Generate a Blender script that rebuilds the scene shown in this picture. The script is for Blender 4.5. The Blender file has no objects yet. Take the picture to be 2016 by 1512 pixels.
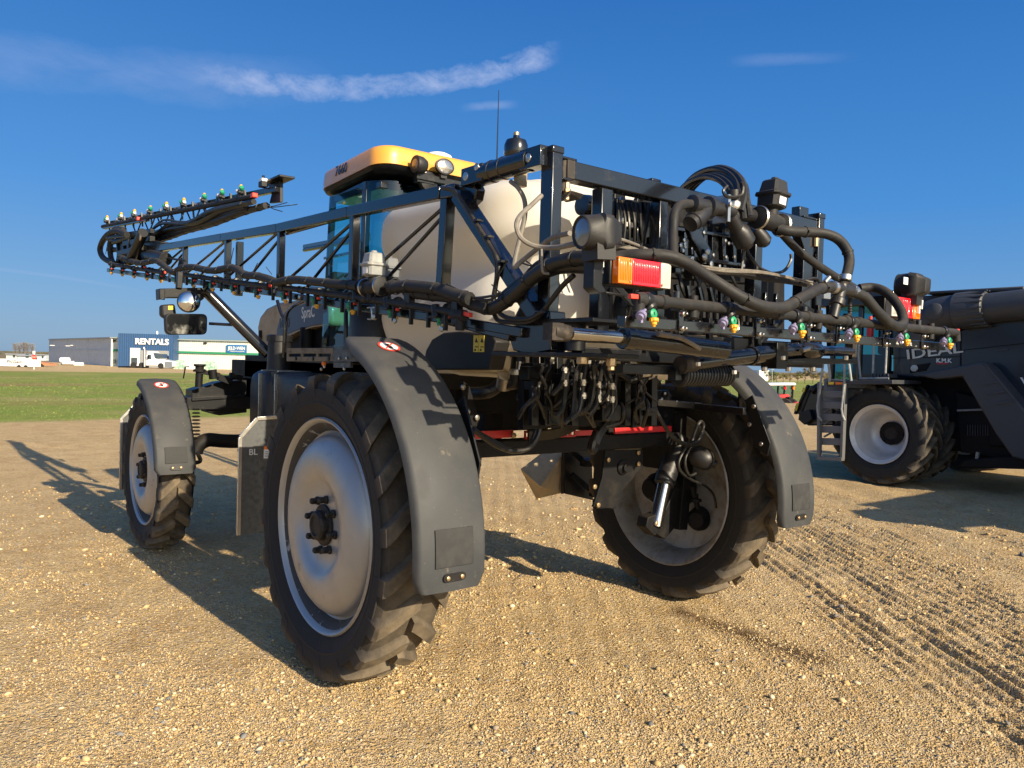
import bpy, bmesh, math, random
import numpy as np
from mathutils import Vector, Matrix
R_ = math.radians
rnd = random.Random(7)
# ------------------------------------------------------------------ scene, camera
sc = bpy.context.scene
COL = sc.collection
CAM_H, FPX = 1.83, 1561.0
YAW, PITCH, ROLL = R_(38.14), R_(1.42), R_(1.585)
FW = Vector((math.sin(YAW)*math.cos(PITCH), math.cos(YAW)*math.cos(PITCH), -math.sin(PITCH)))
RT0 = Vector((math.cos(YAW), -math.sin(YAW), 0))
UP0 = RT0.cross(FW)
RT = RT0*math.cos(ROLL)+UP0*math.sin(ROLL)
UP = UP0*math.cos(ROLL)-RT0*math.sin(ROLL)
CAM = Vector((0, 0, CAM_H))
cd = bpy.data.cameras.new('camera'); cam = bpy.data.objects.new('camera', cd); COL.objects.link(cam)
cd.sensor_width = 36; cd.lens = FPX/2016*36; cd.clip_start = .05; cd.clip_end = 6000
m = Matrix((RT, UP, -FW)).transposed().to_4x4(); m.translation = CAM
cam.matrix_world = m; sc.camera = cam

def P(u, v, X=None, Y=None, Z=None, D=None):
    """survey point: where the sight line (u, v) meets a plane of the site"""
    d = FW*FPX+RT*(u-1008)-UP*(v-756)
    if X is not None: t = X/d.x
    elif Y is not None: t = Y/d.y
    elif Z is not None: t = (Z-CAM_H)/d.z
    else: t = D/FPX
    return CAM+d*t

# ------------------------------------------------------------------ materials
def sock(n, *names):
    for k in names:
        if k in n.inputs: return n.inputs[k]
MATS = {}
def mat(name, col, rough=.5, metal=0.0, var=None, bump=None, spec=.5, coat=0, emit=None, dust=None, alpha=None):
    """var=(scale, colour2, lo, hi[, detail]); bump=(scale, strength, dist); dust=(colour, amount) on faces looking up"""
    if name in MATS: return MATS[name]
    m = bpy.data.materials.new(name); m.use_nodes = True; nt = m.node_tree; N = nt.nodes; L = nt.links
    b = N['Principled BSDF']
    b.inputs['Roughness'].default_value = rough; b.inputs['Metallic'].default_value = metal
    b.inputs['Specular IOR Level'].default_value = spec
    if coat: b.inputs['Coat Weight'].default_value = coat; b.inputs['Coat Roughness'].default_value = .08
    tc = N.new('ShaderNodeTexCoord')
    rgb = N.new('ShaderNodeRGB'); rgb.outputs[0].default_value = (*col, 1); cur = rgb.outputs[0]
    vs = var if isinstance(var, list) else ([var] if var else [])
    for i, v in enumerate(vs):
        n = N.new('ShaderNodeTexNoise'); n.inputs['Scale'].default_value = v[0]; n.inputs['Detail'].default_value = v[4] if len(v) > 4 else 5
        n.inputs['Roughness'].default_value = .62
        L.new(tc.outputs['Object'], n.inputs['Vector'])
        mr = N.new('ShaderNodeMapRange'); mr.inputs[1].default_value = v[2]; mr.inputs[2].default_value = v[3]
        L.new(n.outputs['Fac'], mr.inputs[0])
        mx = N.new('ShaderNodeMix'); mx.data_type = 'RGBA'
        L.new(mr.outputs[0], mx.inputs[0]); L.new(cur, mx.inputs[6]); mx.inputs[7].default_value = (*v[1], 1); cur = mx.outputs[2]
        if i == 0:
            m2 = N.new('ShaderNodeMapRange'); m2.inputs[3].default_value = rough; m2.inputs[4].default_value = min(1, rough+.25)
            L.new(mr.outputs[0], m2.inputs[0]); L.new(m2.outputs[0], b.inputs['Roughness'])
    if dust:
        g = N.new('ShaderNodeNewGeometry'); s = N.new('ShaderNodeSeparateXYZ'); L.new(g.outputs['Normal'], s.inputs[0])
        n = N.new('ShaderNodeTexNoise'); n.inputs['Scale'].default_value = 9; n.inputs['Detail'].default_value = 6
        L.new(tc.outputs['Object'], n.inputs['Vector'])
        mr = N.new('ShaderNodeMapRange'); mr.inputs[1].default_value = .25; mr.inputs[2].default_value = .95
        L.new(s.outputs['Z'], mr.inputs[0])
        mu = N.new('ShaderNodeMath'); mu.operation = 'MULTIPLY'; L.new(mr.outputs[0], mu.inputs[0]); L.new(n.outputs['Fac'], mu.inputs[1])
        mu2 = N.new('ShaderNodeMath'); mu2.operation = 'MULTIPLY'; mu2.inputs[1].default_value = dust[1]; L.new(mu.outputs[0], mu2.inputs[0])
        mx = N.new('ShaderNodeMix'); mx.data_type = 'RGBA'; L.new(mu2.outputs[0], mx.inputs[0]); L.new(cur, mx.inputs[6])
        mx.inputs[7].default_value = (*dust[0], 1); cur = mx.outputs[2]
    L.new(cur, b.inputs['Base Color'])
    if bump:
        n = N.new('ShaderNodeTexNoise'); n.inputs['Scale'].default_value = bump[0]; n.inputs['Detail'].default_value = 4
        L.new(tc.outputs['Object'], n.inputs['Vector'])
        bp = N.new('ShaderNodeBump'); bp.inputs['Strength'].default_value = bump[1]; bp.inputs['Distance'].default_value = bump[2]
        L.new(n.outputs['Fac'], bp.inputs['Height']); L.new(bp.outputs[0], b.inputs['Normal'])
    if emit: b.inputs['Emission Color'].default_value = (*emit[0], 1); b.inputs['Emission Strength'].default_value = emit[1]
    MATS[name] = m
    return m
def glass(name, tint, refl=.5, rough=.02):
    m = bpy.data.materials.new(name); m.use_nodes = True; nt = m.node_tree; N = nt.nodes; L = nt.links
    N.remove(N['Principled BSDF']); out = N['Material Output']
    t = N.new('ShaderNodeBsdfTransparent'); t.inputs[0].default_value = (*tint, 1)
    g = N.new('ShaderNodeBsdfGlossy'); g.inputs['Roughness'].default_value = rough; g.inputs[0].default_value = (.9, .95, 1, 1)
    ge = N.new('ShaderNodeNewGeometry'); dt = N.new('ShaderNodeVectorMath'); dt.operation = 'DOT_PRODUCT'; L.new(ge.outputs['Normal'], dt.inputs[0]); L.new(ge.outputs['Incoming'], dt.inputs[1])
    def mm(op, a, b=None):
        n = N.new('ShaderNodeMath'); n.operation = op; L.new(a, n.inputs[0])
        if b is not None: n.inputs[1].default_value = b
        return n.outputs[0]
    om = N.new('ShaderNodeMath'); om.operation = 'SUBTRACT'; om.inputs[0].default_value = 1; L.new(mm('ABSOLUTE', dt.outputs['Value']), om.inputs[1])
    sch = mm('MULTIPLY', mm('POWER', om.outputs[0], 4.0), refl)      # Schlick, the same from both sides
    mu = N.new('ShaderNodeMath'); mu.operation = 'ADD'; mu.inputs[1].default_value = .06; mu.use_clamp = True; L.new(sch, mu.inputs[0])
    mx = N.new('ShaderNodeMixShader'); L.new(mu.outputs[0], mx.inputs[0]); L.new(t.outputs[0], mx.inputs[1]); L.new(g.outputs[0], mx.inputs[2])
    L.new(mx.outputs[0], out.inputs[0]); MATS[name] = m
    return m
DUST = (.30, .235, .155)
M_black = mat('black_paint', (.006, .007, .010), .22, var=(14, (.022, .021, .020), .58, .85), dust=(DUST, .07), coat=.5)
M_black2 = mat('black_satin', (.006, .007, .009), .40, spec=.4, var=(18, (.026, .024, .021), .55, .8), dust=(DUST, .12))
M_dark = mat('dark_underbody', (.005, .005, .006), .6, spec=.25, var=(11, (.022, .018, .014), .52, .8), dust=(DUST, .14))
M_plastic = mat('black_plastic', (.011, .011, .013), .45, var=(16, (.030, .029, .028), .55, .85), bump=(120, .15, .004), dust=(DUST, .12))
M_hose = mat('hose_rubber', (.012, .0125, .014), .6, spec=.35, var=(20, (.028, .027, .026), .48, .78), bump=(160, .2, .003), dust=(DUST, .22))
M_hoseb = mat('hose_black', (.010, .010, .010), .42, var=(22, (.045, .04, .032), .55, .8), dust=(DUST, .2))
M_hoseg = mat('hose_grey', (.16, .145, .125), .6, var=(20, (.25, .22, .18), .45, .75))
M_fender = mat('fender_plastic', (.040, .043, .047), .58, spec=.35, var=[(5, (.060, .061, .061), .42, .75), (11, (.13, .115, .09), .66, .74), (60, (.12, .11, .10), .66, .74)], bump=(220, .12, .003), dust=(DUST, .10))
M_flap = mat('mudflap_rubber', (.020, .021, .023), .7, var=(12, (.05, .05, .048), .45, .75))
M_steel = mat('zinc_steel', (.55, .54, .52), .34, 1.0, var=(30, (.3, .27, .22), .5, .8))
M_chrome = mat('chrome_rod', (.52, .51, .50), .2, 1.0)
M_brass = mat('brass_fitting', (.50, .36, .20), .4, .8, var=(30, (.28, .2, .12), .5, .8))
M_rust = mat('rusty_steel', (.028, .023, .020), .65, .2, var=(24, (.13, .10, .075), .5, .8))
M_red = mat('red_paint', (.50, .018, .022), .4, var=(12, (.30, .03, .03), .5, .8), dust=(DUST, .2))
M_redcap = mat('red_plastic', (.75, .06, .035), .4)
M_green = mat('green_plastic', (.02, .27, .12), .45)
M_yellow = mat('yellow_plastic', (.66, .34, .02), .45)
M_purple = mat('lilac_plastic', (.21, .19, .32), .5)
M_white = mat('white_plastic', (.78, .78, .76), .45)
M_grey = mat('grey_plastic', (.25, .26, .26), .5, var=(14, (.44, .42, .38), .45, .75), dust=(DUST, .4))
M_greyd = mat('grey_plastic_dark', (.13, .145, .165), .5, var=(14, (.18, .18, .18), .45, .75), dust=(DUST, .3))
M_lamp = mat('lamp_housing', (.012, .012, .013), .55, bump=(150, .15, .003), dust=(DUST, .15))
M_tank = mat('tank_poly', (.86, .84, .79), .34, var=[(1.6, (.76, .69, .56), .50, .75, 3)], spec=.45)
_nt = MATS['tank_poly'].node_tree; _N = _nt.nodes; _tr = _N.new('ShaderNodeBsdfTranslucent'); _tr.inputs[0].default_value = (.86, .77, .60, 1)
_mx = _N.new('ShaderNodeMixShader'); _mx.inputs[0].default_value = .42; _nt.links.new(_N['Principled BSDF'].outputs[0], _mx.inputs[1]); _nt.links.new(_tr.outputs[0], _mx.inputs[2]); _nt.links.new(_mx.outputs[0], _N['Material Output'].inputs[0])
M_orange = mat('cab_roof_paint', (.72, .33, .035), .38, var=(7, (.62, .31, .06), .5, .8), coat=1.0)
M_gold = mat('hood_gold_paint', (.44, .30, .15), .45, var=(9, (.34, .25, .14), .45, .75), coat=.1)
M_decal = mat('hood_blue_decal', (.045, .065, .125), .4)
M_tread = mat('step_tread_tan', (.22, .17, .11), .6, .2, var=(14, (.13, .10, .07), .45, .75))
M_galvlit = mat('sunlit_sheet', (.66, .54, .36), .5, .75, var=(6, (.45, .40, .32), .45, .75))  # golden sunlight on the right shield, put into the sheet's base colour
M_navy = mat('decal_navy', (.012, .022, .06), .4)
M_rim = mat('rim_silver', (.40, .40, .395), .38, .5, var=[(5, (.36, .34, .30), .45, .95), (9, (.20, .175, .14), .64, .80), (40, (.14, .115, .09), .69, .75)], bump=(60, .06, .004))
M_rimd = mat('rim_barrel', (.33, .33, .33), .5, .3, var=[(8, (.2, .17, .13), .45, .7)])
M_scuff = mat('rim_scuffed_rubber', (.05, .045, .04), .7, var=[(16, (.30, .29, .28), .60, .66)])
M_hub = mat('hub_grime', (.012, .011, .010), .6, .2, var=(40, (.07, .05, .035), .5, .75))
M_galv = mat('galvanised_sheet', (.13, .14, .145), .45, .6, var=[(30, (.07, .072, .076), .42, .75), (4, (.10, .10, .105), .4, .7)])
M_alu = mat('aluminium_trim', (.66, .63, .58), .33, .9, var=(18, (.45, .40, .33), .5, .8))
M_glass = glass('cab_glass', (.36, .78, .84), .75)
M_glassd = glass('cab_glass_dark', (.19, .48, .53), .8)
M_mirror = mat('mirror_glass', (.80, .82, .85), .03, 1.0)
M_mirrord = mat('mirror_dirty', (.16, .17, .18), .16, 1.0, var=(6, (.30, .30, .28), .5, .7))
M_amber = mat('amber_lens', (.85, .17, .0), .25, coat=.5)
M_redlens = mat('red_lens', (.80, .008, .02), .22, coat=.5)
M_clear = mat('clear_lens', (.50, .49, .45), .22, coat=.5)
M_label = mat('white_label', (.75, .75, .73), .5)
M_warn = mat('yellow_label', (.72, .55, .06), .5)
M_ink = mat('label_ink', (.02, .02, .02), .6)
M_lens = mat('lamp_lens', (.16, .19, .23), .12, .3, coat=.6)
M_refl = mat('lamp_reflector', (.75, .73, .68), .18, .9, var=(40, (.4, .38, .34), .45, .6))
M_seat = mat('seat_fabric', (.02, .02, .022), .8)
M_tray = mat('tank_tray_black', (.008, .008, .009), .6, var=(16, (.022, .02, .018), .58, .85), dust=(DUST, .1))

def tyre_mat(name, R, dustcol=(.20, .155, .10), amt=1.0):
    m = bpy.data.materials.new(name); m.use_nodes = True; nt = m.node_tree; N = nt.nodes; L = nt.links
    b = N['Principled BSDF']; b.inputs['Roughness'].default_value = .8; b.inputs['Specular IOR Level'].default_value = .35
    tc = N.new('ShaderNodeTexCoord'); s = N.new('ShaderNodeSeparateXYZ'); L.new(tc.outputs['Object'], s.inputs[0])
    cv = N.new('ShaderNodeCombineXYZ'); L.new(s.outputs['Y'], cv.inputs[1]); L.new(s.outputs['Z'], cv.inputs[2])
    ln = N.new('ShaderNodeVectorMath'); ln.operation = 'LENGTH'; L.new(cv.outputs[0], ln.inputs[0])
    mr = N.new('ShaderNodeMapRange'); mr.inputs[1].default_value = R*.88; mr.inputs[2].default_value = R*.975
    mr.inputs[3].default_value = .05; mr.inputs[4].default_value = 1; L.new(ln.outputs['Value'], mr.inputs[0])
    n = N.new('ShaderNodeTexNoise'); n.inputs['Scale'].default_value = 7; n.inputs['Detail'].default_value = 8; n.inputs['Roughness'].default_value = .65
    L.new(tc.outputs['Object'], n.inputs['Vector'])
    m3 = N.new('ShaderNodeMapRange'); m3.inputs[1].default_value = .35; m3.inputs[2].default_value = .7; m3.inputs[3].default_value = .25; m3.inputs[4].default_value = amt
    L.new(n.outputs['Fac'], m3.inputs[0])
    mu = N.new('ShaderNodeMath'); mu.operation = 'MULTIPLY'; L.new(mr.outputs[0], mu.inputs[0]); L.new(m3.outputs[0], mu.inputs[1])
    mx = N.new('ShaderNodeMix'); mx.data_type = 'RGBA'; L.new(mu.outputs[0], mx.inputs[0])
    mx.inputs[6].default_value = (.016, .0165, .018, 1); mx.inputs[7].default_value = (*dustcol, 1); L.new(mx.outputs[2], b.inputs['Base Color'])
    n2 = N.new('ShaderNodeTexNoise'); n2.inputs['Scale'].default_value = 45; n2.inputs['Detail'].default_value = 6; L.new(tc.outputs['Object'], n2.inputs['Vector'])
    bp = N.new('ShaderNodeBump'); bp.inputs['Strength'].default_value = .35; bp.inputs['Distance'].default_value = .008
    L.new(n2.outputs['Fac'], bp.inputs['Height']); L.new(bp.outputs[0], b.inputs['Normal'])
    MATS[name] = m
    return m

# ------------------------------------------------------------------ object helpers
WL = {}
def tag(o, label=None, cat=None, group=None, kind=None):
    if label: o['label'] = label
    if cat: o['category'] = cat
    if group: o['group'] = group
    if kind: o['kind'] = kind
    return o
def thing(name, loc, label, cat, group=None):
    o = bpy.data.objects.new(name, None); COL.objects.link(o); o.location = loc; o.empty_display_size = .2
    WL[o] = Vector(loc); return tag(o, label, cat, group)
def orth(d, up=None):
    d = Vector(d).normalized(); up = Vector(up) if up is not None else Vector((0, 0, 1))
    if abs(d.dot(up)) > .98: up = Vector((1, 0, 0)) if abs(d.x) < .9 else Vector((0, 1, 0))
    s = d.cross(up).normalized(); return s, s.cross(d).normalized()
def smoothpts(pts, n=6):
    pts = [Vector(p) for p in pts]
    if len(pts) < 3: return pts
    q = [pts[0]*2-pts[1]]+pts+[pts[-1]*2-pts[-2]]; out = []
    for i in range(1, len(q)-2):
        a, b, c, d = q[i-1], q[i], q[i+1], q[i+2]
        for k in range(n):
            t = k/n
            out.append(.5*((2*b)+(c-a)*t+(2*a-5*b+4*c-d)*t*t+(3*b-a-3*c+d)*t**3))
    out.append(pts[-1]); return out
class MB:
    def __init__(s): s.v = []; s.f = []; s.mi = []; s.cur = 0; s.pc = []
    def add(s, vs, fs):
        o = len(s.v); s.pc.append((o, len(s.f), s.cur, len(vs), len(fs))); s.v += [Vector(x) for x in vs]
        for f in fs: s.f.append([i+o for i in f]); s.mi.append(s.cur)
        return s
    def m(s, i): s.cur = i; return s
    def box(s, lo, hi):
        (a, b, c), (d, e, f) = lo, hi
        a, d = min(a, d), max(a, d); b, e = min(b, e), max(b, e); c, f = min(c, f), max(c, f)
        return s.add([(a, b, c), (d, b, c), (d, e, c), (a, e, c), (a, b, f), (d, b, f), (d, e, f), (a, e, f)],
                     [(0, 3, 2, 1), (4, 5, 6, 7), (0, 1, 5, 4), (1, 2, 6, 5), (2, 3, 7, 6), (3, 0, 4, 7)])
    def cbox(s, c, size): c = Vector(c); h = Vector(size)/2; return s.box(c-h, c+h)
    def obox(s, c, ax, ay, az, size):
        c = Vector(c); ax, ay, az = [Vector(a).normalized() for a in (ax, ay, az)]; vs = []
        for k in (-.5, .5):
            for (i, j) in ((-.5, -.5), (.5, -.5), (.5, .5), (-.5, .5)): vs.append(c+ax*i*size[0]+ay*j*size[1]+az*k*size[2])
        return s.add(vs, [(0, 3, 2, 1), (4, 5, 6, 7), (0, 1, 5, 4), (1, 2, 6, 5), (2, 3, 7, 6), (3, 0, 4, 7)])
    def bar(s, p, q, w, h=None, up=None):
        p, q = Vector(p), Vector(q); h = h or w; d = q-p; a, b = orth(d, up)
        return s.obox((p+q)/2, a, b, d, (w, h, d.length))
    def tube(s, pts, r, seg=8, cap=True, rs=None):
        pts = [Vector(p) for p in pts]; n = len(pts); o = len(s.v); prev = None; vs = []; fs = []
        for i, p in enumerate(pts):
            d = (pts[min(i+1, n-1)]-pts[max(i-1, 0)])
            if d.length < 1e-7: d = Vector((0, 0, 1))
            d.normalize()
            if prev is None: a = orth(d)[0]; b = d.cross(a)
            else:
                a = prev-d*prev.dot(d)
                a = a.normalized() if a.length > 1e-6 else orth(d)[0]
                b = d.cross(a)
            prev = a; rr = rs[i] if rs else r
            for k in range(seg):
                t = 2*math.pi*k/seg; vs.append(p+(a*math.cos(t)+b*math.sin(t))*rr)
        for i in range(n-1):
            for k in range(seg):
                k2 = (k+1) % seg; fs.append((i*seg+k, i*seg+k2, (i+1)*seg+k2, (i+1)*seg+k))
        if cap: fs.append(tuple(range(seg))[::-1]); fs.append(tuple((n-1)*seg+k for k in range(seg)))
        return s.add(vs, fs)
    def hose(s, pts, r, seg=8, n=6, ties=0):
        q = smoothpts(pts, n); s.tube(q, r, seg)
        if ties:      # cable ties and clamps around the hose
            L_ = [0]
            for a, c in zip(q, q[1:]): L_.append(L_[-1]+(c-a).length)
            t = ties*.55
            while t < L_[-1]-.04:
                k = max(i for i in range(len(L_)) if L_[i] <= t); k = min(k, len(q)-2); d = (q[k+1]-q[k]).normalized(); p = q[k]+d*(t-L_[k])
                s.lathe(p, d, [(r*.9, -.006), (r+.0035, -.005), (r+.0035, .005), (r*.9, .006)], max(8, seg), cap=False)
                a, _ = orth(d); s.obox(p+a*(r+.004), a, d.cross(a), d, (.012, .010, .010)); t += ties*(.7+.6*((int(t*997) % 10)/10))
        return s
    def cyl(s, p, q, r, seg=16, r2=None): return s.tube([p, q], r, seg, True, [r, r if r2 is None else r2])
    def lathe(s, c, axis, prof, seg=32, closed=False, cap=True):
        """prof = [(radius, offset along axis)]"""
        c = Vector(c); ax = Vector(axis).normalized(); a, b = orth(ax); vs = []; fs = []; n = len(prof)
        for (r, t) in prof:
            for k in range(seg):
                th = 2*math.pi*k/seg; vs.append(c+ax*t+(a*math.cos(th)+b*math.sin(th))*r)
        for i in range(n-1 if not closed else n):
            j = (i+1) % n
            for k in range(seg):
                k2 = (k+1) % seg; fs.append((i*seg+k, i*seg+k2, j*seg+k2, j*seg+k))
        if not closed and cap:
            if prof[0][0] > 1e-4: fs.append(tuple(range(seg))[::-1])
            if prof[-1][0] > 1e-4: fs.append(tuple((n-1)*seg+k for k in range(seg)))
        return s.add(vs, fs)
    def prism(s, poly, off):
        """planar polygon extruded by the vector off"""
        poly = [Vector(p) for p in poly]; off = Vector(off); n = len(poly)
        fs = [tuple(range(n))[::-1], tuple(range(n, 2*n))]+[(i, (i+1) % n, n+(i+1) % n, n+i) for i in range(n)]
        return s.add(poly+[p+off for p in poly], fs)
    def loft(s, rings, cap=True):
        n = len(rings[0]); vs = [p for r in rings for p in r]; fs = []
        for i in range(len(rings)-1):
            for k in range(n):
                k2 = (k+1) % n; fs.append((i*n+k, i*n+k2, (i+1)*n+k2, (i+1)*n+k))
        if cap: fs.append(tuple(range(n))[::-1]); fs.append(tuple((len(rings)-1)*n+k for k in range(n)))
        return s.add(vs, fs)
    def pieces(s, eps=.012):
        """the shapes of this mesh, sorted into groups that touch"""
        bb = []
        for (o, f, m_, nv, nf) in s.pc:
            vs = s.v[o:o+nv]; bb.append(([min(v[i] for v in vs)-eps for i in range(3)], [max(v[i] for v in vs)+eps for i in range(3)]))
        n = len(bb); par = list(range(n))
        def fd(i):
            while par[i] != i: par[i] = par[par[i]]; i = par[i]
            return i
        for i in range(n):
            for j in range(i):
                if all(bb[i][0][k] <= bb[j][1][k] and bb[j][0][k] <= bb[i][1][k] for k in range(3)): par[fd(i)] = fd(j)
        gr = {}
        for i in range(n): gr.setdefault(fd(i), []).append(i)
        out = []
        for g in gr.values():
            q = MB()
            for i in g:
                o, f, m_, nv, nf = s.pc[i]; q.cur = m_; q.add(s.v[o:o+nv], [[k-o for k in s.f[j]] for j in range(f, f+nf)])
            out.append(q)
        return out
    def builds(s, name, mats, parent=None, eps=.012, **k):
        """one object per group of touching shapes, all of the same name"""
        return [q.build(name, mats, parent, **k) for q in sorted(s.pieces(eps), key=lambda q: -len(q.v))][0]
    def build(s, name, mats, parent=None, smooth=38, bevel=0, bseg=2, sub=0, center=None, label=None, recalc=True):
        me = bpy.data.meshes.new(name)
        c = Vector(center) if center is not None else (Vector([min(v[i] for v in s.v) for i in range(3)])+Vector([max(v[i] for v in s.v) for i in range(3)]))/2
        me.from_pydata([v-c for v in s.v], [], s.f)
        mats = mats if isinstance(mats, (list, tuple)) else [mats]
        for mm in mats: me.materials.append(mm)
        if len(mats) > 1: me.polygons.foreach_set('material_index', s.mi)
        if recalc:
            bm = bmesh.new(); bm.from_mesh(me); bmesh.ops.recalc_face_normals(bm, faces=bm.faces); bm.to_mesh(me); bm.free()
        if smooth:
            me.shade_smooth()
            if smooth < 179: me.set_sharp_from_angle(angle=R_(smooth))
        me.update()
        o = bpy.data.objects.new(name, me); COL.objects.link(o); WL[o] = c
        if parent is not None: o.parent = parent; o.location = c-WL[parent]
        else: o.location = c
        if bevel:
            bv = o.modifiers.new('bevel', 'BEVEL'); bv.width = bevel; bv.segments = bseg; bv.limit_method = 'ANGLE'; bv.angle_limit = R_(50); bv.harden_normals = False
        if sub:
            sb = o.modifiers.new('sub', 'SUBSURF'); sb.levels = sub; sb.render_levels = sub
        if label: o['label'] = label
        return o
def reparent(o, par):
    o.parent = par; o.location = WL[o]-WL[par]; return o
def copy_tree(o, parent=None):
    c = o.copy(); COL.objects.link(c); c.parent = parent
    for ch in list(o.children): copy_tree(ch, c)
    return c
def copy_at(o, parent, world):
    c = o.copy(); COL.objects.link(c); c.parent = parent; WL[c] = Vector(world); c.location = WL[c]-WL[parent]
    for ch in list(o.children): copy_tree(ch, c)
    return c
def text(s, size, m, parent, pos, xd, ud, name='lettering', ext=.002, bold=0.0, shear=0.0, align='LEFT', sx=1.0):
    cu = bpy.data.curves.new(name, 'FONT'); cu.body = s; cu.size = size; cu.extrude = ext; cu.offset = bold; cu.shear = shear
    cu.align_x = align; cu.resolution_u = 3
    t = bpy.data.objects.new(name, cu); COL.objects.link(t)
    bpy.context.view_layer.update()
    me = bpy.data.meshes.new_from_object(t.evaluated_get(bpy.context.evaluated_depsgraph_get()))
    bpy.data.objects.remove(t); bpy.data.curves.remove(cu)
    xd = Vector(xd).normalized(); ud = Vector(ud); ud = (ud-xd*ud.dot(xd)).normalized(); nd = xd.cross(ud)
    mm = Matrix((xd*sx, ud, nd)).transposed().to_4x4(); me.transform(mm)
    me.materials.clear(); me.materials.append(m); me.name = name
    o = bpy.data.objects.new(name, me); COL.objects.link(o); WL[o] = Vector(pos)
    if parent is not None: o.parent = parent; o.location = Vector(pos)-WL[parent]
    else: o.location = pos
    return o
X_, Y_, Z_ = Vector((1, 0, 0)), Vector((0, 1, 0)), Vector((0, 0, 1))
SKY_STR, SUN_STR, EXPOSURE = .10, 4.8, .80
CLOUD_COL = (2.15, 2.8, 4.5, 1)
SKY_RAMP = [(0, (.98, 1.9, 3.1)), (4, (.62, 1.75, 3.5)), (11, (.22, 1.42, 3.8)), (26, (.05, .80, 2.85)), (90, (.04, .5, 1.9))]
# ================================================================== the sprayer
XC = 3.58
S = thing('crop_sprayer', (XC, 5.2, 0), 'tall black and gold self-propelled crop sprayer with white tank and folded booms', 'crop sprayer')
AX_R, R_R, RIM_R = 4.212, .88, .62      # rear axle Y, tyre and rim radius
AX_F, R_F, RIM_F = 7.98, .745, .52      # front axle

def tyre_mb(c, w, R, rr, n=20, lug_h=.050, lean=.21, fwd=1, lw=.047):
    """agricultural tyre: lathed carcass and two rows of curved lugs; axle along X"""
    c = Vector(c); hw = w/2; b = MB()
    prof = [(rr-.03, -hw*.72), (rr+.012, -hw*.80), (rr+.05, -hw*.93), (rr+.075, -hw*.965), (rr+.08, -hw*.985), (rr+.088, -hw*.985), (rr+.093, -hw*.975), (rr+(R-rr)*.45, -hw*1.0), (rr+(R-rr)*.62, -hw*1.0), (R-.10, -hw*.95), (R-.066, -hw*.84),
            (R-lug_h, -hw*.55), (R-lug_h+.006, 0), (R-lug_h, hw*.55), (R-.066, hw*.84), (R-.10, hw*.95), (rr+(R-rr)*.62, hw*1.0), (rr+(R-rr)*.45, hw*1.0), (rr+.093, hw*.975), (rr+.088, hw*.985), (rr+.08, hw*.985), (rr+.075, hw*.965), (rr+.05, hw*.93), (rr+.012, hw*.80), (rr-.03, hw*.72)]
    b.lathe(c, X_, prof, 88, cap=False)
    # axle-frame: orth(X) gives a,b ; use own frame
    def pt(x, r, th): return c+Vector((x, -math.cos(th)*r, math.sin(th)*r))
    # fine ribs on the sidewall
    for side in (-1, 1):
        for i in range(n):
            th0 = 2*math.pi*(i+(0 if side < 0 else .5))/n
            secs = []
            path = [(-.04, R, R-lug_h-.012, 0), (.12, R+.001, R-lug_h-.012, -.04), (.32, R, R-lug_h-.012, -.13), (.55, R-.004, R-lug_h-.014, -.25), (.78, R-.014, R-lug_h-.03, -.38), (.93, R-.024, R-.11, -.46), (1.005, R-.045, R-.14, -.50), (1.02, R-.10, R-.14, -.525), (1.01, R-.145, R-.15, -.53)]
            for j, (t, rt, rb, dl) in enumerate(path):
                x = side*t*hw; th = th0+fwd*dl*lean*2
                k = lw*(.80 if j == 0 else 1.0+.25*min(1, max(0, t)))
                if j == len(path)-1: k *= .9
                tp, bt = k/rt*.78, k/rt*1.12
                xb = x if abs(t) < .95 else side*hw*.93
                secs.append([pt(xb, rb, th-bt), pt(x, rt, th-tp), pt(x, rt, th+tp), pt(xb, rb, th+bt)])
            b.loft(secs)
    return b
TY_R = tyre_mat('rear_tyre_rubber', R_R, amt=.85); TY_F = tyre_mat('front_tyre_rubber', R_F)

def rim_outer(b, c, side, rr, hw, k=1.0):
    """silver disc wheel; side=-1: dish faces -X. offsets measured inward from the outer flange"""
    c = Vector(c); ax = Vector((-side, 0, 0)); o = -hw     # axis points inward
    b.m(0).lathe(c, ax, [(rr*.985, o+.006), (rr, o), (rr*.985, o-.010), (rr*.965, o-.004), (rr*.945, o+.020)], 64, cap=False)
    b.m(1).lathe(c, ax, [(rr*.945, o+.020), (rr*.90, o+.045), (rr*.87, o+.075)], 64, cap=False)
    b.m(0).lathe(c, ax, [(rr*.87, o+.075), (rr*.845, o+.085), (rr*.83, o+.05), (rr*.80, o+.022), (rr*.74, o-.008), (rr*.66, o-.026), (rr*.56, o-.032), (rr*.47, o-.024), (rr*.43, o-.004), (rr*.38, o+.016), (rr*.28, o+.022), (0.0, o+.022)], 64, cap=False)
    # barrel seen from the inside
    b.m(2).lathe(c, ax, [(rr*.94, o+.03), (rr*.86, o+.10), (rr*.86, hw-.12), (rr*.94, hw-.03), (rr*.985, hw-.002), (rr, hw+.004), (rr*.985, hw+.012), (rr*.96, hw+.004), (rr*.915, hw-.035), (rr*.835, hw-.13), (rr*.82, o+.13), (rr*.5, o+.09), (0.0, o+.09)], 64, cap=False)
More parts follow.
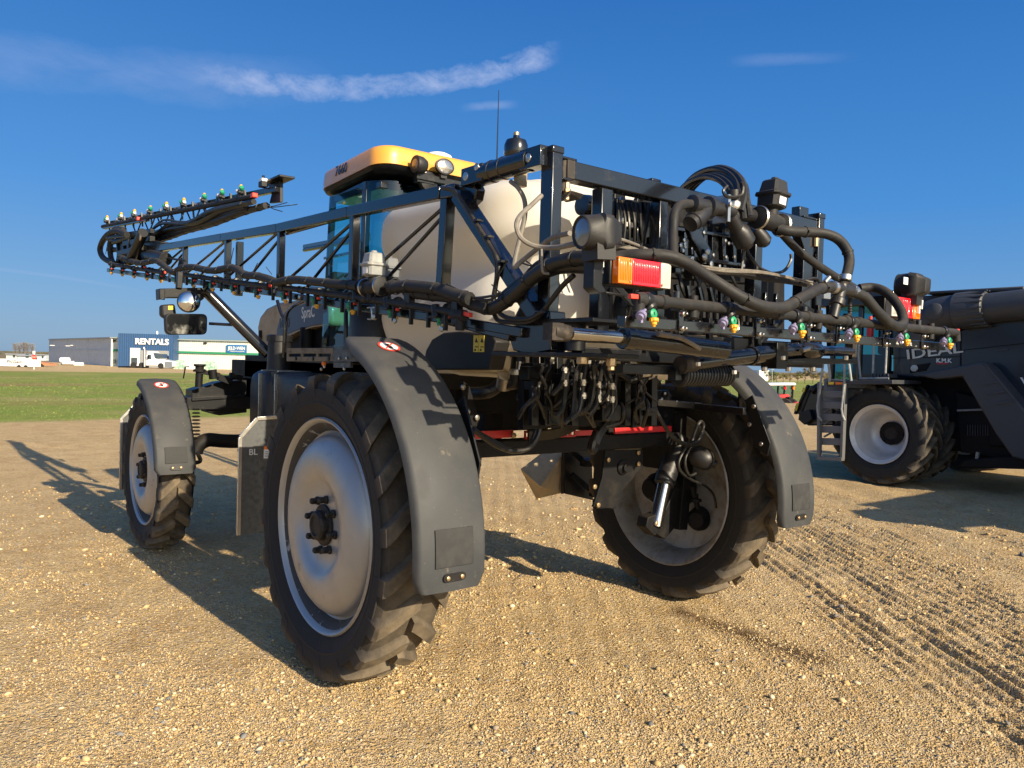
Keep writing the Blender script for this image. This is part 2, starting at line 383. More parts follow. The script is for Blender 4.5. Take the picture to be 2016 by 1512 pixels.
def hub_outer(c, side, hw, rr):
    b = MB(); c = Vector(c); ax = Vector((side, 0, 0)); o = hw-.022
    b.lathe(c, ax, [(.085, o-.02), (.085, o+.045), (.075, o+.058), (.06, o+.060), (.055, o+.052), (0, o+.052)], 28)
    b.lathe(c, ax, [(.12, o-.01), (.118, o+.012), (.10, o+.018), (.086, o+.018)], 28)
    for i in range(8):
        t = 2*math.pi*i/8+.2; p = c+Vector((0, math.cos(t), math.sin(t)))*.152
        b.lathe(p, ax, [(.026, o-.005), (.026, o+.012), (.019, o+.018), (.019, o+.045), (.012, o+.052), (0, o+.052)], 6)
    return b

def wheel(c, w, R, rr, side, tm, n):
    hw = w*.40
    b = MB(); rim_outer(b, c, side, rr, hw)
    o = b.build('wheel', [M_rim, M_scuff, M_rimd], S, smooth=40, center=c)
    tyre_mb(c, w, R, rr, n).build('tyre', tm, o, smooth=32, center=c)
    hub_outer(c, side, hw, rr).build('hub', M_hub, o, smooth=30, center=c)
    return o
wl = wheel((2.105, AX_R, R_R), .40, R_R, RIM_R, -1, TY_R, 20)
wr = wheel((5.055, AX_R, R_R), .40, R_R, RIM_R, 1, TY_R, 20)
fl = wheel((2.005, AX_F, R_F), .30, R_F, RIM_F, -1, TY_F, 20)
fr = wheel((5.155, AX_F, R_F), .30, R_F, RIM_F, 1, TY_F, 20)

# ---------------------------------------------------------------- fenders
def fender(c, x0, x1, r, a0, a1, name='fender', flip=1):
    """curved plastic mudguard, angles from +Y over the top to the rear"""
    b = MB(); c = Vector(c); w = x1-x0; n = 26; rings = []
    xs = [0, .012, .035, .07, .5, .93, .965, .988, 1]; dr = [-.045, -.014, -.002, .004, .010, .004, -.002, -.014, -.045]
    for i in range(n+1):
        t = R_(a0+(a1-a0)*i/n); e = 1
        u = i/n
        ins = 0.03*max(0, (u-.965)/.035)**2+.02*max(0, (.03-u)/.03)**2
        top = []
        for k in range(9):
            x = x0+ins+(w-2*ins)*xs[k]; rr = r+dr[k]
            top.append((x, rr))
        ring = [c+Vector((x, math.cos(t)*q, math.sin(t)*q)) for (x, q) in top]+[c+Vector((min(max(x, x0+.006), x1-.006), math.cos(t)*(q-.008), math.sin(t)*(q-.008))) for (x, q) in reversed(top)]
        rings.append(ring)
    b.loft(rings)
    o = b.build(name, M_fender, S, smooth=35)
    xm = (x0+x1)/2
    def arc_patch(a, bb, hw, dz, nseg=6):
        q = MB(); vs = []; 
        rings = []
        for i in range(nseg+1):
            t = R_(a+(bb-a)*i/nseg)
            rings.append([c+Vector((xm+sx*hw, math.cos(t)*(r+d), math.sin(t)*(r+d))) for sx, d in ((-1, .009), (-1, .009+dz), (1, .009+dz), (1, .009))])
        return q.loft(rings)
    return o, arc_patch, xm
def fender_fit(o, ap, xm, c, r, a1, w, badge_a):
    ap(a1-15.5, a1-6.2, w*.27, .006).build('mudflap_panel', M_flap, o, bevel=.002)
    # oval bolted plate
    c = Vector(c); t = R_(a1-3.6); n = Vector((0, math.cos(t), math.sin(t))); tt = Vector((0, -math.sin(t), math.cos(t)))
    p = c+n*(r+.010)+Vector((xm, 0, 0)); hw, hh = w*.16, .019
    poly = [p+X_*(sx*(hw-hh)+hh*math.cos(a))*1+tt*hh*math.sin(a) for sx, aa in ((1, range(-90, 91, 30)), (-1, range(90, 271, 30))) for a in [R_(z) for z in aa]]
    b = MB().prism(poly, n*.010).m(1)
    for sx in (-1, 1): b.lathe(p+X_*sx*hw*.62+n*.006, n, [(.011, 0), (.011, .010), (.006, .013), (0, .013)], 10)
    b.build('bolt_plate', [M_plastic, M_brass], o)
    if badge_a:
        t = R_(badge_a); n = Vector((0, math.cos(t), math.sin(t))); tt = Vector((0, math.sin(t), -math.cos(t)))
        p = c+n*(r+.011)+Vector((xm, 0, 0))
        b = MB()
        def disc(rad, h, seg=28): return [p+n*h+(X_*math.cos(2*math.pi*i/seg)+tt*math.sin(2*math.pi*i/seg))*rad for i in range(seg)]
        b.m(0).prism(disc(.062, 0), n*.002).m(1).prism(disc(.050, .0022), n*.001)
        b.m(2).prism([p+n*.0034+X_*x+tt*y for x, y in ((-.014, -.03), (.012, -.03), (.014, .002), (-.014, .002))], n*.001)
        b.prism([p+n*.0034+X_*x+tt*y for x, y in ((-.014, .008), (.014, .008), (.010, .03), (-.010, .03))], n*.001)
        b.m(0).prism([p+n*.0045+X_*x+tt*y for x, y in ((-.038, -.032), (-.032, -.038), (.038, .032), (.032, .038))], n*.001)
        b.build('no_step_sign', [M_redcap, M_label, M_ink], o, smooth=0)
cR, cRr = (0, AX_R, R_R), 1.105
o, ap, xm = fender(cR, 1.915, 2.315, cRr, 104, 187); fender_fit(o, ap, xm, cR, cRr, 187, .40, 113)
o, ap, xm = fender(cR, 4.845, 5.245, cRr, 104, 187); fender_fit(o, ap, xm, cR, cRr, 187, .40, None)
cF, cFr = (0, AX_F, R_F), .86
o, ap, xm = fender(cF, 1.775, 2.12, cFr, 98, 176); fender_fit(o, ap, xm, cF, cFr, 176, .34, 112)
o, ap, xm = fender(cF, 4.995, 5.36, cFr, 78, 176); fender_fit(o, ap, xm, cF, cFr, 176, .365, 118)

# fender brackets on the rear wheels
for sx, xin in ((1, 2.33), (-1, 4.83)):
    b = MB()
    q = [(xin, AX_R-.78, 1.62), (xin, AX_R-.86, 1.30), (xin, AX_R-.98, 1.24), (xin, AX_R-1.0, 1.33), (xin, AX_R-.84, 1.66)]
    b.prism(q, X_*sx*.012)
    b.bar((xin+sx*.03, AX_R-.80, 1.54), (xin+sx*.05, AX_R+.1, 1.56), .05)
    b.m(1)
    for (y, z) in ((-.86, 1.58), (-.93, 1.32), (-.83, 1.45)): b.lathe((xin+sx*.012, AX_R+y, z), X_*sx, [(.016, 0), (.016, .012), (0, .014)], 8)
    b.build('fender_bracket', [M_black2, M_steel], S, bevel=.003)

# ---------------------------------------------------------------- crop divider shields ahead of the wheels
def shield(x0, x1, y0, z0, z1, name, nose, lettering=None, flip=False):
    w = x1-x0; b = MB(); zc = z1-.14; xm = (x0+x1)/2
    back = [(x0, y0, z0), (x1, y0, z0), (x1, y0, z1-.20), (x1-.14, y0, z1), (x0+.12, y0, z1-.01), (x0, y0, zc)]
    b.prism(back, Y_*.012)
    b.prism([(x0, y0+.012, z0), (x0, y0+.012, zc), (xm, y0+nose, zc-.08), (xm, y0+nose, z0+.03)], X_*.008)
    b.prism([(x1, y0+.012, z0), (x1, y0+.012, z1-.2), (xm, y0+nose, zc-.08), (xm, y0+nose, z0+.03)], -X_*.008)
    o = b.build('crop_shield', M_galv, S, smooth=20, bevel=.002)
    t = MB().m(0)
    edge = [Vector(p) for p in (back[0], back[5], back[4], back[3])]
    for p, q in zip(edge, edge[1:]): t.bar(p+Vector((-.004, -.004, 0)), q+Vector((-.004, -.004, 0)), .026, .014, Y_)
    t.m(1)
    for i in range(6): t.lathe((x0-.019, y0-.004, z0+.06+i*.11), -X_, [(.008, 0), (.008, .004), (0, .006)], 8)
    t.build('edge_trim', [M_alu, M_brass], o, bevel=.002)
    if lettering:
        text(lettering, .062, M_label, o, (x0+.06, y0-.001, z1-.27), X_, Z_, ext=.001)
        lb = MB().m(0).box((x0+.17, y0-.0022, z1-.30), (x0+.33, y0, z1-.215)).m(1).box((x0+.17, y0-.003, z1-.235), (x0+.33, y0-.0008, z1-.212))
        lb.m(2)
        for k in range(4): lb.box((x0+.18, y0-.003, z1-.29+k*.012), (x0+.18+.12-.02*(k % 2), y0-.0015, z1-.287+k*.012))
        lo = lb.build('warning_label', [M_label, M_amber, M_ink], o, smooth=0)
        text('WARNING', .017, M_ink, lo, (x0+.19, y0-.0045, z1-.230), X_, Z_, ext=.0005)
    return o
shield(1.962, 2.40, 5.60, .56, 1.40, 'l', .55, 'BL')
shield(1.89, 2.22, 8.92, .42, 1.30, 'f', .5, 'F')
# right rear shield: bent sheet with a crease and a pointed near edge
b = MB(); y = 5.55
tip, up1, up2, dn1, dn2 = P(1026, 924, Y=y), P(1068, 892, Y=y), P(1112, 888, Y=y-.12), P(1057, 982, Y=y-.05), P(1108, 970, Y=y-.12)
mid = P(1064, 958, Y=y-.16)
b.add([tip, up1, up2, dn2, dn1, mid], [(0, 5, 2, 1), (5, 3, 2), (0, 4, 3, 5)])
vs = [v+Y_*.01 for v in b.v[:6]]; b.add(vs, [(1, 2, 5, 0), (2, 3, 5), (5, 3, 4, 0)])
sh = b.build('crop_shield', M_galvlit, S, smooth=15)
b = MB(); b.bar(P(1109, 886, Y=y-.14), P(1107, 972, Y=y-.14), .03, .012, Y_)
b.build('edge_trim', M_rust, sh, bevel=.002)
b = MB()   # carrier plate with clamps
b.prism([P(1112, 886, Y=5.4), P(1165, 884, Y=5.4), P(1168, 985, Y=5.4), P(1112, 972, Y=5.4)], Y_*.02)
for (u, v) in ((1140, 908), (1158, 968)):
    b.bar(P(u-32, v-34, Y=5.36), P(u+14, v+4, Y=5.30), .035, .05)
    p = P(u+14, v+4, Y=5.28); b.cbox(p, (.07, .10, .06)); b.cyl(p+Vector((-.05, 0, .03)), p+Vector((.05, 0, .03)), .022)
b.builds('shield_carrier', M_black2, S, bevel=.004)
shield(4.96, 5.34, 8.92, .42, 1.30, 'f', .5)

# ---------------------------------------------------------------- chassis, axles
b = MB()
b.box((2.55, 3.96, 1.245), (4.76, 4.10, 1.345))                      # rear axle tube
b.box((2.95, 4.03, 1.35), (3.10, 9.0, 1.52)); b.box((4.06, 4.03, 1.35), (4.21, 9.0, 1.52))   # long rails
b.box((2.9, 5.0, 1.36), (4.26, 8.6, 1.80))
b.box((2.9, 8.0, 1.40), (4.26, 8.9, 1.62))
o = b.build('chassis_frame', M_dark, S, bevel=.008)
b = MB()
l0, l1 = P(930, 865, Y=3.94), P(1020, 863, Y=3.94)
b.box((l0.x, 3.935, l0.z), (P(1010, 860, Y=3.94).x, 3.952, P(940, 849, Y=3.94).z))
b.m(1).lathe((P(1010, 857, Y=3.93).x, 3.935, P(1010, 857, Y=3.93).z), -Y_, [(.018, 0), (.018, .02), (0, .024)], 8)
b.m(0)
# perforated bar: strips above/below plus webs between holes
x0, x1 = P(1031, 855, Y=3.93).x, P(1131, 855, Y=3.93).x; zt, zb = P(1080, 846, Y=3.93).z, P(1080, 862, Y=3.93).z
h = (zt-zb); b.box((x0, 3.915, zt-h*.26), (x1, 3.93, zt)); b.box((x0, 3.915, zb), (x1, 3.93, zb+h*.26))
nh = 9
for i in range(nh+1):
    xx = x0+(x1-x0)*i/nh; wv = (x1-x0)/nh*.22; b.box((max(x0, xx-wv), 3.9155, zb+h*.255), (min(x1, xx+wv), 3.9295, zt-h*.255))
b.box((x1, 3.92, zb+h*.1), (P(1172, 855, Y=3.93).x, 3.935, zt-h*.25))
r0, r1 = P(1210, 851, Y=3.94), P(1318, 848, Y=3.94)
b.box((r0.x, 3.935, r0.z-.012), (r1.x+.02, 3.952, r0.z+.03))
b.builds('red_drawbar', [M_red, M_brass], S, bevel=.002)
# rear deck of the axle: dark lower panels and uprights (black paint)
b = MB()
for (u0, v0, u1, v1, yy) in ((900, 745, 960, 850, 4.6), (960, 740, 1060, 846, 4.9), (1180, 690, 1290, 838, 4.7), (1060, 700, 1200, 830, 4.85)):
    a_, c_ = P(u0, v0, Y=yy), P(u1, v1, Y=yy); b.box((a_.x, yy, c_.z), (c_.x, yy+.03, a_.z))
for (u, v0, v1, w) in ((1047, 700, 850, .05), (1070, 690, 850, .045), (1097, 650, 845, .06), (1232, 700, 838, .05), (1262, 690, 836, .05), (1284, 760, 836, .03), (1145, 690, 770, .04)):
    yy = 4.05; b.bar(P(u, v0, Y=yy), P(u, v1, Y=yy), w, w)
b.bar(P(1130, 700, Y=4.1), P(1085, 780, Y=4.1), .05, .03); b.bar(P(960, 735, Y=4.1), P(1060, 745, Y=4.1), .04)
b.builds('rear_support_frame', M_dark, S, bevel=.004)
# front axle beams (left arm visible behind the front wheel)
b = MB()
b.prism([P(u, v, Y=8.05) for u, v in ((378, 768), (432, 752), (486, 748), (486, 812), (432, 818), (410, 812), (400, 800), (378, 796))], Y_*.22)
b.prism([P(u, v, Y=7.98) for u, v in ((378, 782), (486, 776), (486, 782), (378, 790))], Y_*.34)
b.box((2.25, 8.0, 1.30), (4.95, 8.2, 1.42))
b.builds('front_axle', M_black2, S, bevel=.005)
b = MB()   # steering kingpin and suspension spring
p0 = P(391, 762, Y=7.95); b.cyl(p0, P(393, 726, Y=7.95), .035); b.lathe(P(393, 732, Y=7.95), Z_, [(.06, 0), (.06, .02), (.04, .03), (.04, .05), (.055, .055), (.055, .075), (0, .075)], 14)
b.bar(P(393, 732, Y=7.93), P(432, 738, Y=7.93), .04); b.cyl(P(418, 728, Y=7.9), P(420, 746, Y=7.9), .04); b.bar(P(430, 742, Y=7.95), P(455, 752, Y=7.95), .06); b.bar(P(452, 738, Y=7.95), P(476, 745, Y=7.95), .05)
for k in range(9): b.lathe(P(386, 806+k*7, Y=7.9), Z_, [(.03, -.008), (.043, 0), (.03, .008)], 12, closed=True)
b.tube([P(361, 745, Y=7.7), P(365, 722, Y=7.7), P(372, 722, Y=7.7)], .006, 6)
b.builds('steering_knuckle', M_dark, S)
b = MB()   # drop axle tube towards the front wheel
b.hose([P(u, v, Y=7.9) for u, v in ((384, 890), (392, 875), (410, 866), (440, 868), (475, 868), (520, 860))], .07, 10)
b.hose([P(u, v, Y=7.8) for u, v in ((372, 912), (394, 908), (388, 890))], .02, 8)
b.builds('drop_axle', M_dark, S)

# right rear wheel: suspension strut, drive motor, accumulator, hoses
b = MB()
top, mid, bot = P(1338, 862, Y=4.05), P(1308, 953, Y=4.00), P(1290, 1036, Y=3.98)
b.m(0).cyl(top, mid, .074, 20).m(1).cyl(mid, bot, .052, 20).m(2)
b.m(0).lathe(mid, (bot-mid), [(.076, -.09), (.080, -.01), (.07, .0)], 20)
b.build('suspension_strut', [M_plastic, M_chrome, M_black2], S)
b = MB()
c0 = P(1290, 1030, Y=3.96)
b.prism([c0+Vector(v) for v in ((-.08, 0, .05), (.05, 0, .07), (.10, 0, -.02), (.0, 0, -.10), (-.10, 0, -.02))], Y_*.10)
b.bar(P(1345, 880, Y=4.12), P(1330, 1040, Y=4.12), .16, .10); b.prism([P(u, v, Y=4.08) for u, v in ((1330, 960), (1362, 965), (1352, 1010), (1310, 1062), (1290, 1050))], Y_*.12)
b.m(1).lathe(c0+Vector((.0, -.01, .0)), -Y_, [(.022, 0), (.022, .012), (0, .016)], 10)
for u, v in ((1345, 975), (1338, 1000), (1360, 955), (1285, 1006)): b.lathe(P(u, v, Y=4.07), -Y_, [(.012, 0), (.012, .012), (0, .014)], 8)
b.builds('strut_mount', [M_dark, M_brass], S, bevel=.006)
b = MB()   # wheel motor
b.lathe((4.92, AX_R, R_R), X_, [(.0, -.22), (.07, -.22), (.085, -.20), (.085, -.14), (.12, -.13), (.13, 0), (.17, .01), (.17, .16)], 24)
b.lathe(P(1374, 1023, Y=4.0), Vector((.8, .3, 0)), [(0, -.05), (.06, -.05), (.075, -.03), (.09, .0), (.10, .10)], 20)
b.cyl(P(1362, 958, Y=3.95), P(1374, 1000, Y=3.95), .02); b.lathe(P(1370, 985, Y=3.95), Z_, [(.045, -.01), (.045, .01), (.02, .02), (.02, .05)], 14)
b.builds('wheel_motor', M_dark, S)
b = MB()
p = P(1383, 902, Y=3.78); ax = Vector((.35, -.5, -.25)).normalized()
b.lathe(p, ax, [(0, -.105), (.03, -.103), (.062, -.085), (.082, -.05), (.086, 0), (.082, .04), (.062, .075), (.034, .09), (.03, .092), (.03, .11), (.016, .112), (0, .108)], 28)
b.build('accumulator', M_plastic, S)
b = MB()   # drop plate in front of the right wheel
yy = 4.28
b.prism([P(u, v, Y=3.99) for u, v in ((1192, 886), (1266, 886), (1266, 920), (1224, 968), (1210, 1002), (1168, 998), (1186, 940))], Y_*.02)
b.lathe(P(1225, 920, Y=3.99), -Y_, [(.055, -.02), (.055, .012), (.03, .03), (.03, .05), (0, .05)], 20)
b.box((4.70, 4.0, 1.05), (4.88, 4.3, 1.5))
b.prism([P(u, v, Y=4.4) for u, v in ((1175, 985), (1215, 960), (1213, 1000), (1175, 1002))], Y_*.05)
b.m(1)
for u, v in ((1197, 905), (1256, 891), (1256, 913), (1170, 958), (1177, 994)): b.lathe(P(u, v, Y=3.985), -Y_, [(.018, 0), (.018, .012), (0, .014)], 8)
b.builds('drop_plate', [M_dark, M_brass], S, bevel=.003)
b = MB()   # right wheel cross bar carrying the mudguard
b.bar(P(1292, 792, Y=3.95), P(1455, 806, Y=3.75), .05, .05); b.m(1).cbox(P(1460, 806, Y=3.74), (.05, .05, .055)).m(0)
b.prism([P(u, v, Y=3.96) for u, v in ((1286, 768), (1315, 768), (1330, 790), (1326, 850), (1286, 850))], Y_*.016)
b.prism([P(u, v, Y=3.7) for u, v in ((1455, 770), (1478, 800), (1503, 838), (1500, 842), (1480, 838), (1455, 800))], Y_*.012)
b.m(2)
for u, v in ((1461, 782), (1461, 816), (1490, 828), (1308, 775), (1302, 786)): b.lathe(P(u, v, Y=3.69 if u > 1400 else 3.95), -Y_, [(.014, 0), (.014, .012), (0, .014)], 8)
b.builds('mudguard_arm', [M_black, M_black2, M_steel], S, bevel=.003)
# stub for the left wheel bracket
b = MB(); b.box((2.32, 4.02, 1.0), (2.58, 4.3, 1.42)); b.prism([P(u, v, Y=3.75) for u, v in ((905, 745), (925, 760), (945, 830), (938, 846), (925, 838))], Y_*.015)
b.m(1)
for u, v in ((911, 762), (938, 822)): b.lathe(P(u, v, Y=3.74), -Y_, [(.018, 0), (.018, .012), (0, .014)], 8)
b.builds('left_leg_casting', [M_dark, M_steel], S, bevel=.004)

# ---------------------------------------------------------------- liquid tank
def rrect(x0, x1, y0, y1, r, z, n=7, seam=0):
    out = []
    for (cx, cy, a0) in ((x1-r, y1-r, 0), (x0+r, y1-r, 90), (x0+r, y0+r, 180), (x1-r, y0+r, 270)):
        for k in range(n+1):
            t = R_(a0+90*k/n); out.append(Vector((cx+r*math.cos(t), cy+r*math.sin(t), z)))
    return out
b = MB(); rings = []
#        z    inset  r    top-slope
prof = [(1.74, .34, .20), (1.76, .24, .25), (1.83, .13, .30), (1.94, .055, .34), (2.06, .015, .36), (2.16, .005, .36), (2.24, .03, .36), (2.32, .085, .36), (2.39, .095, .36), (2.46, .055, .36), (2.54, .015, .36), (2.60, .0, .36), (2.70, .0, .36), (2.76, .006, .36), (2.81, .025, .35), (2.85, .07, .33), (2.875, .14, .30), (2.885, .25, .26)]
TX0, TX1, TY0, TY1 = 2.56, 4.60, 3.30, 4.98
for z, i, r in prof: rings.append(rrect(TX0+i, TX1-i, TY0+i, TY1-i, r, z, 8))
b.loft(rings)
tank = b.build('spray_tank', M_tank, S, smooth=80)
tank.modifiers.new('sub', 'SUBSURF').render_levels = 1
b = MB(); b.lathe((3.25, 4.35, 2.87), Z_, [(.30, -.04), (.285, .03), (.27, .07), (.24, .085), (0, .09)], 32)
b.build('fill_dome', M_tank, tank)
b = MB()   # raised rear shoulder of the tank and moulded seam
b.loft([rrect(2.86, 4.45, 3.42, 4.0, .25, z, 6) for z in (2.84,)]+[rrect(2.88, 4.43, 3.44, 3.98, .23, 2.895, 6), rrect(2.94, 4.38, 3.50, 3.92, .2, 2.915, 6)])
b.build('tank_shoulder', M_tank, tank, smooth=80)
# tray / shroud under the tank
b = MB(); xx = 2.50
b.prism([P(u, v, X=xx) for u, v in ((836, 700), (838, 690), (850, 668), (872, 655), (905, 652), (968, 658), (976, 672), (962, 728), (900, 728), (836, 728))], X_*.10)
b.box((2.62, 4.2, 1.66), (4.54, 4.9, 1.76))
tray = b.build('tank_shroud', M_tray, S, bevel=.008)
b = MB()
for u0 in (933, 944):
    b.m(0).prism([P(u, v, X=xx) for u, v in ((u0, 660), (u0+10, 660.5), (u0+9.4, 693), (u0-.6, 693))], -X_*.003)
    b.m(1).prism([P(u, v, X=xx-.003) for u, v in ((u0+2, 674), (u0+5, 664.5), (u0+8, 674.5))], -X_*.001)
    b.prism([P(u, v, X=xx-.003) for u, v in ((u0+2, 682), (u0+8, 682), (u0+8, 684), (u0+2, 684))], -X_*.001)
    b.prism([P(u, v, X=xx-.003) for u, v in ((u0+1, 687), (u0+4, 687), (u0+4, 691), (u0+1, 691))], -X_*.001)
b.build('warning_label', [M_warn, M_ink], tray, smooth=0)
b = MB(); b.prism([P(u, v, Y=3.6) for u, v in ((972, 675), (1000, 665), (1015, 690), (1012, 728), (985, 738), (966, 722))], Y_*.5)
b.build('tank_sump', M_tank, tank, bevel=.03)
# sump valve and hose
b = MB(); p = P(1020, 745, Y=3.5)
b.m(0).cyl(P(1022, 698, Y=3.5), P(1018, 735, Y=3.5), .042, 18).hose([P(1018, 735, Y=3.5), P(1014, 752, Y=3.52), P(998, 756, Y=3.58), P(985, 757, Y=3.65), P(960, 772, Y=3.7), P(920, 775, Y=3.9)], .038, 12)
b.m(1).lathe(P(1019, 731, Y=3.5), Z_, [(.048, -.02), (.05, 0), (.048, .014)], 18).cyl(P(1024, 712, Y=3.46), P(1023, 728, Y=3.46), .022).cyl(P(991, 762, Y=3.6), P(995, 740, Y=3.56), .045)
b.m(0).cbox(P(1024, 700, Y=3.5), (.12, .05, .02)); b.lathe(P(1022, 693, Y=3.5), Z_, [(.05, -.01), (.05, .01), (0, .012)], 18)
b.build('sump_valve', [M_plastic, M_steel], S)

# ---------------------------------------------------------------- fuel tank, steps, hand rails, hood
b = MB()
for (y0, y1, x0, z0, z1) in ((6.75, 7.25, 2.60, 1.08, 1.71), (5.75, 6.72, 2.60, 1.18, 1.71)):
    rr = []
    for x, i in ((x0, .06), (x0+.02, .025), (x0+.07, 0), (x0+.62, 0)):
        rr.append([Vector((x, p.x, p.y)) for p in [Vector((q.x, q.y)) for q in rrect(y0+i, y1-i, z0+i, z1-i, .10, 0, 5)]])
    b.loft(rr)
b.prism([(2.64, 6.70, 1.1), (2.64, 6.80, 1.71), (2.64, 6.66, 1.71), (2.64, 6.60, 1.2)], X_*.4)
ft = b.build('fuel_tank', M_plastic, S, smooth=40)
b = MB()
for y in (6.92, 6.55):
    b.bar((2.592, y, 1.15), (2.592, y, 1.69), .035, .012, Y_); b.bar((2.60, y, 1.715), (3.15, y, 1.715), .012, .035, Y_)
b.build('tank_strap', M_steel, ft, bevel=.002)
b = MB(); b.cyl((2.80, 7.02, 1.70), (2.80, 7.02, 2.02), .11, 20, .10); b.lathe((2.80, 7.02, 1.98), Z_, [(.115, 0), (.115, .05), (.10, .06), (0, .06)], 20)
b.build('post_socket', M_plastic, S)
b = MB(); xx = 2.62      # platform step with slots
b.box((2.62, 5.30, 1.80), (3.0, 6.24, 1.84)); pl = b.build('step_platform', M_black2, S, bevel=.003)
b = MB(); zt = P(600, 686, X=xx).z
for (v0, v1) in ((685, 696), (702, 711)): b.prism([P(u, v, X=xx-.006) for u, v in ((564, v0+.3), (655, v0), (655, v1), (564, v1+.3))], X_*.02)
for u in (566, 594, 624, 653): b.prism([P(u-2, 694, X=xx-.004), P(u+2, 694, X=xx-.004), P(u+2, 704, X=xx-.004), P(u-2, 704, X=xx-.004)], X_*.012)
b.m(1)
for u in (583, 617, 648): b.lathe(P(u, 706, X=xx-.007), -X_, [(.016, 0), (.016, .008), (0, .01)], 8)
b.build('step_tread', [M_tread, M_black2], pl, bevel=.002)
b = MB()     # galvanised bracket plates beside the cab door
b.prism([P(u, v, X=2.58) for u, v in ((656, 688), (704, 688), (706, 712), (656, 712))], X_*.02).prism([P(u, v, X=2.60) for u, v in ((656, 714), (690, 712), (690, 724), (656, 724))], X_*.02)
b.m(1)
for u, v in ((669, 706), (684, 705), (679, 726), (640, 722), (634, 727)): b.lathe(P(u, v, X=2.58), -X_, [(.012, 0), (.012, .012), (0, .015)], 8)
b.m(2).lathe(P(640, 716, X=2.6), -X_, [(.02, 0), (.02, .02), (0, .03)], 10)
b.builds('bracket_plate', [M_galv, M_steel, M_amber], S, bevel=.002)
b = MB()
b.hose([P(u, v, X=2.72) for u, v in ((546, 592), (552, 614), (560, 636), (560, 660), (558, 704))], .016, 8, 4)
b.hose([P(u, v, X=2.80) for u, v in ((600, 592), (575, 605), (565, 620), (563, 650), (562, 690))], .013, 8, 4)
b.hose([P(u, v, X=2.62) for u, v in ((681, 590), (681, 640), (680, 706))], .017, 8, 3)
b.builds('hand_rail', M_black, S)
# hood with arched underside
hx = 3.02
hp = [(537, 697), (520, 690), (508, 672), (505, 645), (510, 622), (522, 606), (545, 595), (580, 590), (645, 586), (648, 642), (622, 642), (590, 652), (560, 668), (545, 682)]
b = MB(); hw = 2*(XC-hx)
pts = [P(u, v, X=hx) for u, v in hp]
b.prism(pts, X_*hw)
hood = b.build('hood', M_gold, S, smooth=25, bevel=.05, bseg=4)
b = MB(); dp = [(545, 664), (546, 648), (552, 626), (568, 608), (600, 598), (645, 594), (645, 636), (618, 640), (588, 648), (552, 664)]
b.prism([P(u, v, X=hx-.001) for u, v in dp], -X_*.004); dec = b.build('hood_decal', M_decal, hood, smooth=0)
b = MB(); lp = [(545, 666), (552, 665), (588, 649.5), (618, 641.5), (645, 637.5), (645, 640), (618, 644), (590, 652), (556, 669)]
b.prism([P(u, v, X=hx-.001) for u, v in lp], -X_*.005); b.build('gold_stripe', M_gold, hood, smooth=0)
text('7660', .135, M_ink, dec, P(550, 646, X=hx-.006), P(592, 643, X=hx-.006)-P(550, 646, X=hx-.006), Z_, ext=.001, sx=.95)
text('SpraC', .150, M_label, dec, P(593.5, 627, X=hx-.006), P(624, 622.5, X=hx-.006)-P(593.5, 627, X=hx-.006), Z_, ext=.001, sx=.78, bold=.002)
b = MB(); b.box((3.1, 6.5, 1.75), (4.06, 8.1, 2.15)); b.box((2.9, 5.5, 1.62), (4.26, 8.2, 1.85)); b.cyl((3.06, 7.0, 1.9), (3.06, 7.0, 2.12), .07, 16); b.prism([P(u, v, X=3.0) for u, v in ((508, 740), (508, 650), (512, 650), (512, 740))], X_*.1)
b.build('engine_block', M_dark, S, bevel=.01)
b = MB()   # black stack/air cleaner beside the cab, in front of the tank
b.lathe((2.72, 5.02, 1.85), Z_, [(.20, 0), (.20, .42), (.17, .47), (.10, .50), (0, .50)], 24)
b.box((2.72, 4.94, 1.85), (2.95, 5.2, 2.36))
b.build('air_cleaner', M_plastic, S)

# ---------------------------------------------------------------- cab
CX0, CX1, CY0, CY1, CZ0, CZ1 = 3.01, 4.15, 5.60, 6.58, 1.84, 3.22
YBP = P(713, 420, X=CX0).y
cab = MB().box((CX0, CY0, 1.80), (CX1, CY1, 1.92)).build('cab', M_black2, S, bevel=.01)
b = MB()
b.bar((CX0+.02, YBP, 1.9), (CX0+.02, YBP-.03, 3.28), .07, .05)           # B pillar
b.bar((CX0+.03, CY1, 1.9), (CX0+.05, CY1-.06, 3.26), .05); b.bar((CX1-.03, CY1, 1.9), (CX1-.06, CY1-.06, 3.22), .05)
b.bar((CX1-.02, YBP, 1.9), (CX1-.02, YBP-.03, 3.28), .06)
b.bar((CX0+.22, CY0+.01, 1.9), (CX0+.22, CY0+.03, 3.24), .03); b.bar((CX1-.22, CY0+.01, 1.9), (CX1-.22, CY0+.03, 3.24), .03)
b.box((CX0+.04, CY0+.04, 3.20), (CX1-.04, CY1-.08, 3.26))
b.box((CX0+.0, CY0+.2, 1.88), (CX0+.04, CY1, 1.95))
b.build('cab_frame', M_black, cab, bevel=.008)
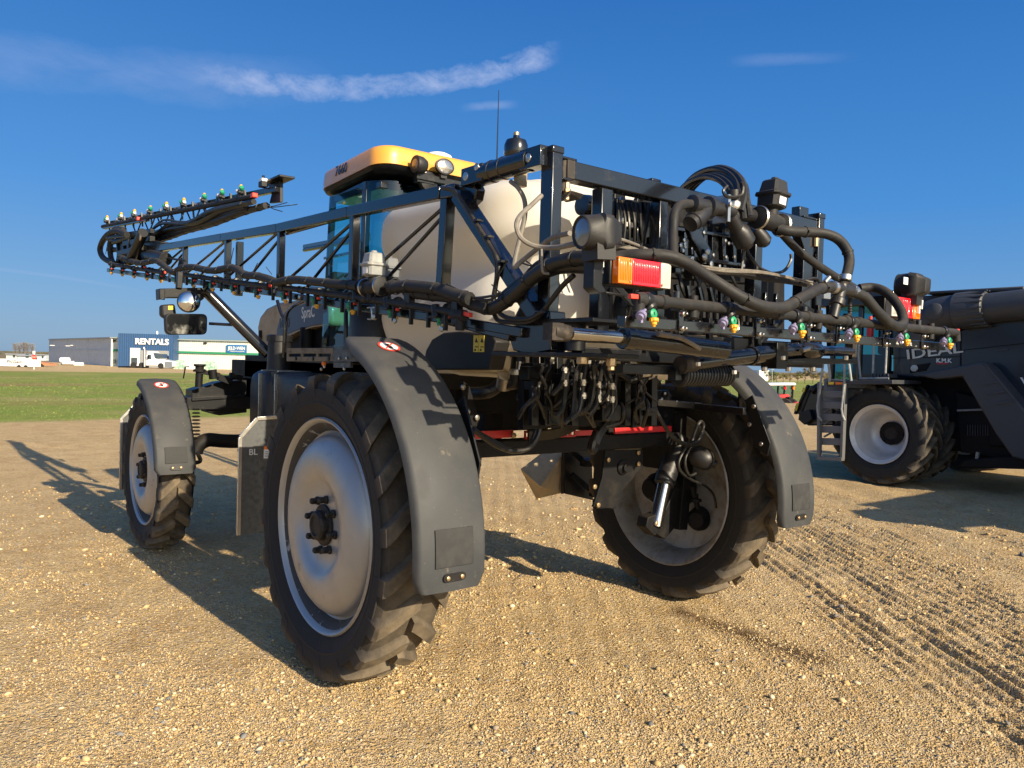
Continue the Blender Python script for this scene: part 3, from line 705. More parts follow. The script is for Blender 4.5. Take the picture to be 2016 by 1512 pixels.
# curved rear glazing
def curve_glass(xs, z0, z1):
    g = MB(); n = len(xs); vs = [(x, y, z0) for x, y in xs]+[(x, y, z1) for x, y in xs]
    return g.add(vs, [(i, i+1, n+i+1, n+i) for i in range(n-1)])
r = .24; arc = [(CX0+r-r*math.cos(R_(a)), CY0+r-r*math.sin(R_(a))) for a in range(0, 91, 10)]
arc2 = [(2*XC-x, y) for x, y in reversed(arc)]
curve_glass([(CX0, YBP-.02)]+arc+arc2+[(CX1, YBP-.02)], 2.0, 3.27).build('rear_window', M_glassd, cab, smooth=60, recalc=False)
g = MB().add([(CX0, YBP+.02, 1.9), (CX0, CY1, 1.9), (CX0+.02, CY1-.05, 3.26), (CX0+.01, YBP+.02, 3.28)], [(0, 1, 2, 3)])
dr = g.build('cab_door', M_glass, cab, smooth=0, recalc=False)
b = MB(); b.bar((CX0-.03, YBP+.06, 2.3), (CX0-.03, YBP+.06, 2.72), .022); b.cbox((CX0-.02, YBP+.06, 2.25), (.04, .05, .12)); b.cbox((CX0-.02, YBP+.06, 2.75), (.04, .05, .10))
b.build('door_handle', M_black, dr, bevel=.004)
MB().add([(CX1, YBP+.02, 1.9), (CX1, CY1, 1.9), (CX1-.02, CY1-.05, 3.26), (CX1-.01, YBP+.02, 3.28)], [(0, 1, 2, 3)]).build('cab_door', M_glass, cab, smooth=0, recalc=False)
MB().add([(CX0+.02, CY1, 1.95), (CX1-.02, CY1, 1.95), (CX1-.05, CY1-.06, 3.2), (CX0+.05, CY1-.06, 3.2)], [(0, 1, 2, 3)]).build('windscreen', M_glass, cab, smooth=0, recalc=False)
b = MB(); b.box((3.35, 5.85, 1.92), (3.82, 6.25, 2.3)); b.box((3.36, 5.74, 2.3), (3.80, 5.88, 2.85)); b.box((3.44, 5.74, 2.85), (3.72, 5.84, 3.0))
b.build('driver_seat', M_seat, cab, bevel=.05, bseg=3)
b = MB(); b.bar((3.58, 6.5, 1.95), (3.58, 6.35, 2.5), .09); b.lathe((3.58, 6.33, 2.55), Vector((0, -.5, 1)), [(.19, -.015), (.205, 0), (.19, .015), (.175, 0)], 24, closed=True); b.box((3.9, 5.8, 1.92), (4.1, 6.4, 2.45)); b.box((3.05, 6.45, 2.35), (3.2, 6.55, 2.6))
b.bar((3.2, 5.5, 2.35), (4.1, 5.55, 2.40), .05); b.bar((3.05, 6.2, 2.55), (3.5, 6.6, 2.42), .05)
b.build('steering_console', M_seat, cab, bevel=.01)
# roof
b = MB(); rg = []
RX0, RX1, RY0, RY1 = 2.95, 4.28, 5.48, 6.62
for z, i, r in ((3.303, 0, .17), (3.36, .0, .17), (3.425, .006, .17), (3.447, .018, .165), (3.459, .045, .15), (3.464, .12, .12)):
    rg.append([v+Vector((0, 0, .065*max(0, (RY1-v.y)/(RY1-RY0)))) if z > 3.26 else v+Vector((0, 0, .06*((RY1-v.y)/(RY1-RY0)))) for v in rrect(RX0+i, RX1-i, RY0+i, RY1-i, r, z, 8)])
b.loft(rg)
ub = MB(); ub.loft([[v+Vector((0, 0, .06*((RY1-v.y)/(RY1-RY0)))) for v in rrect(RX0+i, RX1-i, RY0+i, RY1-i, r, z, 8)] for z, i, r in ((3.26, .12, .12), (3.272, .02, .16), (3.3, .003, .17))])
roof = b.build('roof', M_orange, cab, smooth=50)
ub.build('roof_underside', M_black2, roof, smooth=50)
rp = P(659, 346, X=RX0-.001)
text('7660', .110, M_navy, roof, (RX0-.004, P(660, 347, X=RX0).y, P(660, 347, X=RX0).z), P(690, 335, X=RX0)-P(660, 347, X=RX0), Z_, ext=.002, shear=.2, bold=.001, sx=1.0)
b = MB(); b.lathe(P(862, 314, Y=6.0)-Z_*.02, Z_, [(.13, -.02), (.13, .03), (.12, .05), (.08, .07), (0, .08)], 24); b.build('gps_dome', M_white, roof)
# roof lamps on a rear bar
LY = 5.42
b = MB(); b.bar(P(818, 346, Y=LY), P(972, 378, Y=LY), .045, .05); b.cbox(P(835, 352, Y=LY+.02), (.16, .06, .08)); b.bar(P(842, 355, Y=LY+.03), P(842, 392, Y=LY+.08), .02)
b.lathe(P(843, 358, Y=LY+.02), -Y_, [(.0, -.02), (.085, -.02), (.08, .02), (0, .03)], 18)
b.m(1).cbox(P(834, 333, Y=LY-.02), (.045, .02, .055)).cbox(P(969, 366, Y=LY-.02), (.045, .02, .055))
bar = b.build('lamp_bar', [M_black2, M_white], S, bevel=.004)
p = P(823, 324, Y=LY-.04)
b = MB(); b.lathe(p, Vector((-.95, -.05, 0)), [(0, -.07), (.05, -.065), (.066, -.03), (.07, .02), (.066, .03)], 24); lh = b.build('work_lamp', M_lamp, bar)
MB().lathe(p, Vector((-.95, -.05, 0)), [(.062, .024), (.04, .03), (0, .032)], 24).build('lens', mat('tan_lens', (.22, .13, .06), .2, coat=.6), lh)
p = P(874, 328, Y=LY-.04); b = MB()
prf = [(0, -.05), (.05, -.045), (.075, -.01), (.078, .02), (.07, .022)]
b.lathe(p, -Y_, prf, 28); b.cbox(p+Vector((0, .01, -.08)), (.05, .03, .06))
lh = b.build('work_lamp', M_lamp, bar); lh.scale = (1.1, 1, .82)
MB().lathe(p, -Y_, [(.068, .02), (.05, .03), (0, .034)], 28).build('lens', M_refl, lh)
# antenna
b = MB(); b.tube([P(978, 330, Y=5.5), P(980, 250, Y=5.5), P(982, 178, Y=5.5)], .006, 6, rs=[.007, .005, .003]); b.build('antenna', M_black, S)

# ---------------------------------------------------------------- mirrors and boom rest
b = MB(); yy = 7.55
b.tube([P(400, 570, Y=yy), P(412, 580, Y=yy), P(528, 697, Y=yy-.35)], .052, 14)
b.tube([P(412, 637, Y=yy), P(485, 641, Y=yy-.2)], .014, 8)
b.build('boom_rest_post', M_black, S)
b = MB(); b.prism([P(u, v, Y=yy) for u, v in ((314, 568), (398, 566), (402, 588), (392, 595), (376, 586), (330, 586), (315, 590))], Y_*.14); b.prism([P(u, v, Y=yy-.02) for u, v in ((313, 569), (324, 569), (324, 591), (313, 589))], -Y_*.02); b.bar(P(352, 568, Y=yy), P(354, 535, Y=yy), .05, .05)
b.builds('boom_rest', M_black2, S, bevel=.006)
b = MB(); p = P(371.5, 594, Y=yy-.1); ax = (CAM-p).normalized()*.5+Vector((-.35, -.8, .1)); b.lathe(p, ax, [(0, -.04), (.08, -.035), (.098, -.01), (.10, 0), (.096, .003)], 32)
mo = b.build('round_mirror', M_lamp, S, center=p)
MB().lathe(p, ax, [(.094, .002), (.085, .012), (.06, .024), (.03, .031), (0, .033)], 36).build('mirror_face', M_mirror, mo, smooth=180, center=p)
b = MB(); c4 = [P(u, v, Y=yy-.1) for u, v in ((325, 617), (409, 618), (408, 659), (327, 659))]
def rq(c, r, n=5):
    out = []
    for i in range(4):
        a, p, q = c[i-1], c[i], c[(i+1) % 4]; u, v = (a-p).normalized(), (q-p).normalized()
        for k in range(n+1):
            t = k/n; out.append(p+u*r*(1-t)**2+v*r*t**2)
    return out
b.prism(rq(c4, .05), Y_*.07); mo = b.build('wide_mirror', M_lamp, S, bevel=.012)
cc = sum(c4, Vector())/4
b = MB().prism([cc+(v-cc)*.93-Y_*.003 for v in rq(c4, .05)], Y_*.002); b.build('mirror_face', M_mirrord, mo, smooth=0)
b = MB(); b.prism([P(u, v, Y=yy+.05) for u, v in ((318, 600), (345, 598), (349, 625), (336, 632), (318, 622))], Y_*.10)
lh = b.build('work_lamp', M_lamp, S, bevel=.02); MB().prism([P(u, v, Y=yy+.048) for u, v in ((331, 602), (342, 602), (342, 610), (331, 610))], -Y_*.002).build('label_sticker', M_warn, lh, smooth=0)
# ---------------------------------------------------------------- rear rack
YR = 2.82
rack = MB(); b = rack
bz = P(1136, 318, Y=YR).z; xr = P(1621, 440, Y=YR).x; xl = P(1118, 325, Y=YR).x
b.box((xl, YR, bz-.088), (xr, YR+.085, bz))
b.m(1).box((xl-.002, YR-.002, bz-.09), (xl+.05, YR+.087, bz+.002)).m(0)
b.box((P(1290, 352, Y=YR).x, YR+.02, bz), (P(1308, 356, Y=YR).x, YR+.07, bz+.02))
rack = b.build('boom_rack', [M_black, M_rust], S, bevel=.006)
mx0 = P(1086, 290, Y=YR).x; mx1 = P(1107, 290, Y=YR).x
def mast(x0, x1, name='mast'):
    b = MB(); b.box((x0, YR-.01, 1.98), (x1, YR+.075, P(1090, 286, Y=YR).z-.01))
    b.box((x0-.004, YR-.014, P(1090, 286, Y=YR).z-.035), (x1+.004, YR+.079, P(1090, 286, Y=YR).z))
    b.build(name, M_black, rack, bevel=.006)
mast(mx0, mx1); mast(2*XC-mx1-.02, 2*XC-mx0-.02)
b = MB()   # hinge pin and brackets between mast and beam
for sgn, xa, xb in ((1, mx1, xl),):
    b.m(0).box((xa, YR-.01, bz-.10), (xb+.02, YR+.07, bz-.09)).box((xa, YR+.0, bz), (xb+.06, YR+.09, bz+.012))
    b.m(1).cyl((xa+.035, YR+.03, bz-.15), (xa+.035, YR+.03, bz+.01), .022, 14).m(2).cyl((xa+.045, YR+.01, bz-.19), (xa+.045, YR+.01, bz-.105), .014, 8).cyl((xa+.045, YR+.01, bz-.155), (xa+.045, YR+.01, bz-.135), .02, 6)
    b.m(1).prism([(xa, YR-.02, bz-.205), (xa+.04, YR-.03, bz-.15), (xa+.12, YR-.03, bz-.155), (xa+.115, YR-.01, bz-.18), (xa+.05, YR-.02, bz-.165)], Y_*.1)
xb = xr-.02
b.m(0).prism([(xb-.24, YR+.01, bz-.088), (xb, YR+.01, bz-.088), (xb, YR+.01, bz-.13), (xb-.08, YR+.01, bz-.24), (xb-.14, YR+.01, bz-.24)], Y_*.06).m(2).cyl((xb-.06, YR, bz-.17), (xb-.06, YR, bz-.10), .014, 8)
b.m(0).box((xb-.22, YR+.02, bz), (xb-.12, YR+.08, bz+.07)).box((xb-.2, YR+.0, bz), (xb-.02, YR+.09, bz+.012))
b.builds('mast_hinge', [M_black, M_rust, M_brass], rack, bevel=.003)
for u0, u1, v1 in ((1181, 1203, 630), (1296, 1312, 560), (1582, 1602, 640), (1487, 1501, 560)):
    x0, x1 = P(u0, 450, Y=YR+.02).x, P(u1, 450, Y=YR+.02).x
    b = MB(); b.box((x0, YR+.012, 1.96), (x1, YR+.085, bz-.09)); b.build('rack_post', M_black, rack, bevel=.005)
b = MB()   # inner lift frame behind the rack (dark plates, hydraulics)
y2 = YR+.22
b.prism([P(u, v, Y=y2) for u, v in ((1210, 380), (1232, 376), (1234, 640), (1206, 640))], Y_*.08)
b.prism([P(u, v, Y=y2) for u, v in ((1255, 388), (1290, 392), (1300, 420), (1298, 600), (1275, 600), (1272, 470), (1250, 430))], Y_*.03)
b.prism([P(u, v, Y=y2) for u, v in ((1215, 390), (1290, 398), (1290, 440), (1215, 430))], Y_*.06)
b.prism([P(u, v, Y=y2) for u, v in ((1300, 440), (1480, 462), (1490, 500), (1490, 528), (1420, 520), (1300, 512))], Y_*.05)
b.prism([P(u, v, Y=y2) for u, v in ((1225, 455), (1290, 440), (1300, 560), (1215, 600))], Y_*.04)
b.prism([P(u, v, Y=y2+.02) for u, v in ((1395, 418), (1480, 440), (1480, 465), (1395, 440))], Y_*.05)
b.builds('lift_frame', M_black2, rack, bevel=.006)
b = MB()
b.prism([P(u, v, Y=y2+.1) for u, v in ((1232, 470), (1500, 520), (1500, 560), (1232, 540))], Y_*.06)
b.prism([P(u, v, Y=y2+.12) for u, v in ((1235, 490), (1545, 545), (1545, 660), (1235, 660))], Y_*.05)
b.prism([P(u, v, Y=y2+.1) for u, v in ((1205, 440), (1252, 448), (1256, 660), (1200, 660))], Y_*.05)
b.prism([P(u, v, Y=y2+.14) for u, v in ((1290, 395), (1480, 440), (1480, 470), (1290, 450))], Y_*.05)
b.builds('lift_back_plate', M_dark, rack, bevel=.006)
r4 = random.Random(12); b = MB()      # hydraulics, ribs and brackets on the lift frame
for k in range(9): u = 1308+k*19; b.bar(P(u, 428+k*3+r4.uniform(-8, 8), Y=y2-.02), P(u+r4.uniform(-3, 3), 500+k*4+r4.uniform(-10, 22), Y=y2-.02), r4.uniform(.02, .045), .03)
for k in range(16): p = P(r4.uniform(1300, 1480), r4.uniform(450, 540), Y=y2-.01); b.cbox(p, (r4.uniform(.03, .11), .05, r4.uniform(.02, .07)))
for v in (452, 505): b.bar(P(1298, v-6, Y=y2-.035), P(1495, v+22, Y=y2-.035), .03, .02)
for k in range(12): p = P(r4.uniform(1215, 1290), r4.uniform(460, 600), Y=y2-.06); b.cbox(p, (r4.uniform(.02, .07), .05, r4.uniform(.03, .10)))
for k in range(10): u = 1330+k*22; b.bar(P(u, 560+k*2, Y=2.84), P(u+r4.uniform(-20, 20), 640, Y=2.84), .025, .02)
b.builds('lift_bracket', M_black, rack, bevel=.003)
b = MB()
for k in range(26): u = r4.uniform(1300, 1490); v = r4.uniform(440, 540); b.lathe(P(u, v, Y=y2-.065), -Y_, [(.011, 0), (.011, .01), (0, .012)], 7)
b.builds('bolt_head', M_steel, rack)
b = MB()
for k in range(14):
    u, v = r4.uniform(1220, 1480), r4.uniform(520, 560); b.hose([P(u, v, Y=y2-.1), P(u+r4.uniform(-25, 25), v+30, Y=y2-.14), P(u+r4.uniform(-40, 40), v+70, Y=y2-.1), P(u+r4.uniform(-40, 40), v+110, Y=y2-.08)], r4.choice((.007, .009, .012)), 7, 4)
for k in range(8):
    u = 1215+k*9; b.hose([P(u, 400, Y=y2-.06), P(u+r4.uniform(-8, 8), 440, Y=y2-.1), P(u+r4.uniform(-15, 15), 500, Y=y2-.08)], .008, 6, 4)
b.builds('hydraulic_hose', M_hoseb, rack)
b = MB(); b.prism([P(u, v, Y=3.42) for u, v in ((1030, 716), (1288, 716), (1290, 836), (1180, 838), (1030, 846))], Y_*.05); b.build('rear_panel', M_dark, S, bevel=.004)
b = MB()
for u, v0, v1, r in ((1222, 392, 500, .022), (1242, 470, 545, .035), (1385, 470, 520, .02)): b.cyl(P(u, v0, Y=y2-.03), P(u, v1, Y=y2-.03), r, 14)
b.bar(P(1168, 420, Y=3.05), P(1200, 425, Y=3.05), .03); b.lathe(P(1153, 405, Y=3.1), X_, [(.055, -.03), (.06, .02), (.05, .08), (.03, .10)], 18)
b.m(1)
for u, v in ((1223, 394), (1224, 435), (1201, 392), (1398, 520), (1377, 508), (1262, 390)): b.lathe(P(u, v, Y=y2-.06), -Y_, [(.016, 0), (.016, .012), (0, .014)], 8)
b.builds('lift_cylinder', [M_black, M_steel], rack)
b = MB()   # curved link
b.prism([P(u, v, Y=YR-.06) for u, v in ((1352, 436), (1372, 440), (1385, 465), (1402, 495), (1402, 512), (1388, 518), (1375, 490), (1362, 470))], Y_*.03)
b.m(1).lathe(P(1391, 496, Y=YR-.07), -Y_, [(.02, 0), (.018, .012), (0, .014)], 12).lathe(P(1386, 506, Y=YR-.065), -Y_, [(.022, 0), (.018, .012), (0, .014)], 12)
b.build('tilt_link', [M_black, M_steel], rack, bevel=.004)
b = MB()   # lower cross members and hinge plates
b.bar(P(1050, 690, Y=2.95), P(1120, 700, Y=2.75), .06, .03)
b.box((2.55, 2.72, 1.86), (4.62, 2.80, 1.92)); b.box((2.5, 2.86, 1.95), (4.7, 2.92, 2.02))
b.box((2.7, 2.60, 1.80), (3.45, 2.66, 1.845))
b.bar(P(1210, 560, Y=2.8), P(1330, 690, Y=2.6), .05, .03); b.bar(P(1310, 590, Y=2.85), P(1365, 625, Y=2.6), .06, .03); b.bar(P(1480, 690, Y=2.8), P(1560, 600, Y=2.9), .05, .03)
b.bar(P(1565, 595, Y=2.6), P(1640, 645, Y=2.6), .05, .03)
b.prism([P(u, v, Y=2.7) for u, v in ((1380, 690), (1560, 690), (1620, 705), (1500, 712), (1400, 712))], Y_*.03)
b.prism([P(u, v, Y=2.75) for u, v in ((1255, 700), (1330, 705), (1395, 730), (1360, 735), (1270, 730))], Y_*.03)
for u in (1272, 1345, 1395, 1490, 1610, 1632): b.bar(P(u, 600, Y=2.7), P(u+2, 690, Y=2.7), .03)
b.builds('lower_frame', M_black2, rack, bevel=.004)
b = MB()
b.box((2.40, 2.50, 2.025), (2.66, 3.05, 2.045)); b.prism([(2.30, 3.1, 1.87), (2.34, 2.66, 1.87), (2.46, 2.46, 1.87), (2.70, 2.50, 1.87), (2.66, 2.80, 1.87), (2.5, 3.12, 1.87)], Z_*.02)
b.cyl((2.50, 2.72, 1.90), (2.50, 2.72, 2.03), .05, 18)
b.m(1).cyl((2.42, 2.58, 1.84), (2.42, 2.58, 1.875), .028, 6).cyl((2.52, 2.50, 1.815), (2.52, 2.50, 1.87), .016, 8).cyl((2.52, 2.50, 1.835), (2.52, 2.50, 1.87), .024, 6)
b.builds('fold_hinge_plate', [M_black2, M_brass], rack, bevel=.003)
# fold cylinders (left and right)
def fold_cyl(p0, p1, q1, name):
    b = MB(); d = (q1-p0).normalized()
    b.m(1).cyl(p0, p1, .026, 18).m(0).cyl(p1-d*.01, q1, .046, 22).lathe(p1, d, [(.03, -.012), (.05, -.006), (.052, .05), (.046, .055)], 22)
    b.m(2).lathe(p0, d, [(.036, -.09), (.04, -.05), (.034, .0), (.028, .012)], 16).cbox(p0-d*.08, (.06, .06, .07))
    b.m(3).cyl(p1+d*.16+Vector((0, -.05, .03)), p1+d*.24+Vector((0, -.05, .028)), .013, 10).hose([p1+d*.24+Vector((0, -.05, .028)), p1+d*.32+Vector((0, -.055, .02)), p1+d*.45+Vector((0, -.05, -.015))], .011, 8)
    return b.build(name, [M_black, M_chrome, M_rust, M_hoseg], rack)
fold_cyl(P(1118, 656, Y=2.46), P(1228, 665, Y=2.44), P(1425, 690, Y=2.44), 'fold_cylinder')
b = MB(); a0, a1, a2 = P(1360, 716, Y=2.55), P(1480, 700, Y=2.55), P(1568, 690, Y=2.55); a3 = P(1675, 692, Y=2.55)
b.m(0).cyl(a0, a1, .042, 22).cyl(a1, a2, .046, 22).lathe(a1, a2-a1, [(.048, -.01), (.052, 0), (.048, .01)], 22)
b.m(0).lathe(a2+Vector((.02, -.03, 0)), (a3-a2), [(.03, -.02), (.05, .02), (.05, .14), (.03, .17)], 18).m(1).cyl(a2+(a3-a2)*.3, a3, .03, 18)
b.m(2).lathe(a0, a1-a0, [(.045, -.08), (.05, -.02), (.044, .02)], 16).cbox(a3, (.05, .05, .12))
b.m(3).cyl(P(1578, 690, Y=2.48), P(1592, 686, Y=2.48), .014, 10)
b.build('fold_cylinder', [M_black, M_black, M_rust, M_steel], rack)
b = MB()
b.prism([P(u, v, Y=2.5) for u, v in ((1540, 708), (1600, 704), (1690, 708), (1686, 716), (1560, 718))], Y_*.12); b.box((P(1530, 690, Y=2.5).x, 2.5, P(1530, 726, Y=2.5).z), (P(1552, 690, Y=2.5).x, 2.6, P(1530, 674, Y=2.5).z))
b.m(1)
for u, v in ((1541, 700), (1552, 722), (1600, 722), (1665, 700), (1505, 722), (1374, 712), (1445, 728)): b.cyl(P(u, v, Y=2.5), P(u, v+9, Y=2.5), .016, 8)
b.builds('fold_hinge_plate', [M_black2, M_steel], rack, bevel=.003)
b = MB()   # coil damper
c0, c1 = P(1335, 738, Y=2.58), P(1432, 738, Y=2.58); d = c1-c0; n = 17
for k in range(n): b.lathe(c0+d*(k+.5)/n, d, [(.046, -d.length/n*.5), (.060, -d.length/n*.2), (.060, d.length/n*.2), (.046, d.length/n*.5)], 20, closed=True)
b.cyl(c0, c1, .047, 18); b.bar(c0-d*.12, c0, .05); b.bar(c1, c1+d*.2, .035)
b.build('damper_bellows', M_black2, rack)

# ---------------------------------------------------------------- rear nozzle bar
YB = 2.155
t0, t1 = P(1231, 624, Y=YB), P(1862, 673, Y=YB)
b = MB(); xb0, xb1, zb1 = t0.x, t1.x, (t0.z+t1.z)/2
b.box((xb0, YB, zb1-.045), (xb1, YB+.045, zb1)); nb = b.build('nozzle_bar', M_black, S, bevel=.004)
text('44', .026, M_label, nb, (P(1764, 682, Y=YB).x, YB-.001, zb1-.034), X_, Z_, ext=.0006)
text('70', .026, M_label, nb, (P(1790, 684, Y=YB).x, YB-.001, zb1-.034), X_, Z_, ext=.0006)
# support straps with bolts
for u in (1338, 1490, 1590, 1648, 1740, 1815):
    x = P(u, 640, Y=YB).x; b = MB()
    b.box((x-.014, YB-.010, zb1-.055), (x+.014, YB-.002, zb1+.05)); b.box((x-.014, YB-.01, zb1+.04), (x+.03, YB+.04, zb1+.05))
    b.cyl((x, YB+.02, zb1+.04), (x, YB+.02, zb1+.12), .016, 12)
    b.m(1)
    for dz in (-.035, .025): b.lathe((x, YB-.01, zb1+dz), -Y_, [(.011, 0), (.011, .014), (.005, .016), (.005, .03), (0, .03)], 8)
    b.build('bar_strap', [M_black, M_steel], nb, bevel=.002)
for u, v in ((1450, 640), (1775, 668)):     # U bolts
    p = P(u, v, Y=YB-.012); b = MB(); b.tube(smoothpts([p+Vector((-.012, 0, -.022)), p+Vector((.008, 0, -.022)), p+Vector((.016, 0, 0)), p+Vector((.008, 0, .028)), p+Vector((-.012, 0, .028))], 4), .005, 6); b.build('u_bolt', M_steel, nb)
YP = 2.13
p0, p1 = P(1262, 590, Y=YP), P(1882, 655, Y=YP)
zp = (p0.z+p1.z)/2
pipe = MB().cyl((p0.x, YP, zp), (p1.x, YP, zp), .0235, 16)
for u in (1305, 1440, 1530, 1590, 1665, 1690): pipe.lathe((P(u, 610, Y=YP).x, YP, zp), X_, [(.0235, -.02), (.029, -.015), (.029, .015), (.0235, .02)], 16)
for u in (1368, 1615, 1672, 1837): x = P(u, 620, Y=YP).x; pipe.cyl((x, YP+.01, zp-.05), (x, YP+.01, zp+.04), .02, 14)
pipe = pipe.build('spray_pipe', M_hose, S)
b = MB(); e = Vector((p0.x, YP, zp)); b.m(0).lathe(e, X_, [(.026, -.03), (.03, 0), (.028, .05), (.02, .06)], 18).cyl(e+Vector((-.01, 0, .01)), e+Vector((-.012, 0, -.075)), .024, 16).lathe(e+Vector((-.012, 0, -.045)), -Z_, [(.026, 0), (.026, .006)], 16)
b.m(1).obox(e+Vector((-.045, -.005, .008)), X_, Y_, Z_, (.05, .02, .018)); e2 = Vector((p1.x, YP, zp)); b.m(0).cyl(e2+Vector((.0, 0, .01)), e2+Vector((.015, 0, -.05)), .022, 14).m(1).cbox(e2+Vector((.02, 0, .018)), (.03, .014, .012))
b.builds('end_cap_valve', [M_hose, M_redcap], pipe, bevel=.002)

def make_nozzle(parent, c, fx, rear, kind=0):
    """nozzle body hanging from the pipe at c; fx: along the pipe, rear: away from the pipe, the way the caps look"""
    c = Vector(c); fx = Vector(fx); rear = Vector(rear); dn = -Z_
    b = MB()
    b.lathe(c, fx, [(.024, -.016), (.032, -.012), (.032, .012), (.024, .016)], 14)
    b.cyl(c+dn*.015+rear*.005, c+dn*.05+rear*.015, .013, 10)
    b.lathe(c+dn*.034+rear*.012+fx*.012, (dn*.5+fx*.25+rear*.5), [(0, -.010), (.030, -.008), (.034, .0), (.030, .010), (.018, .016), (0, .018)], 18)
    b.cbox(c+dn*.06+rear*.028, (.024, .024, .045))
    if kind == 0: b.cyl(c+dn*.05+rear*.025, c+dn*.055+rear*.03-fx*.045, .010, 8)
    else: b.cyl(c+dn*.05+rear*.02-fx*.03, c+dn*.05+rear*.02+fx*.04, .012, 8)
    o = b.build('nozzle', M_black2, parent, bevel=.002)
    if kind == 0:
        g = MB(); q = c+dn*.054+rear*.045; g.lathe(q, rear*.8-dn*.1, [(.013, -.025), (.019, -.02), (.0195, .0), (.015, .003), (.010, .005), (0, .003)], 14); g.cbox(q+rear*.004, (.010, .010, .010)); g.build('nozzle_cap', M_green, o)
        y = MB(); q = c+dn*.070+rear*.045; y.lathe(q, dn, [(.017, 0), (.019, .006), (.019, .013), (.013, .015), (.013, .027), (.008, .029), (.007, .036), (0, .036)], 12); y.cbox(q+dn*.010, (.042, .014, .012)); y.build('nozzle_tip', M_yellow, o, bevel=.002)
        p = MB(); q = c+dn*.066+rear*.035-fx*.062; ax = (-fx*.75+dn*.5+rear*.3); p.lathe(q, ax, [(.006, -.05), (.010, -.03), (.008, -.018), (.019, -.014), (.021, .0), (.021, .006), (.014, .007), (.012, .016), (0, .016)], 14); p.cbox(q+dn*.012, (.012, .012, .03)); p.build('spare_nozzle_cap', M_purple, o)
    else:
        q = c+dn*.055+rear*.02+fx*.055; g = MB(); g.lathe(q, fx*.8+rear*.5+dn*.2, [(.014, -.018), (.023, -.012), (.025, .004), (.015, .007), (0, .005)], 12); g.cbox(q+dn*.01, (.012, .026, .05)); g.build('nozzle_cap', M_green, o)
        y = MB(); q = c+dn*.085+rear*.02; y.lathe(q, dn, [(.017, 0), (.019, .012), (.013, .016), (.011, .028), (0, .03)], 10); y.cbox(q+dn*.01, (.016, .038, .014)); y.build('nozzle_tip', M_yellow, o, bevel=.002)
        r = MB(); q = c+dn*.045+rear*.03-fx*.035; r.lathe(q, rear-fx*.5, [(.009, -.02), (.009, 0), (.007, .003), (0, .004)], 10); r.build('check_valve_cap', M_redcap, o)
    return o
n0 = None
for i in range(6):
    x = P((1287, 1445, 1580, 1688, 1787, 1872)[i], 640, Y=YP-.045).x
    if n0 is None: n0 = make_nozzle(pipe, (x, YP, zp), X_, -Y_, 0); N0 = WL[n0]-Vector((x, YP, zp))
    else: copy_at(n0, pipe, Vector((x, YP, zp))+N0)

# ---------------------------------------------------------------- rear lights
def rear_light(u0, v0, u1, v1, yy, flip):
    a, c = P(u0, v0, Y=yy), P(u1, v1, Y=yy); x0, x1, z0, z1 = a.x, c.x, c.z, a.z; w = x1-x0
    b = MB(); b.box((x0-.01, yy+.002, z0-.005), (x1-.0, yy+.075, z1+.005)); o = b.build('rear_light', M_black2, S, bevel=.006)
    f = [0, .26, .80, 1.0]; ms = ['amber_lens', 'red_lens', 'clear_lens']
    if flip: f = [0, .20, .74, 1.0]; ms = ms[::-1]
    for k in range(3):
        q = MB(); a0, a1 = x0+w*f[k]+.001, x0+w*f[k+1]-.001
        q.box((a0, yy-.035, z0), (a1, yy+.002, z1)); n = max(3, int((a1-a0)/.011))
        for j in range(n): xx = a0+.006+(a1-a0-.012)*(j+.5)/n; q.box((xx-.0022, yy-.0375, z0+.012), (xx+.0022, yy-.033, z1-.012))
        q.build('light_lens', MATS[ms[k]], o, bevel=.004)
    q = MB()
    for fx, fz in ((.22, .92), (.22, .1), (.82, .1)): q.lathe((x0+w*fx, yy-.036, z0+(z1-z0)*fz), -Y_, [(.006, 0), (.005, .003), (0, .003)], 8)
    q.build('lens_screw', M_brass, o)
    return o
ly = 2.27
lo = rear_light(1206, 506, 1308, 570, ly, False); rear_light(1745, 583, 1800, 629, ly, True)
b = MB(); b.prism([P(u, v, Y=ly+.01) for u, v in ((1170, 505), (1190, 500), (1186, 560), (1195, 575), (1180, 578), (1168, 566))], Y_*.06); b.prism([P(u, v, Y=ly+.03) for u, v in ((1170, 502), (1300, 512), (1300, 518), (1170, 508))], Y_*.05)
b.tube([P(1192, 576, Y=ly), P(1232, 582, Y=ly)], .006, 6)
b.prism([P(u, v, Y=ly+.06) for u, v in ((1804, 590), (1816, 575), (1812, 640), (1798, 632))], Y_*.03)
b.builds('light_bracket', M_black2, S, bevel=.004)
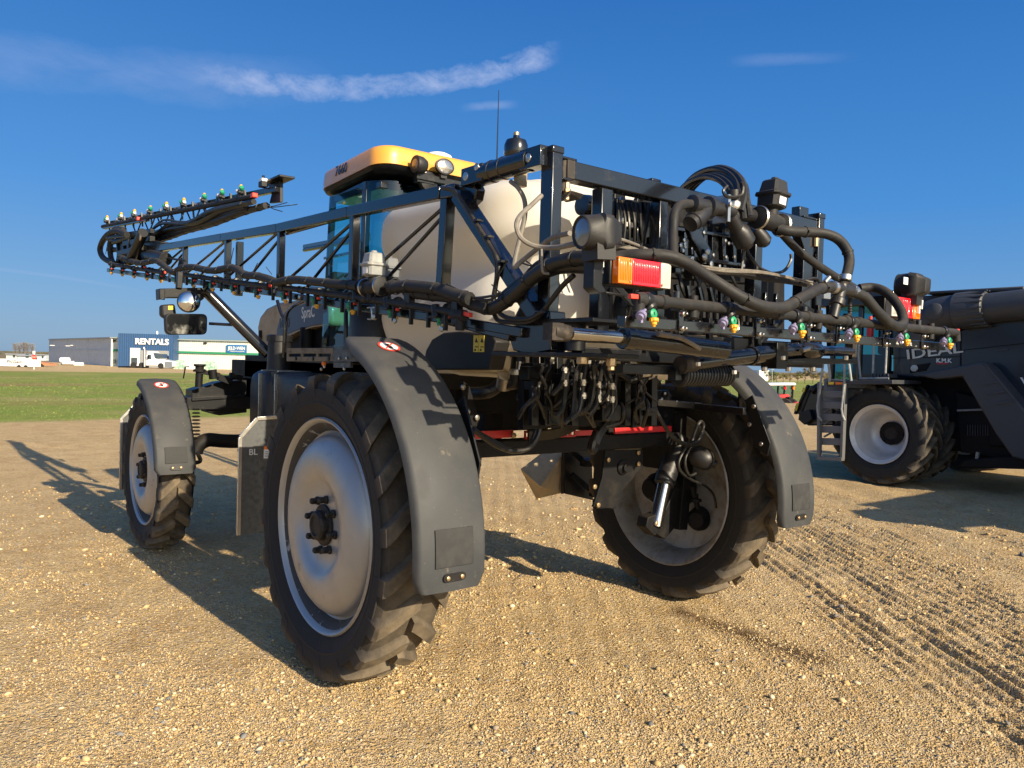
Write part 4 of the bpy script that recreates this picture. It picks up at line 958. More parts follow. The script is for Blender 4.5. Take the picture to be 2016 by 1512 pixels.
def lamp_big(c, ax, label=None):
    c = Vector(c); ax = Vector(ax).normalized(); s, u = orth(ax); b = MB()
    def ring(t, w, h, k=14, e=3.0):
        out = []
        for i in range(k*2):
            a = math.pi*i/k; ca, sa = math.cos(a), math.sin(a)
            out.append(c+ax*t+s*w*math.copysign(abs(ca)**(2/e), ca)+u*h*math.copysign(abs(sa)**(2/e), sa))
        return out
    b.loft([ring(-.125, .045, .040, e=7), ring(-.12, .055, .050, e=7), ring(-.075, .072, .070, e=7), ring(-.068, .078, .078, e=7), ring(-.02, .084, .086, e=6), ring(-.012, .080, .082, e=3), ring(.03, .078, .080, e=2.2), ring(.05, .074, .076, e=2), ring(.062, .076, .078, e=2), ring(.068, .072, .074, e=2), ring(.060, .066, .068, e=2)])
    b.obox(c+ax*-.03-u*.085, ax, s, u, (.10, .13, .08))
    o = b.build('work_lamp', M_lamp, S, smooth=40)
    q = MB(); q.lathe(c, ax, [(.066, .058), (.05, .066), (0, .068)], 28); q.build('lens', M_lens, o)
    q = MB(); q.obox(c+ax*-.06-u*.145-s*-.04, ax, s, u, (.03, .02, .07)); q.lathe(c+ax*-.06-u*.12+s*.055, s, [(.010, 0), (.008, .01), (0, .012)], 8); q.obox(c+ax*-.06-u*.12+s*.045, ax, s, u, (.055, .012, .06)); q.build('lamp_foot', M_white, o, bevel=.003)
    return o
lamp_big(P(1166, 457, Y=2.27), (-.95, .17, -.05)).scale = (.86,)*3
lamp_big(P(1787, 562, Y=2.28), (-.15, 1, .05)).scale = (.9,)*3
q = MB(); p = P(1783, 553, Y=2.16); q.obox(p, X_, Y_, Z_, (.05, .003, .04)); q.build('label_sticker', M_label, S, smooth=0)

# ---------------------------------------------------------------- booms
def XB(u, v): # point on the plane of the left boom
    d = FW*FPX+RT*(u-1008)-UP*(v-756); n = Vector((8.0, .18, 0)); o = Vector((2.40, 2.9, 0)); t = (o-CAM).dot(n)/d.dot(n); return CAM+d*t
b = MB()
tc = [XB(872, 380), XB(690, 418), XB(550, 450), XB(440, 468), XB(308, 490)]
for p, q in zip(tc, tc[1:]): b.bar(p, q, .058, .07)
bc = [XB(1035, 655), XB(880, 628), XB(700, 604), XB(548, 578), XB(420, 560), XB(340, 550), XB(215, 532)]
for p, q in zip(bc, bc[1:]): b.bar(p, q, .06, .05)
boom = b.build('left_boom', M_black, S, bevel=.006)
boom.name = 'spray_boom'
vp = [((882, 392), (872, 565)), ((699, 420), (688, 590)), ((554, 450), (546, 580)), ((449, 468), (444, 562)), ((365, 482), (361, 550))]
wv = [.062, .055, .05, .05, .045]
for i, (t, q) in enumerate(vp):
    t3 = XB(*t); q3 = XB(*q); q3 = Vector((t3.x, t3.y, q3.z)) if i else XB(*q)
    b = MB().bar(t3, q3, wv[i], wv[i], Y_); b.build('boom_post', M_black, boom, bevel=.004)
b = MB(); t3 = XB(418, 470)+X_*.25; b.bar(t3, Vector((t3.x, t3.y, t3.z-.5)), .06, .05, Y_); b.build('boom_post', M_black, boom, bevel=.004)
b = MB()
for (a, c) in (((876, 400), (748, 514)), ((876, 414), (778, 524)), ((748, 514), (655, 590)), ((778, 524), (705, 603)), ((690, 437), (535, 574)), ((690, 450), (585, 583)), ((549, 452), (428, 559)), ((549, 466), (470, 566)), ((446, 470), (350, 549)), ((446, 482), (380, 553)), ((361, 486), (300, 538)), ((361, 494), (320, 542)), ((700, 420), (560, 460))):
    b.tube([XB(*a)+X_*.02, XB(*c)+X_*.02], .011, 8)
b.builds('boom_brace', M_black, boom)
b = MB()      # heavy inner brace and hinge gussets
b.bar(XB(905, 385), XB(1062, 625), .085, .07); b.bar(XB(878, 380), XB(905, 376), .08, .07)
b.prism([XB(u, v) for u, v in ((876, 384), (918, 362), (930, 352), (938, 372), (934, 392), (915, 410))], X_*.06)
b.prism([XB(u, v) for u, v in ((1000, 660), (1018, 640), (1060, 612), (1082, 612), (1084, 690), (1040, 698), (1010, 690))], X_*.10)
b.bar(XB(1010, 660), XB(820, 612), .055, .06)
b.build('boom_root', M_black, boom, bevel=.006)
b = MB(); p, q = XB(930, 350), Vector((mx0-.01, YR+.05, P(1066, 308, Y=YR+.05).z)); d = (q-p).normalized()
b.m(0).cyl(p+d*.10, q-d*.08, .054, 22).lathe(p+d*.18, d, [(.058, -.008), (.058, .008)], 22).lathe(p+d*.27, d, [(.058, -.004), (.058, .004)], 22).obox(p+d*.05, d, X_, Z_, (.18, .09, .09)).obox(q-d*.05, d, X_, Z_, (.15, .075, .095))
b.m(1).lathe(p-X_*.035, -X_, [(.024, 0), (.024, .012), (0, .016)], 10).lathe(p+d*.10-X_*.04+Z_*.03, -X_, [(.02, 0), (.02, .012), (0, .016)], 10).lathe(q-d*.06-X_*.03, -X_, [(.022, 0), (.022, .012), (0, .016)], 10)
b.build('boom_cylinder', [M_black, M_steel], boom, bevel=.003)
b = MB(); p = XB(1000, 297)+X_*.05; b.m(0).lathe(p, Z_, [(0, -.075), (.042, -.073), (.046, -.04), (.060, -.015), (.060, .035), (.05, .06), (.018, .072), (.015, .085), (0, .085)], 26).m(1).lathe(p+Z_*.07, Z_, [(.015, 0), (.015, .03), (0, .032)], 10).cbox(XB(1009, 350)+X_*.05, (.06, .03, .07))
b.build('accumulator', [M_black, M_brass], S)
# outer (folded back) section
f0, f1 = P(218, 440, X=2.25), P(520, 378, X=2.62)
g0, g1 = P(230, 478, X=2.25), P(522, 398, X=2.62)
def FO(t, dz=0, dx=0): return f0+(f1-f0)*t+Z_*dz+X_*dx
b = MB(); b.bar(FO(-.02), FO(1.06), .05, .05); b.bar(FO(-.01, -.06, -.06), FO(.36, -.06, -.06), .045); b.bar(FO(.22, -.22), FO(1.02, -.13), .035)
ob = b.build('outer_boom', M_black, S, bevel=.004); ob.name = 'spray_boom'
b = MB(); e = P(540, 372, X=2.66)
b.prism([P(u, v, X=2.66) for u, v in ((520, 358), (535, 351), (551, 353), (551, 398), (530, 400), (536, 376))], X_*.03); b.box(P(520, 356, X=2.60), P(550, 350, X=2.60)+Vector((.14, 0, .012)))
b.build('boom_tip_guard', M_black2, ob, bevel=.004)
b = MB()
for k in range(7): t = .18+.1*k; b.tube([FO(t), FO(t+.05, -.20)], .009, 6).tube([FO(t+.05, -.20), FO(t+.1)], .009, 6)
b.builds('boom_brace', M_black, ob)
b = MB()
for a0, a1 in ((0, .30), (.34, 1.0)): b.tube([FO(a0-.02, -.045, -.07), FO(a1-.01, -.045, -.07)], .024, 10)
op = b.builds('spray_pipe', M_hose, ob)
b = MB()
for t in (.31, 1.0): b.cbox(FO(t, -.045, -.09), (.05, .06, .04))
b.builds('end_cap_valve', M_redcap, op, bevel=.006)
b = MB(); b.hose([FO(t, dz, -.02) for t, dz in ((1.02, -.13), (.9, -.16), (.75, -.22), (.6, -.25), (.45, -.30), (.33, -.30), (.25, -.38), (.1, -.36), (0, -.34))], .032, 8, 6, .25); b.hose([FO(t, dz, -.09) for t, dz in ((1.0, -.10), (.85, -.12), (.7, -.20), (.55, -.17), (.42, -.27), (.3, -.24), (.1, -.28))], .026, 8)
b.hose([FO(t, dz, -.05) for t, dz in ((.95, -.12), (.8, -.19), (.62, -.22), (.5, -.25))], .016, 6)
b.builds('boom_hose', M_hoseb, ob)
r6 = random.Random(8); b = MB()
for k in range(5):
    d1 = r6.uniform(-.03, .03); b.hose([FO(t, dz+d1, -.03-.02*k+r6.uniform(-.02, .02)) for t, dz in ((.95, -.11), (.8, -.14+d1), (.65, -.20), (.5, -.18+d1*2), (.35, -.26), (.2, -.24+d1), (.05, -.22))], r6.choice((.012, .016, .02)), 7, 6)
for k in range(14): t = .03+.07*k; b.bar(FO(t, .03, -.06), FO(t+.004, -.13, -.05), .022, .014)
b.build('boom_harness', M_hoseb, ob)
b = MB()
for q in ((.03, -.04), (.05, .03), (.09, .0)): b.tube(smoothpts([FO(1.02, -.13), FO(1.04, -.15+q[1]*.3), FO(1.05+q[0], -.16+q[1])], 4), .004, 5)
b.builds('cable_tail', M_hoseb, ob)
M_lilac = mat('pale_plastic', (.62, .60, .64), .45)
def flip_nozzle(parent, c, sw):
    c = Vector(c); b = MB(); b.cyl(c-Z_*.05, c+Z_*.035, .016, 10); b.cbox(c+Z_*.01, (.04, .07, .03)); b.lathe(c+Vector((-.02, -.06, .0)), -X_, [(.02, 0), (.02, .03), (0, .03)], 10)
    o = b.build('nozzle', M_black2, parent, bevel=.002)
    s = 1 if sw else -1
    g = MB(); g.lathe(c+Vector((-.01, .045*s, .045)), Vector((-.3, .7*s, .5)), [(.020, -.02), (.024, 0), (.018, .016), (0, .018)], 10); g.build('nozzle_cap', M_green, o)
    g = MB(); g.lathe(c+Vector((-.01, -.05*s, .03)), Vector((-.3, -.8*s, .3)), [(.018, -.02), (.022, 0), (.015, .018), (0, .02)], 10); g.build('spare_nozzle_cap', M_lilac, o)
    g = MB(); g.lathe(c+Z_*.055, Z_, [(.016, -.01), (.020, .01), (.014, .02), (.011, .03), (0, .03)], 10); g.build('nozzle_tip', M_yellow, o)
    return o
us = [221, 249, 275.5, 307, 339, 373.6, 414, 449, 487]; sw = [1, 1, 1, 0, 1, 1, 0, 0, 0]; base = {}
for i, u in enumerate(us):
    # parameter along the section from the photo's own spacing
    lo_, hi_ = -.1, 1.2
    for _ in range(40):
        mdl = (lo_+hi_)/2; q = FO(mdl)-CAM; uu = 1008+FPX*q.dot(RT)/q.dot(FW)
        if uu < u: lo_ = mdl
        else: hi_ = mdl
    c = FO(lo_, .005, -.06)
    if sw[i] not in base: o = flip_nozzle(op, c, sw[i]); base[sw[i]] = (o, WL[o]-c)
    else: copy_at(base[sw[i]][0], op, c+base[sw[i]][1])
b = MB(); c = FO(1.02, .05, -.05); b.cbox(c, (.06, .08, .05)); b.cyl(c, c+Z_*.08, .012, 8); b.m(1).cbox(c+Z_*.035, (.05, .07, .03)); b.build('end_nozzle_body', [M_black2, M_white], op, bevel=.004)
# outer hinge between the sections
b = MB(); H_ = lambda u, v, dx=0: P(u, v, X=2.24+dx)
b.cyl(H_(282, 458, -.1), H_(256, 514, -.1), .055, 16); b.m(1).lathe(H_(277, 468, -.16), -X_, [(.035, 0), (.035, .01), (0, .012)], 12).m(0)
b.prism([H_(u, v) for u, v in ((284, 470), (316, 476), (314, 490), (300, 500), (292, 512), (275, 515), (272, 498))], X_*.12)
b.prism([H_(u, v) for u, v in ((228, 470), (240, 466), (246, 520), (226, 526), (230, 500))], X_*.10)
b.bar(H_(240, 500), H_(290, 488), .12, .06); b.bar(H_(246, 480), H_(300, 470), .06); b.bar(H_(258, 472), H_(258, 520), .08); b.bar(H_(232, 462), H_(236, 516), .05)
b.cyl(H_(296, 504, -.02), H_(326, 510, -.02), .07, 14); b.tube([H_(326, 508), H_(365, 513)], .012, 6); b.prism([H_(u, v, .3) for u, v in ((350, 520), (354, 506), (359, 508), (361, 530), (348, 530))], X_*.05)
b.bar(H_(250, 462), H_(300, 455), .05); b.bar(H_(270, 485), H_(275, 515), .07)
b.builds('outer_hinge', [M_black2, M_brass], boom, bevel=.005)
b = MB()
b.hose([H_(u, v, -.06) for u, v in ((250, 462), (232, 455), (215, 460), (202, 475), (197, 492), (203, 507), (218, 516), (228, 520))], .036, 10)
b.hose([H_(u, v, -.03) for u, v in ((244, 452), (226, 452), (219, 470), (217, 495), (220, 512), (225, 520))], .034, 10)
b.tube([H_(214, 466), H_(208, 500)], .004, 5)
b.builds('hinge_hose', M_hose, boom)

# left boom plumbing: pipe runs, red end valves, nozzles
def PB(u, v, dx=-.09): # plane just outside the boom
    p = XB(u, v); return CAM+(p-CAM)*((p.x+dx)/p.x)
b = MB()
for pts in ([(218, 519), (262, 528)], [(262, 528), (322, 537)], [(352, 539), (430, 551), (528, 564)], [(556, 566), (640, 577), (720, 588), (800, 600), (896, 616)]):
    b.tube([PB(*q) for q in pts], .021, 12)
    for q in pts:
        b.lathe(PB(*q), Y_, [(.021, -.03), (.028, -.024), (.028, .024), (.021, .03)], 12)
for u, v in ((590, 570), (600, 571), (690, 583), (742, 590), (760, 594), (398, 546), (455, 554)): b.lathe(PB(u, v), Y_, [(.021, -.012), (.026, -.01), (.026, .01), (.021, .012)], 12)
bp = b.builds('spray_pipe', M_hose, boom)
b = MB()
for (u, v, s) in ((916, 621, -1), (906, 620, 0), (322, 537, -1), (529, 564, -1), (556, 566, 1), (345, 538, 1), (284, 527, -1)):
    p = PB(u, v)
    if s: b.m(1).obox(p+Y_*.02*s+Z_*.006, Y_*1+Z_*.2, X_, Z_, (.06, .024, .022)).m(0).cyl(p+Y_*-.05*s, p+Y_*-.0*s, .028, 14)
    else: b.m(0).cyl(p, p-Z_*.08, .024, 14).lathe(p, Y_, [(.026, -.03), (.03, 0), (.03, .06), (.02, .07)], 14)
b.builds('end_cap_valve', [M_hose, M_redcap], bp, bevel=.002)
yu = [880, 787, 699, 629, 567, 514, 465, 423, 387, 354, 322, 306, 280, 258, 238]
n1 = None; base_y = 3.533
for k in range(15):
    y = 3.533+.508*k*math.cos(R_(6.3)); x = 2.331-.0146*k; z = 2.011+.0557*k+.105
    c = Vector((x, y, z))
    if n1 is None: n1 = make_nozzle(bp, c, Y_, -X_, 1); N1 = WL[n1]-c
    else: copy_at(n1, bp, c+N1)
b = MB()
for u in range(300, 900, 34):
    v = 519+(u-218)*(616-519)/(896-218); p = PB(u, v); b.bar(p+Z_*.02, p-Z_*.10, .022, .016, Y_); b.cbox(p+X_*.03, (.06, .05, .02))
b.builds('bar_strap', M_black2, bp, bevel=.002)
b = MB()
for u, v in ((762, 594), (857, 610), (700, 580)): b.m(0).cyl(PB(u, v-10), PB(u+2, v+14), .024, 14).cbox(PB(u+2, v+14), (.06, .08, .012))
for u, v in ((726, 618), (735, 618)): b.m(1).tube(smoothpts([PB(u-3, v-12), PB(u+4, v-12), PB(u+6, v), PB(u+5, v+10), PB(u-2, v+10)], 4), .005, 6)
b.m(1)
for u, v in ((739, 624), (780, 632), (872, 648), (592, 585)): b.lathe(PB(u, v), -X_, [(.014, 0), (.016, .014), (0, .016)], 8)
b.m(0).cbox(PB(900, 607), (.04, .05, .16)); b.cbox(PB(806, 585), (.04, .06, .07))
b.builds('pipe_clamp', [M_black2, M_steel], bp, bevel=.002)
# hoses along the left boom
b = MB()
hp = [(236, 506), (262, 515), (280, 518), (305, 513), (320, 521), (341, 536), (358, 527), (381, 526), (399, 530), (421, 533), (437, 530), (454, 527), (469, 531), (482, 541), (504, 543), (527, 549), (545, 556), (560, 553), (578, 551), (597, 552), (620, 555), (653, 558), (678, 560), (706, 563)]
b.hose([PB(u, v, -.12) for u, v in hp], .030, 10, 5, .30)
b.hose([PB(u, v, -.12) for u, v in ((778, 566), (806, 563), (840, 566), (868, 571), (896, 581), (925, 588))], .034, 10, 5, .25)
b.hose([PB(u, v, -.08) for u, v in ((800, 572), (836, 579), (880, 583), (915, 592), (945, 603), (962, 606))], .034, 12, 5, .22)
b.builds('boom_hose', M_hose, boom)
b = MB()
b.hose([PB(u, v, -.06) for u, v in ((935, 600), (964, 607), (985, 600), (1015, 577), (1050, 545), (1085, 522), (1115, 512), (1150, 508), (1190, 512))], .034, 12, 5, .16)
b.hose([PB(u, v, -.02) for u, v in ((990, 590), (1020, 565), (1045, 548), (1085, 530), (1120, 524), (1190, 526))], .034, 12, 5)
b.hose([PB(u, v, .06) for u, v in ((1010, 588), (1030, 560), (1055, 530), (1070, 520))], .03, 10, 5)
b.hose([PB(u, v, .25) for u, v in ((1025, 640), (1040, 610), (1052, 585), (1075, 570), (1090, 566))], .05, 12, 5)
b.builds('supply_hose', M_hoseb, S)
b = MB()
b.hose([PB(u, v, -.04) for u, v in ((872, 370), (888, 374), (905, 392), (930, 430), (955, 470), (972, 498), (978, 520), (978, 545), (974, 575), (970, 600), (978, 628), (1000, 634), (1040, 634), (1062, 620), (1090, 585), (1110, 560), (1130, 542))], .012, 8, 5)
b.hose([PB(u, v, -.05) for u, v in ((880, 370), (896, 376), (912, 400), (940, 445), (965, 485), (982, 520), (976, 560), (972, 590), (980, 612), (1000, 626), (1040, 628), (1070, 612))], .012, 8, 5)
for q in ((942, 434), (963, 466), (990, 515)): p = PB(q[0], q[1], -.05); b.cbox(p, (.04, .03, .010))
b.builds('hydraulic_hose', M_hoseb, boom)
b = MB()
for pts in ([(700, 566), (725, 577), (760, 563), (775, 560)], [(590, 556), (640, 560), (690, 566)], [(560, 548), (600, 548), (640, 556), (700, 562)], [(765, 560), (820, 560), (870, 574), (930, 586), (975, 582)], [(880, 560), (930, 585), (965, 590), (985, 575)], [(470, 530), (500, 540), (520, 545), (540, 550)]): b.hose([PB(u, v, -.11) for u, v in pts], .007, 6, 5)
for (a, c) in (((453, 522), (460, 488)), ((500, 532), (507, 518)), ((535, 540), (524, 526)), ((1036, 514), (1047, 522)), ((1028, 518), (1046, 524)), ((980, 545), (1000, 512)), ((968, 560), (988, 580))): b.tube([PB(*a), PB(*c)], .0035, 4)
b.builds('cable', M_hoseb, boom)
# motor valves on the left boom
def motor_valve(c, mcol, ax, up, parent, s=1.0):
    c = Vector(c); ax = Vector(ax).normalized(); up = Vector(up).normalized(); sd = ax.cross(up).normalized(); b = MB()
    def rg(h, w, d, cut=.25):
        pts = [(-w, -d*(1-cut)), (-w*(1-cut), -d), (w*(1-cut), -d), (w, -d*(1-cut)), (w, d*(1-cut)), (w*(1-cut), d), (-w*(1-cut), d), (-w, d*(1-cut))]
        return [c+up*h*s+ax*x*s+sd*y*s for x, y in pts]
    b.loft([rg(.055, .035, .035), rg(.065, .052, .052), rg(.115, .054, .054), rg(.118, .064, .064), rg(.132, .064, .064), rg(.135, .052, .052), rg(.185, .044, .044), rg(.192, .036, .036)])
    b.lathe(c, up, [(.017*s, .19*s), (.017*s, .205*s), (0, .208*s)], 12)
    o = b.build('motor_valve', mcol, parent, smooth=25, bevel=.003)
    q = MB(); q.m(0).lathe(c, ax, [(.03*s, -.10*s), (.05*s, -.095*s), (.05*s, -.08*s), (.036*s, -.07*s), (.042*s, -.03*s), (.042*s, .03*s), (.036*s, .07*s), (.05*s, .08*s), (.05*s, .095*s), (.03*s, .10*s)], 22).cyl(c, c+up*.06*s, .032*s, 16)
    q.m(1).lathe(c+ax*.088*s, ax, [(.052*s, -.008*s), (.056*s, 0), (.052*s, .008*s)], 22, closed=True).lathe(c-ax*.088*s, ax, [(.052*s, -.008*s), (.056*s, 0), (.052*s, .008*s)], 22, closed=True)
    q.build('valve_body', [M_hose, M_steel], o)
    q = MB(); q.obox(c+up*.09*s-sd*.0545*s, ax, sd, up, (.05*s, .003, .035*s)); q.obox(c+up*.09*s+sd*.0545*s, ax, sd, up, (.05*s, .003, .035*s)); q.build('label_sticker', M_label, o, smooth=0)
    return o
motor_valve(PB(735, 565, -.10), M_grey, Y_, Z_, boom, 1.05)
motor_valve(PB(766, 566, .08), M_greyd, Y_, Z_, boom, .95)
b = MB()
b.cyl(PB(728, 560, -.10), PB(730, 592, -.10), .022, 14).cyl(PB(755, 580, -.06), PB(768, 560, -.06), .03, 14).cyl(PB(771, 565, -.08), PB(780, 566, -.08), .042, 16).cyl(PB(708, 563, -.10), PB(722, 564, -.1), .04, 16)
b.builds('valve_manifold', M_hose, boom)

# ---------------------------------------------------------------- right boom folded along the far side (mirror of the left one)
def mirror_boom():
    b = MB(); mir = lambda p: Vector((2*XC-p.x, p.y, p.z))
    for p, q in zip(tc, tc[1:]): b.bar(mir(p), mir(q), .058, .07)
    for p, q in zip(bc, bc[1:]): b.bar(mir(p), mir(q), .06, .05)
    o = b.build('spray_boom', M_black, S, bevel=.005)
    for i, (t, q) in enumerate(vp):
        t3 = mir(XB(*t)); q3 = mir(XB(*q)); MB().bar(t3, Vector((t3.x, t3.y, q3.z)), wv[i], wv[i], Y_).build('boom_post', M_black, o, bevel=.004)
    b = MB()
    for (a, c) in (((876, 400), (655, 590)), ((690, 437), (585, 530)), ((549, 452), (462, 528)), ((446, 470), (378, 524))): b.tube([mir(XB(*a)), mir(XB(*c))], .011, 6)
    b.builds('boom_brace', M_black, o)
    b = MB(); b.hose([mir(PB(u, v, -.12)) for u, v in hp], .03, 8, 4); b.tube([mir(PB(896, 616)), mir(PB(556, 566)), mir(PB(262, 528))], .021, 8); b.builds('boom_hose', M_hose, o)
    mf = lambda t, dz=0: mir(FO(t, dz))
    b = MB(); b.bar(mf(0), mf(.55), .05); b.bar(mf(.2, -.22), mf(.55, -.18), .035); b.tube([mf(0, -.05), mf(.55, -.05)], .03, 8); b.build('outer_boom_section', M_black, o)
mirror_boom()

# ---------------------------------------------------------------- plumbing on the rack
b = MB(); yv = 2.45
def V(u, v, dy=0): return P(u, v, Y=yv+dy)
b.cyl(V(1362, 403), V(1420, 412), .036, 16).cyl(V(1420, 412), V(1500, 430), .034, 16)
b.lathe(V(1392, 412), V(1352, 447)-V(1392, 412), [(.03, -.04), (.036, 0), (.044, .06), (.046, .07), (.046, .12), (.040, .125), (.040, .15), (.02, .155)], 18)
b.lathe(V(1367, 403), X_, [(.024, -.03), (.045, -.02), (.045, .02), (.03, .03)], 16).lathe(V(1395, 408), X_, [(.03, -.02), (.052, -.012), (.052, .02), (.03, .03)], 16)
b.cyl(V(1444, 430), V(1444, 375), .034, 16).cyl(V(1438, 425), V(1452, 452), .036, 16).lathe(V(1452, 450), V(1468, 478)-V(1452, 450), [(.03, -.03), (.038, .0), (.052, .02), (.054, .09), (.04, .10), (.03, .12)], 18)
b.lathe(V(1497, 465), Vector((.7, -.2, -.7)), [(.03, -.05), (.04, 0), (.04, .04), (.02, .06)], 14)
b.m(1).lathe(V(1444, 402), Z_, [(.038, -.03), (.042, -.02), (.042, .0), (.038, .01)], 18).cbox(V(1421, 412), (.02, .09, .13)).cbox(V(1468, 417), (.03, .05, .05)).lathe(V(1420, 405), -Y_, [(.012, .045), (.012, .06), (0, .062)], 8)
b.build('section_valve', [M_plastic, M_steel], rack)
mv = motor_valve(V(1516, 436, -.03), M_lamp, (V(1540, 446)-V(1490, 430)), Vector((.12, 0, .9)), rack, 1.12)
b = MB(); b.cyl(V(1536, 392, -.05), V(1538, 383, -.05), .02, 12); b.build('valve_indicator', M_refl, mv)
# rubber hoses
b = MB()
b.hose([P(u, v, Y=yy) for u, v, yy in ((1190, 513, 2.4), (1224, 505, 2.36), (1262, 502, 2.3), (1312, 504, 2.24), (1350, 517, 2.2), (1400, 549, 2.12), (1449, 580, 2.06), (1485, 598, 2.03), (1514, 606, 2.02), (1547, 604, 2.03), (1583, 584, 2.06), (1612, 569, 2.10), (1640, 565, 2.12))], .0265, 12, 6, .38)
b.hose([P(u, v, Y=yy) for u, v, yy in ((1326, 506, 2.34), (1325, 460, 2.40), (1328, 422, 2.42), (1340, 404, 2.44), (1362, 402, 2.45))], .0225, 12, 6)
b.hose([P(u, v, Y=yy) for u, v, yy in ((1530, 450, 2.40), (1553, 455, 2.36), (1592, 457, 2.32), (1624, 460, 2.28), (1650, 471, 2.24), (1667, 492, 2.2), (1672, 515, 2.18), (1666, 545, 2.15), (1658, 566, 2.12))], .0265, 12, 6, .30)
b.hose([P(u, v, Y=yy) for u, v, yy in ((1536, 456, 2.46), (1568, 490, 2.46), (1600, 515, 2.44), (1645, 545, 2.42), (1690, 572, 2.4), (1712, 590, 2.4), (1740, 640, 2.4))], .022, 12, 6)
b.hose([P(u, v, Y=yy) for u, v, yy in ((1672, 573, 2.12), (1702, 585, 2.10), (1726, 612, 2.08), (1746, 632, 2.07), (1766, 643, 2.07), (1778, 636, 2.1), (1774, 612, 2.14), (1758, 588, 2.2), (1738, 572, 2.26), (1716, 566, 2.32), (1692, 568, 2.36))], .0265, 12, 6)
b.builds('supply_hose', M_hose, S)
b = MB(); ty = 2.12
b.cyl(P(1638, 566, Y=ty), P(1682, 574, Y=ty), .03, 16).cyl(P(1658, 562, Y=ty), P(1646, 600, Y=ty), .03, 16).cyl(P(1646, 600, Y=ty), P(1640, 625, Y=ty), .026, 16).lathe(P(1650, 590, Y=ty), P(1640, 625, Y=ty)-P(1650, 590, Y=ty), [(.03, -.01), (.038, 0), (.038, .03), (.03, .035)], 16)
b.m(1)
for u, v, d in ((1640, 566, (1, 0, .0)), (1680, 574, (1, 0, -.1)), (1664, 547, (.2, 0, 1))): b.lathe(P(u, v, Y=ty), d, [(.030, -.014), (.033, -.012), (.033, .012), (.030, .014)], 16)
b.cyl(P(1623, 556, Y=ty), P(1632, 546, Y=ty), .012, 8); b.cbox(P(1625, 582, Y=ty), (.06, .02, .03))
b.m(0)
for k in range(9): b.lathe(P(1673, 582+k*5, Y=ty+.03), Z_, [(.008, -.008), (.012, 0), (.008, .008)], 8, closed=True)
b.build('hose_tee', [M_plastic, M_steel], S)
b = MB()   # bundle looping over the top beam
for k in range(7):
    o = Vector(((k % 3-1)*.022, (k//3-1)*.03, ((k*5) % 3-1)*.020))
    b.hose([P(u, v, Y=yy)+o for u, v, yy in ((1335, 400, 3.05), (1345, 378, 3.0), (1370, 352, 2.86), (1402, 340, 2.72), (1430, 346, 2.6), (1450, 365, 2.5), (1455, 390, 2.45), (1448 if k % 2 else 1460, 425, 2.44))], .017, 8, 6)
b.hose([P(u, v, Y=2.40) for u, v in ((1432, 366), (1424, 376), (1430, 386), (1446, 388), (1460, 383), (1463, 368), (1460, 358))], .008, 6, 5)
b.builds('hydraulic_hose', M_hoseb, S)
b = MB()   # grey hoses by the mast
b.hose([P(u, v, Y=yy) for u, v, yy in ((1005, 357, 3.1), (1020, 370, 3.05), (1032, 392, 3.02), (1034, 420, 3.0), (1027, 455, 3.0), (1015, 505, 3.0), (1013, 526, 2.98), (1026, 515, 2.95), (1060, 488, 2.85), (1088, 468, 2.7), (1122, 459, 2.5))], .0115, 8, 6)
b.hose([P(u, v, Y=yy) for u, v, yy in ((1066, 385, 2.8), (1046, 404, 2.78), (1025, 424, 2.75), (1017, 443, 2.74), (1024, 466, 2.72), (1044, 481, 2.7), (1068, 487, 2.65), (1098, 487, 2.55), (1132, 480, 2.42))], .0115, 8, 6)
b.hose([P(u, v, Y=yy) for u, v, yy in ((1205, 468, 2.4), (1225, 472, 2.5), (1260, 485, 2.6), (1290, 500, 2.65), (1300, 508, 2.7))], .008, 8, 6)
b.tube(smoothpts([P(u, v, Y=2.6) for u, v in ((1066, 490), (1067, 525), (1070, 537), (1080, 539))], 4), .006, 6)
b.builds('lamp_hose', M_hoseg, S)
b = MB()   # wire harness lying on the rack
r2 = random.Random(3)
for k in range(9):
    dv = r2.uniform(-5, 7); b.hose([P(u, v+dv+r2.uniform(-3, 3), Y=2.62) for u, v in ((1200, 485), (1260, 500), (1320, 515), (1380, 528), (1440, 536), (1500, 545), (1560, 555), (1610, 562))], .0055, 5, 4)
for pts in ([(1465, 480), (1474, 500), (1488, 520), (1490, 530)], [(1464, 490), (1460, 530)], [(1488, 520), (1500, 530), (1540, 545), (1600, 555)], [(1500, 538), (1540, 535), (1556, 515), (1557, 500)], [(1575, 555), (1605, 548), (1615, 560)]): b.hose([P(u, v, Y=2.58) for u, v in pts], .009, 6, 5)
b.hose([P(u, v, Y=2.52) for u, v in ((1493, 405), (1485, 415), (1478, 425))], .005, 5)
b.builds('wire_harness', M_hoseb, S)
b = MB()
for k in range(3): b.hose([P(u, v+dv, Y=2.56) for (u, v), dv in zip(((1205, 478), (1260, 495), (1330, 510), (1420, 530), (1510, 540), (1600, 560)), [r2.uniform(-5, 5) for _ in range(6)])], .004, 5, 5)
b.builds('bare_cable', M_hoseg, S)
